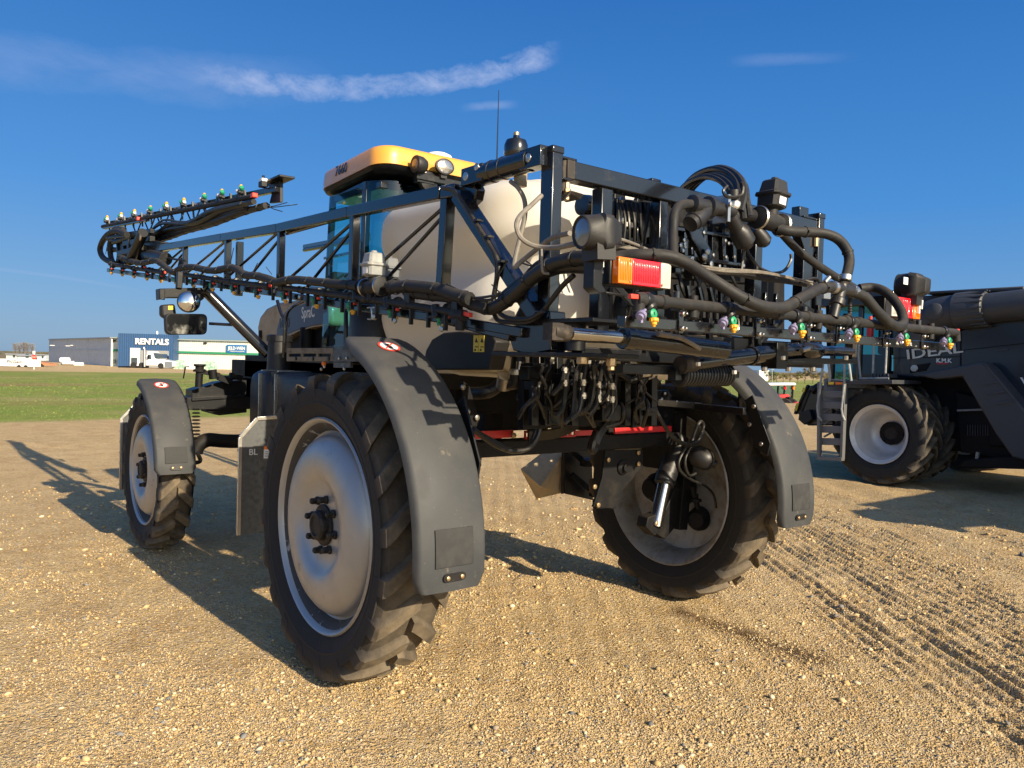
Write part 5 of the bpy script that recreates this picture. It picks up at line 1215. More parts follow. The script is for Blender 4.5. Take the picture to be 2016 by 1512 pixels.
# hoses and fittings under the rack
b = MB(); f = MB()
for k in range(30):
    u = r2.uniform(1112, 1216); v0 = r2.uniform(712, 750); v1 = v0+r2.uniform(40, 80); yy = r2.uniform(3.12, 3.36)
    du = r2.uniform(-16, 6); b.hose([P(u+r2.uniform(-14, 14), v0-20, Y=yy), P(u, v0+12, Y=yy), P(u+du*.15, (v0+v1)/2, Y=yy), P(u+du*.6, v1, Y=yy), P(u+du-10, min(842, v1+18), Y=yy)], .012, 7, 5)
    if k % 2 == 0:
        for vv in (v0+8, v0+34): f.m(0).cyl(P(u, vv, Y=yy), P(u, vv+12, Y=yy), .0155, 8).cyl(P(u, vv+3, Y=yy), P(u, vv+8, Y=yy), .019, 6)
for k in range(8): b.hose([P(u, v+k*2.2, Y=3.7+k*.02) for u, v in ((1040, 850), (1090, 846), (1130, 830), (1160, 800), (1175, 770), (1185, 740+k))], .010, 6, 5)
for k in range(5): b.hose([P(u, v+r2.uniform(-4, 4), Y=3.3) for u, v in ((1150, 735), (1180, 722), (1210, 730), (1240, 748), (1262, 744), (1290, 735))], .010, 6, 5)
for k in range(4): b.hose([P(u+k*2, v+k*2, Y=3.4) for u, v in ((1290, 742), (1270, 770), (1235, 800), (1200, 825), (1180, 850), (1172, 868))], .008, 6, 5)
for pts, y_, r_ in (([(1020, 778), (1035, 785), (1056, 800), (1063, 830), (1058, 860), (1040, 882), (1010, 888), (975, 876), (932, 846)], 3.5, .016), ([(1018, 782), (1030, 788), (1050, 806), (1057, 832), (1050, 862), (1032, 886), (1005, 886), (970, 868), (934, 848)], 3.52, .014),
                    ([(1283, 790), (1300, 825), (1320, 855), (1345, 872), (1368, 872), (1380, 855), (1385, 838), (1380, 830), (1372, 840), (1362, 868)], 3.7, .013), ([(1286, 800), (1305, 832), (1325, 862), (1350, 876), (1375, 870), (1384, 845), (1378, 832), (1370, 845), (1364, 862)], 3.74, .012),
                    ([(1362, 868), (1345, 890), (1336, 912), (1342, 930), (1362, 945), (1390, 958), (1405, 975), (1410, 1000)], 3.8, .010), ([(1360, 880), (1350, 900), (1350, 920), (1358, 936), (1370, 932)], 3.78, .010), ([(1176, 850), (1165, 880), (1170, 888)], 3.7, .03)):
    b.hose([P(u, v, Y=y_) for u, v in pts], r_, 8, 5)
b.builds('hydraulic_hose', M_hoseb, S)
f.m(0)
for u, v in ((1038, 776), (1072, 745), (1124, 712), (1160, 705), (1188, 700), (1196, 702), (1210, 702), (1142, 752), (1130, 800)): f.cyl(P(u-5, v+5, Y=3.5), P(u+6, v-5, Y=3.5), .013, 8)
f.cyl(P(1200, 703, Y=3.3), P(1250, 706, Y=3.3), .012, 8).m(1).cyl(P(1200, 712, Y=3.3), P(1206, 716, Y=3.3), .014, 8)
f.m(0).tube([P(1040, 776, Y=3.5), P(1070, 745, Y=3.5)], .010, 8); f.cyl(P(1262, 738, Y=3.2), P(1278, 736, Y=3.2), .018, 8).cyl(P(1280, 738, Y=3.2), P(1292, 733, Y=3.2), .02, 8)
for u, v in ((1240, 750), (1275, 745)): f.cyl(P(u, v, Y=3.3), P(u+12, v-5, Y=3.3), .012, 8)
f.builds('hydraulic_fitting', [M_steel, M_yellow], S, eps=.0)
r5 = random.Random(31); b = MB()
for k in range(16): p = P(r5.uniform(1040, 1280), r5.uniform(722, 830), Y=3.37); b.cbox(p, (r5.uniform(.03, .16), .08, r5.uniform(.02, .10)))
for u in (1052, 1074, 1100, 1128, 1232, 1262, 1284): b.bar(P(u, 700, Y=3.36), P(u+r5.uniform(-2, 2), 838, Y=3.36), r5.uniform(.02, .05), .05)
b.builds('valve_bank', M_black2, S, bevel=.004)
b = MB()
for k in range(22): u = r5.uniform(1040, 1285); v = r5.uniform(705, 800); b.hose([P(u, v, Y=3.30), P(u+r5.uniform(-12, 12), v+14, Y=3.24), P(u+r5.uniform(-24, 16), v+36, Y=3.26), P(u+r5.uniform(-40, 20), min(840, v+60), Y=3.31)], r5.choice((.007, .009, .012)), 7, 5)
b.builds('hydraulic_hose', M_hoseb, S, eps=.0)
b = MB()
b.prism([P(u, v, Y=3.6) for u, v in ((1108, 720), (1225, 712), (1225, 760), (1200, 800), (1130, 805), (1108, 770))], Y_*.2)
b.build('valve_block', M_dark, S, bevel=.01)
b = MB()   # red fire-extinguisher like tank part glimpsed between the posts
b.prism([P(u, v, Y=3.5) for u, v in ((1116, 580), (1128, 570), (1132, 600), (1124, 640), (1114, 640))], Y_*.05); b.build('red_bracket', M_red, S, bevel=.003)
b = MB()   # rows of clips on the lower rack
for k in range(14): u = 1345+k*13; b.cyl(P(u, 600+k*1.2, Y=2.5), P(u, 622+k*1.2, Y=2.5), .014, 8)
b.builds('relay_row', M_dark, rack)
# ================================================================== combine harvester on the right
BX = 13.6
CB = thing('combine_harvester', (15.2, 5.0, 0), 'dark navy combine harvester with dual front tyres and a ladder', 'combine harvester')
M_comb = mat('combine_navy_paint', (.012, .014, .020), .30, var=(3, (.015, .017, .022), .45, .75), coat=.5)
M_combp = mat('combine_grey_plastic', (.040, .044, .052), .5, var=(5, (.050, .054, .064), .45, .75))
M_silver = mat('silver_letter', (.62, .60, .56), .3, .6)
M_glasst = glass('combine_glass', (.16, .50, .52), .8)
TY_C = tyre_mat('combine_tyre_rubber', .84, (.17, .14, .10), .9)
def BP(u, v, dx=0): return P(u, v, X=BX+dx)
b = MB()
front = BP(1757, 650).y
b.prism([BP(1757, 742), BP(1757, 605), BP(1790, 600), BP(1818, 640), BP(1890, 648), BP(1940, 628), BP(2016, 625)]+[Vector((BX, -2.2, 3.05)), Vector((BX, -2.4, 1.3)), Vector((BX, 2.6, 1.25))]+[BP(1990, 850), BP(1892, 745), BP(1790, 745)], X_*3.2)
body = b.build('body', M_comb, CB, smooth=25, bevel=.04, bseg=3)
b = MB(); b.box((BX+.25, -2.0, 2.6), (BX+3.0, front-.2, P(1900, 578, X=BX+.25).z))
b.prism([BP(1818, 574), BP(2016, 563), BP(2016, 572), BP(1818, 579)], X_*3.1)
b.build('grain_tank', M_combp, CB, bevel=.04)
b = MB()
b.prism([BP(1889.5, 645, -.012), BP(1892, 645, -.012), BP(1892, 742, -.012), BP(1889.5, 742, -.012)], X_*.012)
for (a, c) in (((1757, 672), (1889, 668)), ((1892, 690), (2016, 676)), ((1757, 705), (1890, 702))): b.bar(BP(*a, -.004), BP(*c, -.004), .012, .012)
b.build('panel_gap', mat('gap_black', (.003, .003, .003), .9), body, smooth=0)
b = MB()    # side fender with steps
b.prism([P(u, v, X=BX-.35) for u, v in ((1800, 738), (1880, 722), (1934, 713), (1946, 722), (1975, 757), (2016, 806), (2050, 850), (2050, 915), (1992, 900), (1958, 852), (1894, 741), (1842, 747))], X_*.5)
fen = b.build('wheel_fender', M_combp, CB, smooth=25, bevel=.03, bseg=3)
b = MB()
for u, v in ((1932, 754), (1945, 773), (1961, 792)): b.prism([P(u, v, X=BX-.352), P(u+30, v-5, X=BX-.352), P(u+40, v-1, X=BX-.352), P(u+2, v+5, X=BX-.352)], -X_*.012)
b.prism([P(u, v, X=BX-.352) for u, v in ((1936, 715), (1943, 720), (2000, 786), (1996, 789))], -X_*.015)
b.build('fender_step', M_combp, fen, bevel=.004)
b = MB(); b.box((BX+.1, -1.8, .75), (BX+3.0, 5.2, 1.6)); b.box((BX+.3, 4.8, .6), (BX+2.9, 7.0, 1.9)); b.prism([P(u, v, X=BX+.15) for u, v in ((1880, 770), (1985, 800), (2050, 870), (2050, 920), (1890, 890))], X_*.2)
b.prism([P(u, v, X=BX-.1) for u, v in ((1900, 905), (2050, 895), (2050, 925), (1880, 920))], X_*.6)
b.build('undercarriage', M_dark, CB, bevel=.02)
b = MB(); b.bar(P(1885, 808, X=BX+.1), P(1945, 806, X=BX+.1), .04, .03); b.bar(P(1925, 890, X=BX), P(1923, 935-30, X=BX), .04); b.build('hinge_rail', M_grey, CB)
b = MB(); b.prism([P(u, v, X=BX+.12) for u, v in ((1942, 809), (1949, 809), (1949, 821), (1942, 821))], -X_*.01); b.build('warning_label', M_warn, CB, smooth=0)
# unloading auger
b = MB(); ax0 = P(1912, 610, X=BX-.1); ax1 = Vector((BX-.1, -2.6, ax0.z+.55)); d = (ax1-ax0).normalized(); r = .235
b.cyl(ax0, ax1, r, 28); b.lathe(ax0, d, [(r, -.25), (r+.06, -.2), (r+.06, .0), (r+.03, .22), (r, .24)], 28)
for k in range(18):
    t = 2*math.pi*k/18; s, u = orth(d); o = (s*math.cos(t)+u*math.sin(t))*(r+.045); b.bar(ax0+o-d*.16, ax0+o+d*.26, .03, .02)
el = [ax0-d*.2, ax0-d*.5+Z_*-.03, ax0-d*.72+Z_*-.12, ax0-d*.85+Z_*-.4]
b.tube(smoothpts(el, 4), r+.04, 24); b.lathe(ax0-d*.45-X_*.26, -X_, [(.14, -.03), (.14, .02), (.12, .035), (0, .04)], 24)
b.build('unloading_auger', M_combp, CB)
# cab
b = MB(); c0 = P(1752, 735, X=BX+.05)
cy0, cy1 = P(1750, 660, X=BX+.2).y, P(1640, 660, X=BX+.2).y
b.box((BX+.2, cy0, 1.55), (BX+2.2, cy1, 1.72)); b.box((BX+.1, cy0-.1, 3.05), (BX+2.3, cy1+.3, 3.3))
for y in (cy0, (cy0+cy1)*.5, cy1): b.bar((BX+.22, y, 1.7), (BX+.22, y, 3.06), .09, .09); b.bar((BX+2.15, y, 1.7), (BX+2.15, y, 3.06), .09, .09)
ccab = b.build('cab', M_comb, CB, bevel=.03)
g = MB()
for xx in (BX+.22, BX+2.15): g.add([(xx, cy0, 1.7), (xx, cy1, 1.7), (xx, cy1, 3.06), (xx, cy0, 3.06)], [(0, 1, 2, 3)])
g.add([(BX+.22, cy1, 1.7), (BX+2.15, cy1, 1.7), (BX+2.15, cy1, 3.06), (BX+.22, cy1, 3.06)], [(0, 1, 2, 3)]).build('cab_glass', M_glasst, ccab, smooth=0, recalc=False)
b = MB(); b.box((BX+.8, cy0+.5, 1.72), (BX+1.4, cy0+1.0, 2.2)); b.box((BX+.8, cy0+.4, 2.2), (BX+1.4, cy0+.52, 2.8)); b.build('driver_seat', M_seat, ccab, bevel=.05)
b = MB(); p = P(1713, 655, X=BX+.1); b.m(0).cyl(p-Z_*.2, p+Z_*.22, .06, 16).m(1).cyl(p+Z_*.22, p+Z_*.29, .03, 10); b.build('fire_extinguisher', [M_red, M_redcap], CB)
# dual wheels
def cwheel(x, deep):
    c = Vector((x, WY, .835)); rr = .50; hw = .26
    b = MB()
    o = -hw; ax = X_
    b.m(0).lathe(c, ax, [(rr*.97, o+.02), (rr, o), (rr*.985, o-.012), (rr*.95, o-.002), (rr*.925, o+.03), (rr*.87, o+.05), (rr*.86, o+.10), (rr*.80, o+.16), (rr*.78, o+.22), (rr*.74, o+deep*.8), (rr*.60, o+deep*.95), (.20, o+deep), (0, o+deep)], 56, cap=False)
    w = b.build('wheel', M_rim2, CB, smooth=40, center=c)
    tyre_mb(c, .60, .84, rr, 18, .075, .42, 1, .036).build('tyre', TY_C, w, smooth=32, center=c)
    h = MB(); p = c+X_*(o+deep-.0); h.m(0).lathe(p, -X_, [(.13, -.02), (.13, .05), (.10, .08), (0, .08)], 24).m(1).lathe(p, -X_, [(.19, -.01), (.19, .02), (.13, .03), (.13, .02)], 30)
    for k in range(20): t = 2*math.pi*k/20; h.m(0).lathe(p+Vector((-.02, math.cos(t)*.16, math.sin(t)*.16)), -X_, [(.014, 0), (.014, .025), (0, .028)], 6)
    h.build('hub', [M_hub, M_rim2], w, center=c)
M_rim2 = mat('combine_rim_silver', (.62, .62, .62), .38, .25, var=(5, (.5, .5, .5), .45, .75))
WY = P(1731, 853, X=13.0).y
cwheel(13.22, .50); cwheel(13.98, .2); cwheel(16.5, .2); cwheel(17.2, .2)
b = MB(); b.cyl((13.4, WY, .835), (17.0, WY, .835), .2, 16); b.build('axle', M_dark, CB)
for x in (14.2, 16.4):
    c = Vector((x, 1.2, .6)); w = MB().lathe(c, X_, [(.32, -.2), (.30, -.1), (.1, -.08), (0, -.08)], 32).build('wheel', M_rim2, CB, center=c)
    tyre_mb(c, .5, .6, .32, 18, .05, .3, 1, .03).build('tyre', TY_C, w, center=c)
# ladder, platform, rails
b = MB(); LX = 12.75
L = lambda u, v, dx=0: P(u, v, X=LX+dx)
b.bar(L(1614, 752), L(1613, 902), .05, .09); b.bar(L(1664, 755), L(1658, 904), .05, .09)
for v in (775, 797, 821, 845, 869): b.bar(L(1618, v, .05), L(1661, v+1, .05), .12, .03, X_)
b.bar(L(1613, 901), L(1660, 904), .10, .06)
b.prism([L(u, v, .28) for u, v in ((1622, 745), (1660, 748), (1659, 800), (1620, 798))], X_*.02)
for v in (812, 835, 860): b.bar(L(1622, v, .2), L(1640, v-10, .2), .03); b.bar(L(1640, v-10, .2), L(1657, v, .2), .03)
b.build('ladder', mat('ladder_grey', (.15, .155, .16), .5, .3), CB, bevel=.006)
b = MB()
for pts in ([(1621, 712), (1617, 745), (1609, 800), (1611, 820), (1618, 828)], [(1663, 715), (1662, 760), (1657, 805), (1659, 818), (1663, 828)], [(1630, 710), (1634, 740), (1632, 752)], [(1664, 690), (1672, 720), (1676, 750)]): b.tube([L(u, v, -.04) for u, v in pts], .02, 8)
R2 = lambda u, v: P(u, v, X=13.15)
for pts in ([(1692, 665), (1690, 700), (1694, 742)], [(1692, 670), (1746, 676)], [(1746, 676), (1743, 735)], [(1721, 674), (1718, 735)], [(1692, 745), (1750, 745)]): b.tube([R2(*q) for q in pts], .018, 8)
b.build('hand_rail', M_grey, CB)
b = MB(); b.prism([L(u, v) for u, v in ((1628, 748), (1665, 750), (1690, 748), (1757, 748), (1757, 756), (1690, 757), (1625, 757))], X_*1.0)
for k in range(6): b.prism([R2(1712+k*6.5, 744), R2(1718+k*6.5, 744), R2(1716+k*6.5, 735.5), R2(1713+k*6.5, 735.5)], X_*.3)
b.build('platform', M_combp, CB, bevel=.006)
b = MB(); b.m(0).prism([L(u, v, .02) for u, v in ((1628, 750), (1664, 752), (1664, 764), (1628, 762))], X_*.05).m(1).prism([L(u, v) for u, v in ((1631, 752), (1641, 752), (1641, 757), (1631, 757))], -X_*.005).m(2).prism([L(u, v) for u, v in ((1645, 752), (1662, 753), (1662, 757), (1645, 757))], -X_*.005)
b.build('step_label', [M_combp, M_warn, M_amber], CB, smooth=0)
b = MB(); F = lambda u, v: P(u, v, X=14.2)
b.prism([F(u, v) for u, v in ((1566, 815), (1585, 762), (1600, 758), (1640, 760), (1640, 838), (1590, 838), (1575, 828), (1572, 815))], X_*1.6)
fh = b.build('feeder_house', M_comb, CB, bevel=.03)
b = MB(); b.bar(F(1566, 815), F(1592, 758), .08, .05); b.cyl(F(1604, 762), F(1610, 768), .12, 14); b.bar(F(1595, 768), F(1578, 812), .04); b.prism([F(u, v) for u, v in ((1580, 812), (1600, 806), (1606, 825), (1590, 836), (1578, 826))], -X_*.12)
b.build('feeder_hinge', M_black2, fh, bevel=.01)
b = MB()
for u, v in ((1585, 763), (1572, 793), (1570, 800)): b.prism([F(u, v)-X_*.06, F(u+5, v+1)-X_*.06, F(u+2, v+9)-X_*.06, F(u-3, v+8)-X_*.06], -X_*.01)
b.build('warning_label', M_warn, fh, smooth=0)
q = BP(1784, 707.5, -.02); xd = BP(1852, 699, -.02)-q
text('IDEAL', .23, M_silver, body, q, Vector((0, xd.y, xd.z)), Z_, ext=.006, bold=.003, sx=1.5)
b = MB(); b.m(0).prism([BP(u, v, -.006) for u, v in ((1842, 706), (1866, 705), (1866, 720), (1842, 720))], X_*.004).m(1).prism([BP(u, v, -.008) for u, v in ((1843, 714), (1866, 713), (1866, 717), (1843, 717))], X_*.003)
dl = b.build('dealer_sticker', [M_comb, M_red], body, smooth=0)
b = MB(); b.prism([BP(u, v, -.006) for u, v in ((2008, 743), (2013, 743), (2016, 750), (2019, 742), (2024, 742), (2017, 758))], X_*.004); b.build('emblem', M_label, body, smooth=0)
b = MB()
for k in range(9): b.bar(BP(1905+k*5, 836, .13), BP(1905+k*5, 858, .13), .012, .01)
b.bar(BP(1860, 662, -.004), BP(1880, 661, -.004), .03, .02); b.bar(BP(1960, 690, -.004), BP(1985, 688, -.004), .035, .02)
b.builds('vent_and_latch', M_combp, body)
q = BP(1843, 713.5, -.012); text('K.M.K', .095, M_label, dl, q, Vector((0, -1, 0)), Z_, ext=.002, bold=.003)
b = MB(); b.m(0).prism([BP(u, v, -.004) for u, v in ((1791, 720), (1833, 714), (1824, 730), (1792, 735))], X_*.006).m(1).lathe(BP(1800, 725, -.01), -X_, [(.06, -.01), (.055, .02), (0, .03)], 14)
b.build('side_lamp', [mat('gap_black', (0, 0, 0)), M_clear], body)

# unseen cart-shaped machine, added off to the right to cast the shadow in view
GC = thing('shadow_cart', (11.9, -.3, 0), 'dark cart-like machine added out of view to cast the shadow beside the combine', 'unseen machine')
b = MB(); b.loft([[Vector((x, y, z)) for x, y in ((10.9-i, -1.3-i), (13.6+i, -1.3-i), (13.6+i, .35+i), (10.9-i, .35+i))] for z, i in ((1.05, -.5), (1.75, 0), (2.55, .05))]); b.build('hopper', M_comb, GC, bevel=.05)
b = MB(); b.tube([(10.9, -.2, 2.3), (10.45, -.1, 2.35), (10.2, .0, 2.2)], .3, 18); b.build('spout', M_combp, GC)
for x in (11.2, 13.1):
    c = Vector((x, -.5, .55)); w_ = MB().lathe(c, X_, [(.3, -.2), (.28, -.1), (.1, -.08), (0, -.08)], 32).build('wheel', M_rim2, GC, center=c); tyre_mb(c, .5, .55, .30, 18, .05, .3, 1, .03).build('tyre', TY_C, w_, center=c)
MB().box((11.2, -.6, .5), (13.2, -.4, 1.2)).build('axle', M_dark, GC)
# ================================================================== terrain
def smooth01(x): x = np.clip(x, 0, 1); return x*x*(3-2*x)
def vnoise(x, y, seed=0):
    xi = np.floor(x).astype(np.int64); yi = np.floor(y).astype(np.int64); fx = x-xi; fy = y-yi
    def h(a, b):
        n = (a*374761393+b*668265263+seed*1442695041) & 0xffffffff
        n = ((n ^ (n >> 13))*1274126177) & 0xffffffff
        return ((n ^ (n >> 16)) & 0xffff)/65535.0
    ux = fx*fx*(3-2*fx); uy = fy*fy*(3-2*fy)
    return (h(xi, yi)*(1-ux)+h(xi+1, yi)*ux)*(1-uy)+(h(xi, yi+1)*(1-ux)+h(xi+1, yi+1)*ux)*uy
def fbm(x, y, s, o=4, seed=0):
    t = 0; a = .5; f = 1/s
    for k in range(o): t = t+a*(vnoise(x*f, y*f, seed+k)-.5); a *= .5; f *= 2.03
    return t
def zfar(x, y): d = np.hypot(x, y); return -.62*smooth01((d-20)/120.0)
ra, rb = P(2010, 1490, Z=0), P(1500, 1105, Z=0)
rd = np.array([(rb-ra).x, (rb-ra).y]); rd /= np.hypot(*rd); rn = np.array([rd[1], -rd[0]])
ga, gb = P(0, 833, Z=0), P(480, 820, Z=0)
def ground_z(x, y):
    x = np.asarray(x, float); y = np.asarray(y, float); d = np.hypot(x, y)
    z = zfar(x, y)+fbm(x, y, 3.0, 3, 5)*.03*smooth01(d/3)
    near = 1-smooth01((d-14)/14)
    z = z+near*(fbm(x, y, .35, 3, 11)*.018+fbm(x, y, .07, 2, 17)*.008)
    # wheel ruts
    s = (x-ra.x)*rd[0]+(y-ra.y)*rd[1]; t = (x-ra.x)*rn[0]+(y-ra.y)*rn[1]
    wob = fbm(s, t, 1.4, 2, 31)*.14
    tt = t+wob
    m1 = smooth01((tt+.18)/.10)*(1-smooth01((tt-1.95)/.3))*smooth01((s+1.5)/.8)*(1-smooth01((s-6.5)/2.5))
    brk = fbm(s, t*.6, .09, 2, 41)
    g1 = np.sin(tt*2*np.pi/.118+brk*.7); slow = np.clip(.55+fbm(s*.5, t*3, .5, 2, 47)*1.8, .1, 1.15)
    z = z+m1*near*(slow*(-.040*np.clip(-g1, 0, 1)**1.3+.020*np.clip(g1, 0, 1))+brk*.022+fbm(x, y, .045, 3, 45)*.020)
    m2 = smooth01((tt-2.1)/.15)*(1-smooth01((tt-4.4)/.5))*(1-smooth01((s-9)/3))
    z = z+m2*near*(.007*np.sin(tt*2*np.pi/.15+brk)+.016*np.sin(tt*2*np.pi/.8)+brk*.012)
    m4 = (1-smooth01((tt+.25)/.2))*(1-smooth01((-tt-3.2)/.4))*smooth01((s+1)/2); z = z+m4*near*(.003*np.sin(tt*2*np.pi/.2+brk*2))
    # berms left by tyres further back, left side
    m3 = np.exp(-((y+.10*x-18.3+fbm(x, y, 3, 2, 3)*.6)/.35)**2)*(x < 8); z = z+m3*.05*(1+fbm(x, y, .3, 2, 8)*2)
    return z
A0, A1 = 8.0, 92.0
ang = np.concatenate([np.radians(np.linspace(-30, 4, 60)[:-1]), np.radians(np.linspace(4, 74, 460)), np.radians(np.linspace(74, 330, 70)[1:-1])])
rad = [0.0]; r = .9
while r < 4000: rad.append(r); r *= (1.0078 if r < 16 else 1.03 if r < 200 else 1.25)
rad = np.array(rad[1:]); nr, na = len(rad), len(ang)
Rg, Ag = np.meshgrid(rad, ang, indexing='ij'); gx = Rg*np.sin(Ag); gy = Rg*np.cos(Ag); gz = ground_z(gx, gy)
co = np.stack([gx, gy, gz], -1).reshape(-1, 3)
co = np.vstack([co, [[0, 0, 0]]])
idx = np.arange(nr*na).reshape(nr, na); nx = np.roll(idx, -1, axis=1)
quads = np.stack([idx[:-1], idx[1:], nx[1:], nx[:-1]], -1).reshape(-1, 4)
tris = np.stack([np.full(na, nr*na), idx[0], nx[0]], -1)
me = bpy.data.meshes.new('ground')
me.vertices.add(len(co)); me.vertices.foreach_set('co', co.ravel().astype(np.float32))
nl = quads.size+tris.size; me.loops.add(nl); me.loops.foreach_set('vertex_index', np.concatenate([quads.ravel(), tris.ravel()]).astype(np.int32))
npoly = len(quads)+len(tris); me.polygons.add(npoly)
me.polygons.foreach_set('loop_start', np.concatenate([np.arange(len(quads))*4, quads.size+np.arange(len(tris))*3]).astype(np.int32))
me.polygons.foreach_set('loop_total', np.concatenate([np.full(len(quads), 4), np.full(len(tris), 3)]).astype(np.int32))
me.update(calc_edges=True); me.validate(); me.shade_smooth()
X, Yc = co[:, 0], co[:, 1]
# land cover: grass strip between the yard and the road beyond it
ga2, gb2 = np.array([ga.x, ga.y]), np.array([gb.x, gb.y])
gr_ = P(1440, 792, D=47); gd = np.array([gr_.x-ga.x, gr_.y-ga.y]); gd /= np.hypot(*gd); gn = np.array([-gd[1], gd[0]])
def grass_dist(x, y): return (x-ga.x)*gn[0]+(y-ga.y)*gn[1]
if grass_dist(0, 400) < 0: gn = -gn
GW = 78.0
def grass_mask(x, y):
    s = grass_dist(x, y)+fbm(x, y, 5, 3, 77)*4.0
    return smooth01(s/1.6)*(1-smooth01((s-GW)/5.0))
gm = grass_mask(X, Yc); at = me.attributes.new('grass', 'FLOAT', 'POINT'); at.data.foreach_set('value', gm.astype(np.float32))
far_field = smooth01((grass_dist(X, Yc)-190)/20); at = me.attributes.new('field', 'FLOAT', 'POINT'); at.data.foreach_set('value', far_field.astype(np.float32))
s0, s1 = P(1345, 1208, Z=0), P(1610, 1300, Z=0)
def seg_d(x, y, a, b_, w):
    vx, vy = b_.x-a.x, b_.y-a.y; t = np.clip(((x-a.x)*vx+(y-a.y)*vy)/(vx*vx+vy*vy), 0, 1)
    return np.hypot(x-a.x-t*vx, y-a.y-t*vy)/w
st = np.clip(1.15-seg_d(X, Yc, s0, s1, .17)+fbm(X, Yc, .15, 3, 91)*1.1, 0, 1)
at = me.attributes.new('stain', 'FLOAT', 'POINT'); at.data.foreach_set('value', st.astype(np.float32))
ground = bpy.data.objects.new('ground', me); COL.objects.link(ground); ground['kind'] = 'structure'
def ground_mat():
    m = bpy.data.materials.new('gravel_ground'); m.use_nodes = True; nt = m.node_tree; N = nt.nodes; L = nt.links; b = N['Principled BSDF']
    b.inputs['Roughness'].default_value = .95; b.inputs['Specular IOR Level'].default_value = .15
    tc = N.new('ShaderNodeTexCoord'); V = tc.outputs['Object']
    def noise(s, d=5, r=.6):
        n = N.new('ShaderNodeTexNoise'); n.inputs['Scale'].default_value = s; n.inputs['Detail'].default_value = d; n.inputs['Roughness'].default_value = r; L.new(V, n.inputs['Vector']); return n.outputs['Fac']
    def ramp(f, lo, hi, a=0, c=1):
        r = N.new('ShaderNodeMapRange'); r.inputs[1].default_value = lo; r.inputs[2].default_value = hi; r.inputs[3].default_value = a; r.inputs[4].default_value = c; L.new(f, r.inputs[0]); return r.outputs[0]
    def mix(f, a, c, mode='MIX'):
        x = N.new('ShaderNodeMix'); x.data_type = 'RGBA'; x.blend_type = mode
        if isinstance(f, float): x.inputs[0].default_value = f
        else: L.new(f, x.inputs[0])
        for s, i in ((a, 6), (c, 7)):
            if isinstance(s, tuple): x.inputs[i].default_value = (*s, 1)
            else: L.new(s, x.inputs[i])
        return x.outputs[2]
    def attr(n): a = N.new('ShaderNodeAttribute'); a.attribute_name = n; return a.outputs['Fac']
    def mul(a, c):
        x = N.new('ShaderNodeMath'); x.operation = 'MULTIPLY'; L.new(a, x.inputs[0])
        if isinstance(c, float): x.inputs[1].default_value = c
        else: L.new(c, x.inputs[1])
        return x.outputs[0]
    base = mix(ramp(noise(.35, 6), .35, .65), (.58, .40, .165), (.68, .49, .235))
    base = mix(ramp(noise(2.3, 6), .42, .62), base, (.46, .29, .11))
    base = mix(ramp(noise(14, 6), .5, .75), base, (.64, .50, .31))
    hs = []
    for sc_, k in ((34, .55), (85, .5)):
        v = N.new('ShaderNodeTexVoronoi'); v.inputs['Scale'].default_value = sc_; L.new(V, v.inputs['Vector'])
        cr = N.new('ShaderNodeValToRGB'); cr.color_ramp.interpolation = 'LINEAR'; e = cr.color_ramp.elements
        e[0].position = 0; e[0].color = (.22, .19, .155, 1); e[1].position = 1; e[1].color = (.66, .55, .37, 1)
        for p_, c_ in ((.3, (.48, .33, .165, 1)), (.55, (.54, .39, .21, 1)), (.8, (.58, .47, .32, 1))): q = e.new(p_); q.color = c_
        s = N.new('ShaderNodeSeparateColor'); L.new(v.outputs['Color'], s.inputs[0]); L.new(s.outputs[0], cr.inputs[0])
        keep = mul(ramp(s.outputs[1], .35, .6), k); base = mix(keep, base, cr.outputs[0])
        hs.append(ramp(v.outputs['Distance'], .0, .55, 1, 0))
    base = mix(mul(attr('stain'), .85), base, (.085, .045, .02))
    grass = mix(ramp(noise(.9, 6), .35, .65), (.19, .27, .045), (.29, .31, .075))
    grass = mix(ramp(noise(.16, 5), .50, .68), grass, (.40, .32, .14))
    grass = mix(ramp(noise(6, 4), .5, .75), grass, (.15, .23, .035))
    dry = N.new('ShaderNodeTexNoise'); dry.inputs['Scale'].default_value = .5; dry.inputs['Detail'].default_value = 5; mp = N.new('ShaderNodeMapping'); mp.inputs['Rotation'].default_value = (0, 0, math.atan2(gd[1], gd[0])*-1); mp.inputs['Scale'].default_value = (.12, .55, 1); L.new(V, mp.inputs[0]); L.new(mp.outputs[0], dry.inputs['Vector'])
    grass = mix(ramp(dry.outputs['Fac'], .52, .66), grass, (.30, .215, .09))
    base = mix(attr('grass'), base, grass)
    base = mix(attr('field'), base, (.21, .17, .10))
    L.new(base, b.inputs['Base Color'])
    a1 = N.new('ShaderNodeMath'); a1.operation = 'MULTIPLY_ADD'; L.new(hs[0], a1.inputs[0]); a1.inputs[1].default_value = .8; L.new(hs[1], a1.inputs[2])
    n3 = N.new('ShaderNodeMath'); n3.operation = 'ADD'; L.new(a1.outputs[0], n3.inputs[0]); L.new(noise(40, 5), n3.inputs[1])
    bp = N.new('ShaderNodeBump'); bp.inputs['Strength'].default_value = 1.0; bp.inputs['Distance'].default_value = .014; L.new(n3.outputs[0], bp.inputs['Height']); L.new(bp.outputs[0], b.inputs['Normal'])
    return m
me.materials.append(ground_mat())

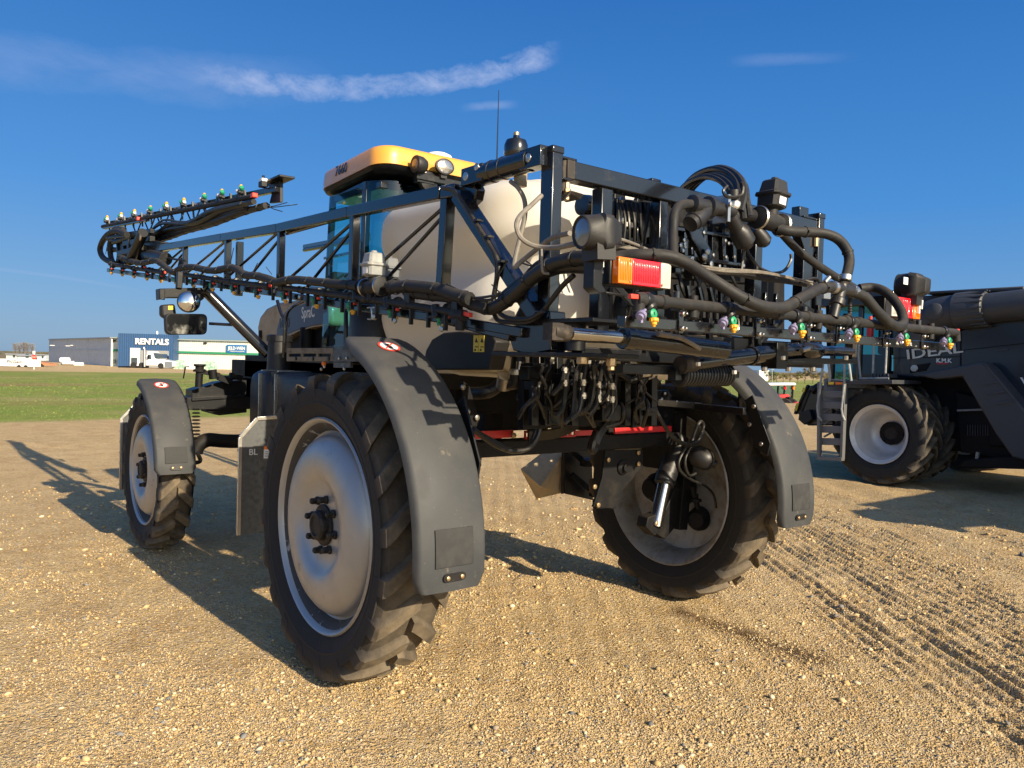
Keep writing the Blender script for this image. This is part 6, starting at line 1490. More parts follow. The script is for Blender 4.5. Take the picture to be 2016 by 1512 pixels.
# loose stones: one scatter
def stone_mat():
    m = bpy.data.materials.new('stone'); m.use_nodes = True; nt = m.node_tree; N = nt.nodes; L = nt.links; b = N['Principled BSDF']; b.inputs['Roughness'].default_value = .85; b.inputs['Specular IOR Level'].default_value = .2
    A = N.new('ShaderNodeAttribute'); A.attribute_name = 'tone'; cr = N.new('ShaderNodeValToRGB'); e = cr.color_ramp.elements
    e[0].position = 0; e[0].color = (.13, .13, .13, 1); e[1].position = 1; e[1].color = (.66, .55, .37, 1)
    for p_, c_ in ((.07, (.23, .22, .21, 1)), (.13, (.38, .27, .14, 1)), (.35, (.46, .32, .145, 1)), (.6, (.53, .385, .195, 1)), (.78, (.60, .47, .28, 1)), (.83, (.38, .23, .10, 1)), (.87, (.60, .49, .31, 1))): q = e.new(p_); q.color = c_
    L.new(A.outputs['Fac'], cr.inputs[0]); L.new(cr.outputs[0], b.inputs['Base Color']); return m
M_stone = stone_mat()
def stones(name, label, n, seed, iv, fc, med, sig, lo, hi, r0, r1, pw, base, gain, tmax):
    g = np.random.default_rng(seed); iv = np.array(iv, float); iv /= np.linalg.norm(iv[0]); fc = np.array(fc); k = len(iv)
    az = np.radians(g.uniform(3, 76, n)); rr = r0*np.exp(g.uniform(0, 1, n)**pw*np.log(r1/r0)); x, y = rr*np.sin(az), rr*np.cos(az)
    keep = g.uniform(0, 1, n) < np.clip(base+fbm(x, y, 1.3, 3, 61)*gain+fbm(x, y, .3, 2, 63)*gain*.6, .05, 1)
    x, y, rr = x[keep], y[keep], rr[keep]; n = len(x)
    sz = np.clip(np.exp(g.normal(np.log(med), sig, n)), lo, hi)*np.clip(.75+rr*.09, .8, 1.6)
    V = iv[None]*(1+g.uniform(-.3, .3, (n, k, 1)))
    V = V*np.stack([g.uniform(.8, 1.45, n), g.uniform(.7, 1.1, n), g.uniform(.45, .85, n)], -1)[:, None]*sz[:, None, None]
    a = g.uniform(0, 2*np.pi, n); ca, sa = np.cos(a)[:, None], np.sin(a)[:, None]; tl = g.uniform(-.5, .5, n)[:, None]; vx, vy, vz = V[..., 0], V[..., 1], V[..., 2]
    vz2 = vz*np.cos(tl)+vx*np.sin(tl); vx2 = vx*np.cos(tl)-vz*np.sin(tl)
    V = np.stack([vx2*ca-vy*sa, vx2*sa+vy*ca, vz2], -1)+np.stack([x, y, ground_z(x, y)+sz*.25], -1)[:, None]
    F = (fc[None]+(np.arange(n)*k)[:, None, None]).reshape(-1, 3)
    me = bpy.data.meshes.new(name); me.vertices.add(n*k); me.vertices.foreach_set('co', V.reshape(-1).astype(np.float32))
    me.loops.add(F.size); me.loops.foreach_set('vertex_index', F.ravel().astype(np.int32)); me.polygons.add(len(F))
    me.polygons.foreach_set('loop_start', (np.arange(len(F))*3).astype(np.int32)); me.polygons.foreach_set('loop_total', np.full(len(F), 3, np.int32)); me.update(calc_edges=True)
    at = me.attributes.new('tone', 'FLOAT', 'POINT'); at.data.foreach_set('value', np.repeat(g.uniform(0, tmax, n), k).astype(np.float32)); me.materials.append(M_stone)
    o = bpy.data.objects.new(name, me); COL.objects.link(o); o['kind'] = 'stuff'; o['label'] = label; o['category'] = 'gravel'
t_ = (1+5**.5)/2
stones('gravel_stones', 'larger loose tan and grey stones strewn over the yard', 26000, 5, [(-1, t_, 0), (1, t_, 0), (-1, -t_, 0), (1, -t_, 0), (0, -1, t_), (0, 1, t_), (0, -1, -t_), (0, 1, -t_), (t_, 0, -1), (t_, 0, 1), (-t_, 0, -1), (-t_, 0, 1)],
       [(0, 11, 5), (0, 5, 1), (0, 1, 7), (0, 7, 10), (0, 10, 11), (1, 5, 9), (5, 11, 4), (11, 10, 2), (10, 7, 6), (7, 1, 8), (3, 9, 4), (3, 4, 2), (3, 2, 6), (3, 6, 8), (3, 8, 9), (4, 9, 5), (2, 4, 11), (6, 2, 10), (8, 6, 7), (9, 8, 1)], .0062, .42, .004, .021, 1.2, 13, .85, .45, 2.6, 1.0)
stones('fine_gravel', 'fine tan grit covering the yard between the stones', 330000, 6, [(1, 0, 0), (0, 1, 0), (-1, 0, 0), (0, -1, 0), (0, 0, 1), (0, 0, -1)], [(0, 1, 4), (1, 2, 4), (2, 3, 4), (3, 0, 4), (1, 0, 5), (2, 1, 5), (3, 2, 5), (0, 3, 5)], .0034, .35, .0016, .008, 1.3, 9, 1.15, .60, 3.0, .95)
def grass_tufts(n=30000):
    g = np.random.default_rng(9); az = np.radians(g.uniform(0, 66, n)); rr = 17*np.exp(g.uniform(0, 1, n)*np.log(75/17)); x, y = rr*np.sin(az), rr*np.cos(az)
    k = g.uniform(0, 1, n) < grass_mask(x, y); x, y, rr = x[k], y[k], rr[k]; n = len(x)
    h = g.uniform(.015, .045, n)*(.7+fbm(x, y, 2, 2, 3)); w = g.uniform(.01, .03, n)*(rr/30); a = g.uniform(0, np.pi, n); z = ground_z(x, y)
    dx, dy = np.cos(a)*w, np.sin(a)*w; lx, ly = g.uniform(-.05, .05, n), g.uniform(-.05, .05, n)
    V = np.stack([np.stack([x-dx, y-dy, z-.01], -1), np.stack([x+dx, y+dy, z-.01], -1), np.stack([x+lx, y+ly, z+h], -1)], 1)
    me = bpy.data.meshes.new('grass'); me.from_pydata(V.reshape(-1, 3).tolist(), [], np.arange(n*3).reshape(-1, 3).tolist())
    at = me.attributes.new('tone', 'FLOAT', 'POINT'); at.data.foreach_set('value', np.repeat(np.clip(.5+fbm(x, y, 4, 3, 20)*1.4+g.uniform(-.25, .25, n), 0, 1), 3).astype(np.float32))
    m = bpy.data.materials.new('grass_blades'); m.use_nodes = True; nt = m.node_tree; N = nt.nodes; L = nt.links; b = N['Principled BSDF']; b.inputs['Roughness'].default_value = .8
    A = N.new('ShaderNodeAttribute'); A.attribute_name = 'tone'; cr = N.new('ShaderNodeValToRGB'); e = cr.color_ramp.elements
    e[0].color = (.17, .26, .04, 1); e[1].color = (.26, .20, .09, 1); q = e.new(.6); q.color = (.24, .29, .06, 1); L.new(A.outputs['Fac'], cr.inputs[0]); L.new(cr.outputs[0], b.inputs['Base Color']); me.materials.append(m)
    o = bpy.data.objects.new('grass', me); COL.objects.link(o); o['kind'] = 'stuff'; o['label'] = 'short green spring grass in the strip beyond the yard'; o['category'] = 'grass'
grass_tufts()

# ================================================================== sky and light
SUN_EL, SUN_AZ = R_(25.5), R_(177.5)      # azimuth clockwise from +Y
w = bpy.data.worlds.new('World'); sc.world = w; w.use_nodes = True; nt = w.node_tree; N = nt.nodes; L = nt.links
bg = N['Background']; sky = N.new('ShaderNodeTexSky'); sky.sky_type = 'NISHITA'; sky.sun_disc = False; sky.sun_elevation = SUN_EL; sky.sun_rotation = SUN_AZ
sky.altitude = 400; sky.air_density = 1.0; sky.dust_density = .8; sky.ozone_density = 1.0
tc = N.new('ShaderNodeTexCoord'); sp = N.new('ShaderNodeSeparateXYZ'); L.new(tc.outputs['Generated'], sp.inputs[0])
def M(op, a, c=None, d=None, clamp=False):
    n = N.new('ShaderNodeMath'); n.operation = op; n.use_clamp = clamp
    for i, s in enumerate((a, c, d)):
        if s is None: continue
        if isinstance(s, (int, float)): n.inputs[i].default_value = s
        else: L.new(s, n.inputs[i])
    return n.outputs[0]
az = M('ARCTAN2', sp.outputs['X'], sp.outputs['Y']); el = M('ARCSINE', sp.outputs['Z'])
def azel(u, v):
    d = (FW*FPX+RT*(u-1008)-UP*(v-756)).normalized(); return math.atan2(d.x, d.y), math.asin(d.z)
def band(pts, wid, fade0, fade1, den, nscale, stretch, lo, hi):
    """a streak of thin cloud along a line of the sky given by its azimuth and elevation"""
    cf = np.polyfit([azel(*p)[0] for p in pts], [azel(*p)[1] for p in pts], 2)
    e0 = M('ADD', M('MULTIPLY', M('MULTIPLY', az, az), float(cf[0])), M('MULTIPLY_ADD', az, float(cf[1]), float(cf[2])))
    dv = M('DIVIDE', M('SUBTRACT', el, e0), wid)
    g = M('POWER', 2.718, M('MULTIPLY', M('MULTIPLY', dv, dv), -1.0))
    a0, a1 = fade0; b0, b1 = fade1
    r1 = N.new('ShaderNodeMapRange'); r1.interpolation_type = 'SMOOTHSTEP'; L.new(az, r1.inputs[0]); r1.inputs[1].default_value = a0; r1.inputs[2].default_value = a1
    r2 = N.new('ShaderNodeMapRange'); r2.interpolation_type = 'SMOOTHSTEP'; L.new(az, r2.inputs[0]); r2.inputs[1].default_value = b0; r2.inputs[2].default_value = b1; r2.inputs[3].default_value = 1; r2.inputs[4].default_value = 0
    cv = N.new('ShaderNodeCombineXYZ'); L.new(M('MULTIPLY', az, stretch), cv.inputs[0]); L.new(el, cv.inputs[1])
    n = N.new('ShaderNodeTexNoise'); n.inputs['Scale'].default_value = nscale; n.inputs['Detail'].default_value = 9; n.inputs['Roughness'].default_value = .68; n.inputs['Distortion'].default_value = .25; L.new(cv.outputs[0], n.inputs['Vector'])
    r3 = N.new('ShaderNodeMapRange'); L.new(M('MULTIPLY', g, M('ADD', n.outputs['Fac'], .22)), r3.inputs[0]); r3.inputs[1].default_value = lo; r3.inputs[2].default_value = hi
    return M('MULTIPLY', M('MULTIPLY', r3.outputs[0], M('MULTIPLY', r1.outputs[0], r2.outputs[0])), den, None, True)
ae = lambda u, v=150: azel(u, v)[0]
SD = (math.sin(SUN_AZ)*math.cos(SUN_EL), math.cos(SUN_AZ)*math.cos(SUN_EL), math.sin(SUN_EL))
dt = N.new('ShaderNodeVectorMath'); dt.operation = 'DOT_PRODUCT'; L.new(tc.outputs['Generated'], dt.inputs[0]); dt.inputs[1].default_value = SD
anti = N.new('ShaderNodeMapRange'); anti.interpolation_type = 'SMOOTHSTEP'; L.new(dt.outputs['Value'], anti.inputs[0]); anti.inputs[1].default_value = .15; anti.inputs[2].default_value = .75; anti.inputs[3].default_value = .9; anti.inputs[4].default_value = .0
er = N.new('ShaderNodeMapRange'); L.new(el, er.inputs[0]); er.inputs[1].default_value = 0; er.inputs[2].default_value = math.pi/2
rp = N.new('ShaderNodeValToRGB'); L.new(er.outputs[0], rp.inputs[0]); e = rp.color_ramp.elements; e[0].position = 0; e[0].color = (*SKY_RAMP[0][1], 1); e[1].position = 1; e[1].color = (*SKY_RAMP[-1][1], 1)
for d_, c_ in SKY_RAMP[1:-1]: q = e.new(d_/90); q.color = (*c_, 1)
hs = N.new('ShaderNodeMix'); hs.data_type = 'RGBA'; L.new(anti.outputs[0], hs.inputs[0]); L.new(sky.outputs[0], hs.inputs[6]); L.new(rp.outputs[0], hs.inputs[7])
c1 = band([(400, 152), (560, 165), (700, 165), (850, 170), (930, 158), (1020, 128), (1090, 102)], .024, (ae(330), ae(520)), (ae(1060), ae(1110)), .95, 46, .6, .50, .92)
c2 = band([(-200, 90), (0, 112), (200, 140), (450, 158)], .042, (ae(-600), ae(-100)), (ae(420), ae(700)), .34, 22, .4, .42, .95)
c3 = band([(1440, 120), (1560, 116), (1680, 113)], .008, (ae(1420), ae(1500)), (ae(1560), ae(1700)), .2, 40, .3, .3, .8)
c4 = band([(-100, 520), (0, 530), (100, 545), (200, 556), (300, 578)], .0025, (ae(-100), ae(0)), (ae(150), ae(330)), .18, 30, .1, .25, .6)
c5 = band([(880, 215), (960, 208), (1010, 206)], .006, (ae(900), ae(950)), (ae(980), ae(1030)), .35, 40, .5, .26, .7)
tot = M('ADD', M('ADD', c1, c2), M('ADD', M('ADD', c3, c4), c5), None, True)
mx = N.new('ShaderNodeMix'); mx.data_type = 'RGBA'; L.new(tot, mx.inputs[0]); L.new(hs.outputs[2], mx.inputs[6]); mx.inputs[7].default_value = CLOUD_COL
L.new(mx.outputs[2], bg.inputs['Color']); bg.inputs['Strength'].default_value = SKY_STR
sl = bpy.data.lights.new('sun', 'SUN'); sl.energy = SUN_STR; sl.angle = R_(.53); sl.color = (1.0, .85, .62)
so = bpy.data.objects.new('sun', sl); COL.objects.link(so)
sd = Vector((math.sin(SUN_AZ)*math.cos(SUN_EL), math.cos(SUN_AZ)*math.cos(SUN_EL), math.sin(SUN_EL)))
so.rotation_euler = sd.to_track_quat('Z', 'Y').to_euler(); so.location = sd*60
vs = sc.view_settings; sc.display_settings.display_device = 'sRGB'; vs.view_transform = 'Standard'; vs.look = 'None'; vs.exposure = EXPOSURE; vs.gamma = 1
sc.cycles.use_denoising = True; sc.cycles.max_bounces = 8; sc.cycles.transparent_max_bounces = 24; sc.cycles.sample_clamp_indirect = 6
# ================================================================== background: buildings, vehicles, trees
FH = Vector((FW.x, FW.y, 0)).normalized()
def Q(u, v, D): return P(u, v, D=D)
def gz_at(p): return float(ground_z(np.array([p.x]), np.array([p.y]))[0])
def corrug(name, col, rough=.5, sc_=9.0):
    m = mat(name, col, rough, var=(1.2, tuple(c*.88 for c in col), .45, .7)); nt = m.node_tree; N = nt.nodes; L = nt.links
    tc = N.new('ShaderNodeTexCoord'); wv = N.new('ShaderNodeTexWave'); wv.wave_type = 'BANDS'; wv.bands_direction = 'DIAGONAL'; wv.inputs['Scale'].default_value = sc_
    mp = N.new('ShaderNodeMapping'); mp.inputs['Scale'].default_value = (1, 1, 0); L.new(tc.outputs['Object'], mp.inputs[0]); L.new(mp.outputs[0], wv.inputs[0])
    bp = N.new('ShaderNodeBump'); bp.inputs['Strength'].default_value = .5; bp.inputs['Distance'].default_value = .06; L.new(wv.outputs['Fac'], bp.inputs['Height']); L.new(bp.outputs[0], N['Principled BSDF'].inputs['Normal'])
    return m
M_wallw = corrug('white_cladding', (.62, .64, .58)); M_wallg = corrug('grey_cladding', (.56, .61, .64)); M_blue = corrug('blue_cladding', (.030, .085, .20), .45)
M_trimg = mat('green_trim', (.02, .22, .11), .5); M_win = mat('window_glass', (.05, .07, .09), .08, .0, coat=.6); M_signb = mat('sign_blue', (.015, .13, .32), .45)
M_carw = mat('car_white', (.75, .76, .78), .25, coat=.6); M_carb = mat('car_blue', (.10, .20, .34), .25, coat=.6); M_carg = mat('car_grey', (.25, .27, .29), .28, .4, coat=.6); M_cark = mat('car_black', (.012, .013, .015), .22, coat=.6); M_cars = mat('car_silver', (.5, .52, .55), .28, .5, coat=.5)
M_tyre = mat('plain_tyre', (.018, .018, .018), .85); M_orange2 = mat('orange_sheet', (.45, .20, .10), .6); M_roofm = mat('roof_metal', (.42, .44, .46), .4, .5)
D0 = 150
A_, B_ = Q(222, 716, D0), Q(512, 726, D0); Ld = Q(98, 710, 192)
dep = Vector((Ld.x-A_.x, Ld.y-A_.y, 0))
ztop = Q(360, 670, D0).z; zb = -1.2
W = thing('rental_warehouse', ((A_.x+B_.x)/2, (A_.y+B_.y)/2, -.6), 'long white metal warehouse with green trim and a blue RENTALS entrance', 'warehouse')
def wall(u0, u1, d, z0, z1, thick, name, m, parent, **k):
    a, c = Q(u0, 700, d), Q(u1, 700, d); a.z = c.z = z0
    return MB().prism([a, c, c+Z_*(z1-z0), a+Z_*(z1-z0)], FH*thick).build(name, m, parent, smooth=0, **k)
a, c = Vector((A_.x, A_.y, zb)), Vector((B_.x, B_.y, zb))
h = ztop-zb
MB().prism([a, c, c+dep, a+dep], Z_*h).build('wall', M_wallw, W, smooth=0)
nL = Vector((dep.y, -dep.x, 0)).normalized(); nL = nL if nL.dot(RT0) < 0 else -nL
MB().prism([a+nL*.06, a+dep+nL*.06, a+dep+nL*.06+Z_*h, a+nL*.06+Z_*h], nL*.06).build('side_wall', M_wallg, W, smooth=0)
MB().prism([a-FH*.4+nL*.4+Z_*(h+.02), c-FH*.4+Z_*(h+.02), c+dep+Z_*(h+.02), a+dep+nL*.4+Z_*(h+.02)], Z_*.22).build('roof', M_roofm, W, smooth=0)
t = MB()
for u0, u1 in ((222, 232), (341, 512)):
    p, q = Q(u0, 700, D0-.4), Q(u1, 700, D0-.4)
    for (zz, hh) in ((ztop-.02, .30), (Q(280, 693, D0).z, .38)): t.prism([Vector((p.x, p.y, zz)), Vector((q.x, q.y, zz)), Vector((q.x, q.y, zz+hh)), Vector((p.x, p.y, zz+hh))], FH*.3)
t.build('green_trim', M_trimg, W, smooth=0)
ent = wall(232, 341, D0-2.5, zb, Q(236, 656, D0-2.5).z, 2.4, 'entrance_block', M_blue, W)
dd = D0-2.6
wall(277, 332, dd, zb, Q(300, 690, dd).z, .1, 'overhead_door', M_grey, W); wall(256, 276, dd, zb, Q(266, 685, dd).z, .1, 'door_panel', M_wallg, W)
o = wall(257, 272, dd-.1, zb, Q(264, 702, dd).z, .1, 'door', M_white, W); wall(258.5, 270, dd-.25, Q(264, 717, dd).z, Q(264, 704, dd).z, .1, 'window', M_win, W)
wall(221, 230, D0-.3, Q(224, 717, D0).z, Q(224, 706, D0).z, .1, 'window', M_win, W).scale = (.4, 1, .7)
pr_ = Q(266, 677.2, dd-.1); pe = Q(310, 679, dd-.1)
te = text('RENTALS', 1.52, M_white, ent, pr_, Vector((pe.x-pr_.x, pe.y-pr_.y, 0)), Z_, ext=.1, bold=.05)
sg = MB(); p, q = Q(446, 694.5, D0-.5), Q(485, 695.5, D0-.5); z1 = Q(465, 679, D0-.5).z
sg.prism([p, Vector((q.x, q.y, p.z)), Vector((q.x, q.y, z1)), Vector((p.x, p.y, z1))], FH*.2); sg = sg.build('wall_sign', M_signb, W, smooth=0)
s_ = p+(q-p)*.08+Z_*.62; text("JELD-WEN", .86, M_white, sg, s_-FH*.05, Vector((q.x-p.x, q.y-p.y, 0)), Z_, ext=.03, sx=.80, bold=.012); s_ = p+(q-p)*.16+Z_*.22; text('WINDOWS & DOORS', .30, M_white, sg, s_-FH*.05, Vector((q.x-p.x, q.y-p.y, 0)), Z_, ext=.03, sx=.95)
for u, v in ((216, 671), (404, 675.5)):
    p = Q(u if u > 300 else 225, v, D0-.3); MB().obox(p, RT0, FH, Z_, (.55, .3, .28)).build('wall_lamp', M_black2, W, smooth=0)
MB().cyl(Q(309.5, 668, D0+4), Q(309.5, 652, D0+4), .16, 10).build('vent_pipe', M_white, W)
for u, v in ((134, 681), (143, 680), (103, 680)):
    p = Q(u, v, 172); MB().obox(p, RT0, FH, Z_, (.9, .3, .14)).build('wall_lamp', M_white, W, smooth=0)
t = MB()
for k, fr_ in enumerate((.0, .33, .66, 1.0)):
    p = a+dep*fr_+nL*.15; t.bar(p, p+Z_*h, .12, .12)
p0, p1 = a+nL*.15+Z_*(Q(222, 690, D0).z-zb), a+dep+nL*.15+Z_*(Q(222, 690, D0).z-zb); t.bar(p0, p1, .14, .14); t.build('wall_trim', M_wallg, W, smooth=0)
MB().bar(a+nL*.2-FH*.1, a+nL*.2-FH*.1+Z_*h, .35, .25).build('corner_trim', M_white, W, smooth=0)

# ---- semi truck
dT = 138
T = thing('semi_truck', Vector((Q(312, 724, dT).x, Q(312, 724, dT).y, gz_at(Q(312, 724, dT)))), 'white day-cab semi truck parked before the blue entrance', 'truck')
U = lambda u, v, d=0: Q(u, v, dT+d)
b = MB(); b.prism([U(287, 720), U(287, 700), U(290, 695), U(301, 695), U(304, 706), U(325, 708), U(336, 711), U(337, 722), U(325, 724), U(305, 720)], FH*2.3); cabt = b.build('body', M_carw, T, smooth=30, bevel=.12)
MB().prism([U(288, 696.5, -.1), U(290, 691.5, -.1), U(300, 691.5, -.1), U(304, 695, -.1)], FH*2.4).build('roof_fairing', M_carw, T, bevel=.1)
MB().prism([U(302, 696, .1), U(319, 697, .1), U(324, 705.5, .1), U(305.5, 704.5, .1)], FH*2.0).build('windscreen', M_win, T, smooth=0)
MB().prism([U(291, 698, -.05), U(297, 698, -.05), U(298, 707, -.05), U(291, 707, -.05)], FH*.1).build('side_window', M_win, T, smooth=0)
b = MB(); b.prism([U(324.5, 712, -.12), U(338, 712, -.12), U(338, 724, -.12), U(324.5, 724, -.12)], FH*.2); b.build('grille', M_carg, T, smooth=0)
b = MB(); b.cyl(U(284.5, 722, -.2), U(284.5, 688, -.2), .20, 10); b.cyl(U(284.5, 688, -.2), U(283, 684, -.2), .18, 10); b.build('exhaust_stack', M_steel, T)
MB().prism([U(232, 721, .3), U(284, 720, .3), U(284, 724, .3), U(232, 724, .3)], FH*1.8).build('flatbed_frame', M_dark, T, smooth=0)
for u, d in ((316, -.1), (278, .2), (262, .2)):
    c_ = U(u, 724, d); MB().lathe(Vector((c_.x, c_.y, gz_at(c_)+.5)), FH, [(.48, 0), (.5, .1), (.5, .3), (.3, .32), (0, .3)], 18).build('wheel', M_tyre, T)
b = MB(); b.obox(U(292, 703, -.3), RT0, FH, Z_, (.2, .2, .6)); b.obox(U(331, 704, -.3), RT0, FH, Z_, (.2, .2, .6)); b.build('mirror', M_black2, T, smooth=0)

# ---- wrapped bundles, small trailers, signs
M_wrap = mat('green_wrap', (.20, .38, .28), .5, var=(2, (.62, .66, .60), .42, .62)); M_wrapw = mat('white_wrap', (.60, .62, .60), .5, var=(2.5, (.25, .42, .32), .55, .7))
for i, (u0, u1, v0, v1, mm, lab) in enumerate(((341, 358, 709, 725, M_wrap, 'green striped stack of packed goods beside the truck'), (366, 391, 713, 728, M_wrapw, 'whitish wrapped pallet of goods before the warehouse wall'), (398, 421, 711, 729, M_wrap, 'rounded green wrapped pallet, farthest from the truck'))):
    dP = 140; p, q = Q(u0, v1, dP), Q(u1, v1, dP); zt = Q((u0+u1)/2, v0, dP).z; g_ = gz_at(p)-.05
    b = MB(); p.z = q.z = g_; rr_ = [[p+(q-p)*x+Z_*z+FH*y for x, y in ((0, 0), (1, 0), (1, 2.0), (0, 2.0))] for z in ()]
    n_ = 7; w_ = (q-p).length; prof_ = [p+(q-p)*(.5-.5*math.cos(math.pi*k/n_))+Z_*((zt-g_)*(math.sin(math.pi*k/n_)**.35)) for k in range(n_+1)]
    b.prism(prof_, FH*1.6); o = b.build('wrapped_bundle', mm, None, smooth=40, bevel=.05); tag(o, lab, 'wrapped bundle', 'wrapped bundles by the warehouse')
def box_thing(name, u0, u1, v0, v1, d, m, lab, cat, group=None, depth=2.2, parts=()):
    p, q = Q(u0, v1, d), Q(u1, v1, d); g_ = min(gz_at(p), p.z); zt = Q((u0+u1)/2, v0, d).z
    r = thing(name, Vector(((p.x+q.x)/2, (p.y+q.y)/2, g_)), lab, cat, group)
    p.z = q.z = g_
    return r, p, q, zt
r, p, q, zt = box_thing('water_tank_trailer', 117, 146, 703, 717, 150, M_white, 'white tank trailer parked against the grey side wall', 'trailer')
MB().cyl(Q(120, 709, 150), Q(136, 709, 150), .55, 14).build('tank', M_carw, r); MB().cyl(Q(124, 714, 149.5), Q(145, 714.5, 149.5), .38, 12).build('pump_skid', M_carw, r); MB().prism([p-FH*.1, q-FH*.1, q-FH*.1+Z_*.5, p-FH*.1+Z_*.5], FH*1.4).build('frame', M_grey, r, smooth=0)
r, p, q, zt = box_thing('barrier_row', 146, 163, 712, 717.5, 148, M_white, 'low white concrete barrier by the grey side wall', 'barrier')
n_ = (q-p); 
for s0_ in (0, .52): MB().prism([p+n_*s0_, p+n_*(s0_+.46), p+n_*(s0_+.42)+Z_*.6, p+n_*(s0_+.04)+Z_*.6], FH*.5).build('barrier_block', M_carw, r, smooth=0)
r, p, q, zt = box_thing('banner_trailer', -40, 63, 706.5, 715, 118, M_white, 'long white trailer with a lettered side at the road', 'trailer')
bd = MB().prism([p+Z_*.1, q+Z_*.1, Vector((q.x, q.y, zt)), Vector((p.x, p.y, zt))], FH*2.2).build('body', M_label, r, smooth=0)
s_ = Q(13, 714.2, 117.9); text('PlyGem', .62, M_greyd, bd, s_, q-p, Z_, ext=.01, sx=1.22)
for k in (.15, .28, .75, .88): MB().lathe(p+(q-p)*k+Z_*.05, FH, [(.3, -.02), (.32, .1), (.3, .3), (0, .3)], 14).build('wheel', M_tyre, r)
r, p, q, zt = box_thing('stop_sign', 62, 72, 690, 716, 104, M_white, 'red octagonal stop sign on a white post', 'road sign')
c_ = Q(66.7, 703, 104); MB().bar(Vector((c_.x, c_.y, gz_at(c_)-.1))+FH*.06, c_+FH*.06+Z_*.5, .08).build('post', M_white, r)
o = MB().prism([c_+RT0*.34*math.cos(R_(22.5+45*k))+Z_*.34*math.sin(R_(22.5+45*k)) for k in range(8)], FH*.03).build('sign_plate', M_redcap, r, smooth=0); text('STOP', .24, M_white, o, c_-RT0*.29-Z_*.09-FH*.01, RT0, Z_, ext=.004, sx=.95)
MB().obox(c_+Z_*.62, RT0, FH, Z_, (.34, .03, .36)).build('upper_plate', M_label, r, smooth=0)
r, p, q, zt = box_thing('orange_trailer', 70, 98, 708, 716, 125, M_orange2, 'low orange flatbed right of the stop sign', 'trailer')
MB().prism([p+Z_*.25, q+Z_*.25, q+Z_*.55, p+Z_*.85], FH*2).build('deck', M_orange2, r, smooth=0); MB().lathe(p+(q-p)*.4+Z_*.2, FH, [(.3, -.02), (.32, .1), (.3, .3), (0, .3)], 14).build('wheel', M_tyre, r)
for i, (u0, u1, v0, lab, mm) in enumerate(((12, 36, 698, 'small flat white building behind the lettered trailer', M_wallw), (34, 64, 700.5, 'long low pale building left of the stop sign', M_wallg), (73, 90, 699.5, 'small grey building right of the stop sign', M_wallg))):
    d = 210; p, q = Q(u0, 712, d), Q(u1, 712, d); p.z = q.z = -1.2; zt = Q(u0, v0, d).z; r = thing('low_building', (p+q)/2, lab, 'building', 'low buildings on the left horizon')
    MB().prism([p, q, Vector((q.x, q.y, zt)), Vector((p.x, p.y, zt))], FH*12).build('wall', mm, r, smooth=0); MB().prism([Vector((p.x, p.y, zt))-FH*.4, Vector((q.x, q.y, zt))-FH*.4, Vector((q.x, q.y, zt+.3))-FH*.4, Vector((p.x, p.y, zt+.3))-FH*.4], FH*12.6).build('roof', M_roofm, r, smooth=0)
    MB().prism([p+(q-p)*.55+Z_*1.2-FH*.05, p+(q-p)*.75+Z_*1.2-FH*.05, p+(q-p)*.75+Z_*2.2-FH*.05, p+(q-p)*.55+Z_*2.2-FH*.05], FH*.1).build('window', M_win, r, smooth=0)

# ---- right side: white building, cars, tractor, pole
d = 205; r = thing('white_office_building', Vector((Q(1400, 752, d).x, Q(1400, 752, d).y, -.7)), 'long white flat-roofed building with a taller end block', 'building')
def blk(u0, u1, v0, v1, dd_, dep_, name, m): p, q = Q(u0, v1, dd_), Q(u1, v1, dd_); p.z = q.z = -1.5; zt = Q((u0+u1)/2, v0, dd_).z; return MB().prism([p, q, Vector((q.x, q.y, zt)), Vector((p.x, p.y, zt))], FH*dep_).build(name, m, r, smooth=0)
M_wallw2 = mat('white_render', (.60, .63, .66), .6, var=(1, (.50, .54, .58), .45, .7)); blk(1240, 1494, 731, 752, d, 20, 'wall', M_wallw2); blk(1494, 1513.5, 729, 752, d-4, 22, 'end_block', mat('white_render_bright', (.74, .74, .72), .6)); blk(1238, 1495, 729.5, 731.4, d-.4, 21, 'roof', M_roofm)
for u in range(1290, 1480, 17): p = Q(u, 748, d-.2); q = Q(u+6, 748, d-.2); z0_, z1_ = Q(u, 743, d).z, Q(u, 738, d).z; MB().prism([Vector((p.x, p.y, z0_)), Vector((q.x, q.y, z0_)), Vector((q.x, q.y, z1_)), Vector((p.x, p.y, z1_))], FH*.1).build('window', M_win, r, smooth=0)
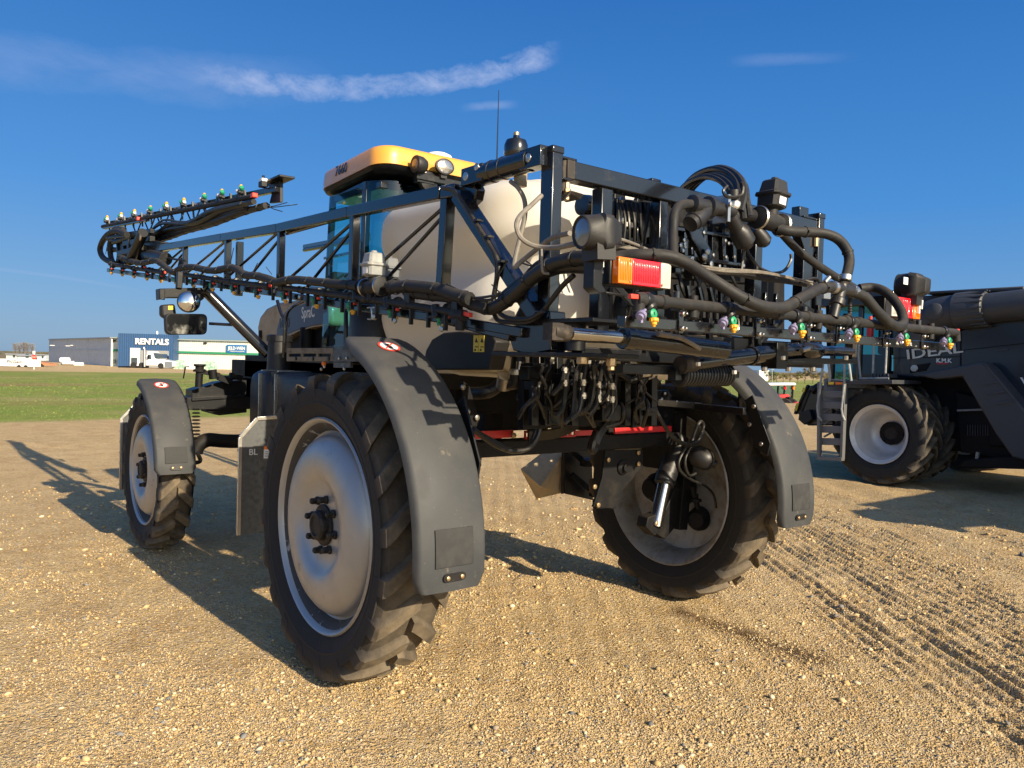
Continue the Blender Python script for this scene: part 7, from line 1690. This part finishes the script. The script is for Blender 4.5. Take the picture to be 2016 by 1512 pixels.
def car(u, v, d, m, lab, rot, pickup=False, scale=1.0):
    g_ = Q(u, v, d); base = Vector((g_.x, g_.y, gz_at(g_))); r = thing('parked_car', (0, 0, 0), lab, 'car', 'cars parked along the far lot')
    s = [(-2.1, .35), (-2.15, .75), (-2.0, .95), (-1.3, 1.0), (-.75, 1.45), (.7, 1.45), (1.35, 1.02), (2.0, .95), (2.1, .7), (2.1, .35)] if not pickup else [(-2.5, .5), (-2.5, 1.0), (-1.6, 1.1), (-1.0, 1.75), (.3, 1.75), (.55, 1.15), (2.5, 1.12), (2.5, .5)]
    MB().prism([(x, -.85, z) for x, z in s], Y_*1.7).build('body', m, r, smooth=30, bevel=.08)
    ws = [(-1.2, 1.02), (-.72, 1.38), (.66, 1.38), (1.22, 1.02)] if not pickup else [(-1.45, 1.15), (-.95, 1.66), (.22, 1.66), (.42, 1.15)]
    MB().prism([(x, -.87, z) for x, z in ws], Y_*1.74).build('window', M_win, r, smooth=0)
    for x in (-1.35, 1.35):
        for y in (-.9, .7): MB().lathe((x, y, .33), Y_, [(.31, 0), (.33, .05), (.33, .15), (.3, .2), (0, .2)], 14).build('wheel', M_tyre, r)
    for y in (-.65, .65): MB().cbox((-2.16 if not pickup else -2.5, y, .68 if not pickup else .85), (.06, .3, .14)).build('headlight', M_clear, r, smooth=0)
    r.location = base; r.rotation_euler = (0, 0, rot); r.scale = (scale,)*3; return r
yawc = math.atan2(RT0.y, RT0.x)
car(1306, 755, 150, M_cark, 'black pickup at the near end of the far car row', yawc+.5, True); car(1332, 757, 150, M_carg, 'dark grey car second from the black pickup', yawc+.6); car(1383, 759, 146, M_carb, 'blue car in the middle of the far row', yawc+.7)
car(1405, 760, 146, M_cars, 'silver car right of the blue car', yawc+.7); car(1428, 763, 140, M_carw, 'white van-like car near the grey mudguard', yawc+.35, True); car(1450, 764, 146, M_cark, 'black car at the far right of the row', yawc+.7)
car(1356, 757, 150, M_carw, 'small white car left of the blue car', yawc+.6)
# tractor
dt = 50; g_ = Q(1538, 812, dt); TR = thing('compact_tractor', Vector((g_.x, g_.y, gz_at(g_))), 'red compact tractor with glass cab and white roof', 'tractor')
K = lambda u, v, d=0: Q(u, v, dt+d)
MB().prism([K(1512, 757), K(1513, 754.5), K(1566, 753.5), K(1568, 757), K(1566, 758.5), K(1514, 759.5)], FH*1.6).build('cab_roof', M_white, TR, bevel=.04)
b = MB()
for u0, v0, u1, v1, dd_ in ((1516, 759, 1514, 783, .1), (1532, 759, 1531, 783, .1), (1545, 759, 1543, 784, .1), (1561, 758, 1560, 784, .1), (1518, 759, 1518, 783, 1.4), (1559, 758, 1558, 784, 1.4)): b.bar(K(u0, v0, dd_), K(u1, v1, dd_), .08)
b.builds('cab_frame', M_black2, TR)
g2 = MB().add([K(1515, 759, .12), K(1560, 758, .12), K(1560, 781, .12), K(1514, 783, .12)], [(0, 1, 2, 3)]); g2.add([K(1518, 759, 1.4), K(1559, 758, 1.4), K(1558, 781, 1.4), K(1518, 783, 1.4)], [(0, 1, 2, 3)]); g2.build('cab_glass', M_glasst, TR, smooth=0, recalc=False)
MB().prism([K(1530, 783, -.05), K(1534, 777, -.05), K(1552, 776, -.05), K(1556, 780, -.05), K(1545, 784, -.05)], FH*1.4).build('fender', M_red, TR, bevel=.03)
MB().prism([K(1478, 796), K(1484, 788), K(1512, 783), K(1530, 785), K(1530, 800), K(1490, 806)], FH*.9).build('hood', M_red, TR, bevel=.05)
for u, v in ((1545, 764), (1562, 764)): MB().cbox(K(u, v, -.05), (.16, .1, .16)).build('tail_light', M_redlens if u < 1550 else M_amber, TR)
for u, v, rad_, dd_ in ((1544, 800, .50, -.2), (1556, 799, .50, 1.2), (1500, 806, .34, -.1)):
    c_ = K(u, v, dd_); w_ = MB().lathe(c_, RT0*.55+FH*.83, [(rad_*.55, -.12), (rad_*.95, -.14), (rad_, -.05), (rad_, .12), (rad_*.95, .18), (rad_*.55, .15), (0, .05)], 26).build('wheel', M_tyre, TR)
MB().prism([K(1553, 806, -.3), K(1560, 795, -.3), K(1572, 791, -.3), K(1573, 806, -.3), K(1562, 813, -.3)], FH*.5).build('rear_implement', M_red, TR, bevel=.02)
b = MB(); b.bar(K(1552, 786), K(1566, 798, -.3), .05); b.bar(K(1550, 792), K(1562, 806, -.3), .06); b.cbox(K(1553, 788), (.4, .3, .4)); b.build('hitch_arm', M_dark, TR)
MB().prism([K(1474, 812), K(1480, 800), K(1494, 797), K(1500, 812), K(1490, 822), K(1478, 820)], FH*1.2).build('loader_bucket', M_cars, TR, bevel=.03)
r = thing('light_pole', Vector((Q(1520, 758, 170).x, Q(1520, 758, 170).y, -.7)), 'thin pale light pole before the yellow-green trees', 'light pole'); p = Q(1520, 758, 170); p.z = -.8
MB().cyl(p, Q(1520, 727, 170)-Z_*.0, .09, 8).build('pole', M_grey, r); MB().bar(Q(1518, 727, 170), Q(1524, 727, 170), .12).build('lamp_head', M_grey, r)

# ---- trees
def leafmat(name, c1_, c2_):
    m = bpy.data.materials.new(name); m.use_nodes = True; nt = m.node_tree; N = nt.nodes; L = nt.links; b = N['Principled BSDF']; b.inputs['Roughness'].default_value = .7
    A = N.new('ShaderNodeAttribute'); A.attribute_name = 'tone'; x = N.new('ShaderNodeMix'); x.data_type = 'RGBA'; L.new(A.outputs['Fac'], x.inputs[0]); x.inputs[6].default_value = (*c1_, 1); x.inputs[7].default_value = (*c2_, 1); L.new(x.outputs[2], b.inputs['Base Color']); return m
LM = {'willow': leafmat('willow_leaf', (.13, .13, .035), (.26, .23, .07)), 'bare': leafmat('bare_twig', (.17, .16, .16), (.25, .235, .23)), 'brown': leafmat('budding_leaf', (.16, .115, .05), (.25, .20, .09)), 'dark': leafmat('evergreen_leaf', (.018, .035, .016), (.035, .055, .025)), 'green': leafmat('green_leaf', (.05, .08, .025), (.10, .13, .04))}
M_bark = mat('bark', (.11, .085, .06), .9, var=(5, (.06, .045, .035), .4, .7))
rt = random.Random(21)
def tree(u, vb, vt, d, kind, lab, wid=.4, n=420, grp='trees on the horizon', upright=False):
    p = Q(u, vb, d); base = Vector((p.x, p.y, gz_at(p)-.1)); H = Q(u, vt, d).z-base.z; Wd = H*wid
    r = thing('tree', base, lab, 'tree', grp); b = MB(); b.tube([base, base+Z_*H*.35+RT0*.05*H*rt.uniform(-1, 1), base+Z_*H*.8], 1, 6, rs=[H*.028, H*.018, H*.006])
    cl = []
    for k in range(9 if not upright else 12):
        z0_ = H*rt.uniform(.15, .6); an = rt.uniform(0, 6.28); sp_ = .35 if upright else .9
        e = base+Vector((math.cos(an)*Wd*sp_*rt.uniform(.4, 1), math.sin(an)*Wd*sp_*rt.uniform(.4, 1), z0_+H*rt.uniform(.12, .36)*(1.3 if upright else 1))); e.z = min(e.z, base.z+H*.95)
        b.tube([base+Z_*z0_, (base+Z_*z0_+e)/2+Z_*H*.02, e], 1, 5, rs=[H*.012, H*.008, H*.003]); cl.append((e, H*rt.uniform(.10, .19)))
    b.build('trunk', M_bark, r); cl.append((base+Z_*H*.82, H*.16))
    g = np.random.default_rng(rt.randint(0, 9999)); ci = g.integers(0, len(cl), n); cc_ = np.array([cl[i][0][:] for i in ci]); rr_ = np.array([cl[i][1] for i in ci])
    dv = g.normal(0, .5, (n, 3)); dv[:, 2] *= (.8 if not upright else 1.6); c_ = cc_+dv*rr_[:, None]; c_[:, 2] = np.clip(c_[:, 2], base.z+H*.10, base.z+H)
    s = H*g.uniform(.012, .03, n); u1 = g.normal(0, 1, (n, 3)); u2 = g.normal(0, 1, (n, 3))
    if kind == 'bare': u1[:, :2] *= .35; u1[:, 2] = np.abs(u1[:, 2])+1; s2 = s*.12
    else: s2 = s
    u1 /= np.linalg.norm(u1, axis=1)[:, None]; u2 -= u1*(u1*u2).sum(1)[:, None]; u2 /= np.linalg.norm(u2, axis=1)[:, None]
    if kind == 'bare': s = s*2.2
    V = np.stack([c_-u1*s[:, None], c_+u2*s2[:, None]*.8, c_+u1*s[:, None], c_-u2*s2[:, None]*.8], 1)
    V -= np.array(base[:])
    me = bpy.data.meshes.new('crown'); me.from_pydata(V.reshape(-1, 3).tolist(), [], np.arange(n*4).reshape(-1, 4).tolist()); at = me.attributes.new('tone', 'FLOAT', 'POINT')
    ct = g.uniform(-.3, .3, len(cl)); at.data.foreach_set('value', np.repeat(np.clip(g.uniform(.1, .9, n)+ct[ci], 0, 1), 4).astype(np.float32)); me.materials.append(LM[kind])
    o = bpy.data.objects.new('crown', me); COL.objects.link(o); o.parent = r
k_ = 0
for u, vt, kind, lab in ((1513, 729, 'green', 'green tree hard by the white end block'), (1528, 731, 'willow', 'yellow-green tree just right of the light pole'), (1541, 733, 'willow', 'olive tree behind the tractor roof'), (1555, 731, 'brown', 'brownish budding tree behind the tractor cab'), (1570, 734, 'willow', 'low yellow-green tree right of the tractor roof'), (1584, 727, 'brown', 'taller brown budding tree near the ladder'), (1600, 724, 'brown', 'tallest brown tree next to the ladder'), (1620, 728, 'brown', 'brown tree seen between the ladder rails'), (1640, 730, 'willow', 'yellowish tree seen behind the ladder rungs'), (1660, 728, 'brown', 'brown tree half hidden by the ladder')):
    tree(u, 762, vt, 175, kind, lab, .6, 1700, 'spring trees on the right horizon')
for u, vt, lab in ((1438, 716, 'dark conifer above the white building, left one'), (1449, 714, 'dark conifer above the white building, tallest one'), (1461, 719, 'dark conifer above the white building, right one')): tree(u, 752, vt, 240, 'dark', lab, .22, 350, 'conifers behind the white building', True)
for u, vt, lab in ((30, 677, 'bare grey poplar, leftmost of the tall clump'), (38, 675, 'bare grey poplar, second in the tall clump'), (46, 674.5, 'bare grey poplar in the middle of the clump'), (54, 676, 'bare grey poplar, fourth in the tall clump'), (62, 677, 'bare grey poplar, rightmost with a forked top')): tree(u, 712, vt, 330, 'bare', lab, .42, 2600, 'bare poplars on the left horizon', True)
for u, vt, kind, lab in ((-4, 690, 'dark', 'dark evergreen at the left edge of the view'), (12, 689, 'green', 'low green tree right of the dark evergreen'), (24, 691, 'brown', 'low brownish tree before the poplars'), (76, 690, 'brown', 'low brown tree above the stop sign'), (86, 691, 'green', 'low green tree left of the warehouse'), (95, 692, 'brown', 'low brown tree touching the warehouse corner'), (-14, 691, 'green', 'low green tree at the frame edge')): tree(u, 712, vt, 300, kind, lab, .8, 500, 'low trees on the left horizon')
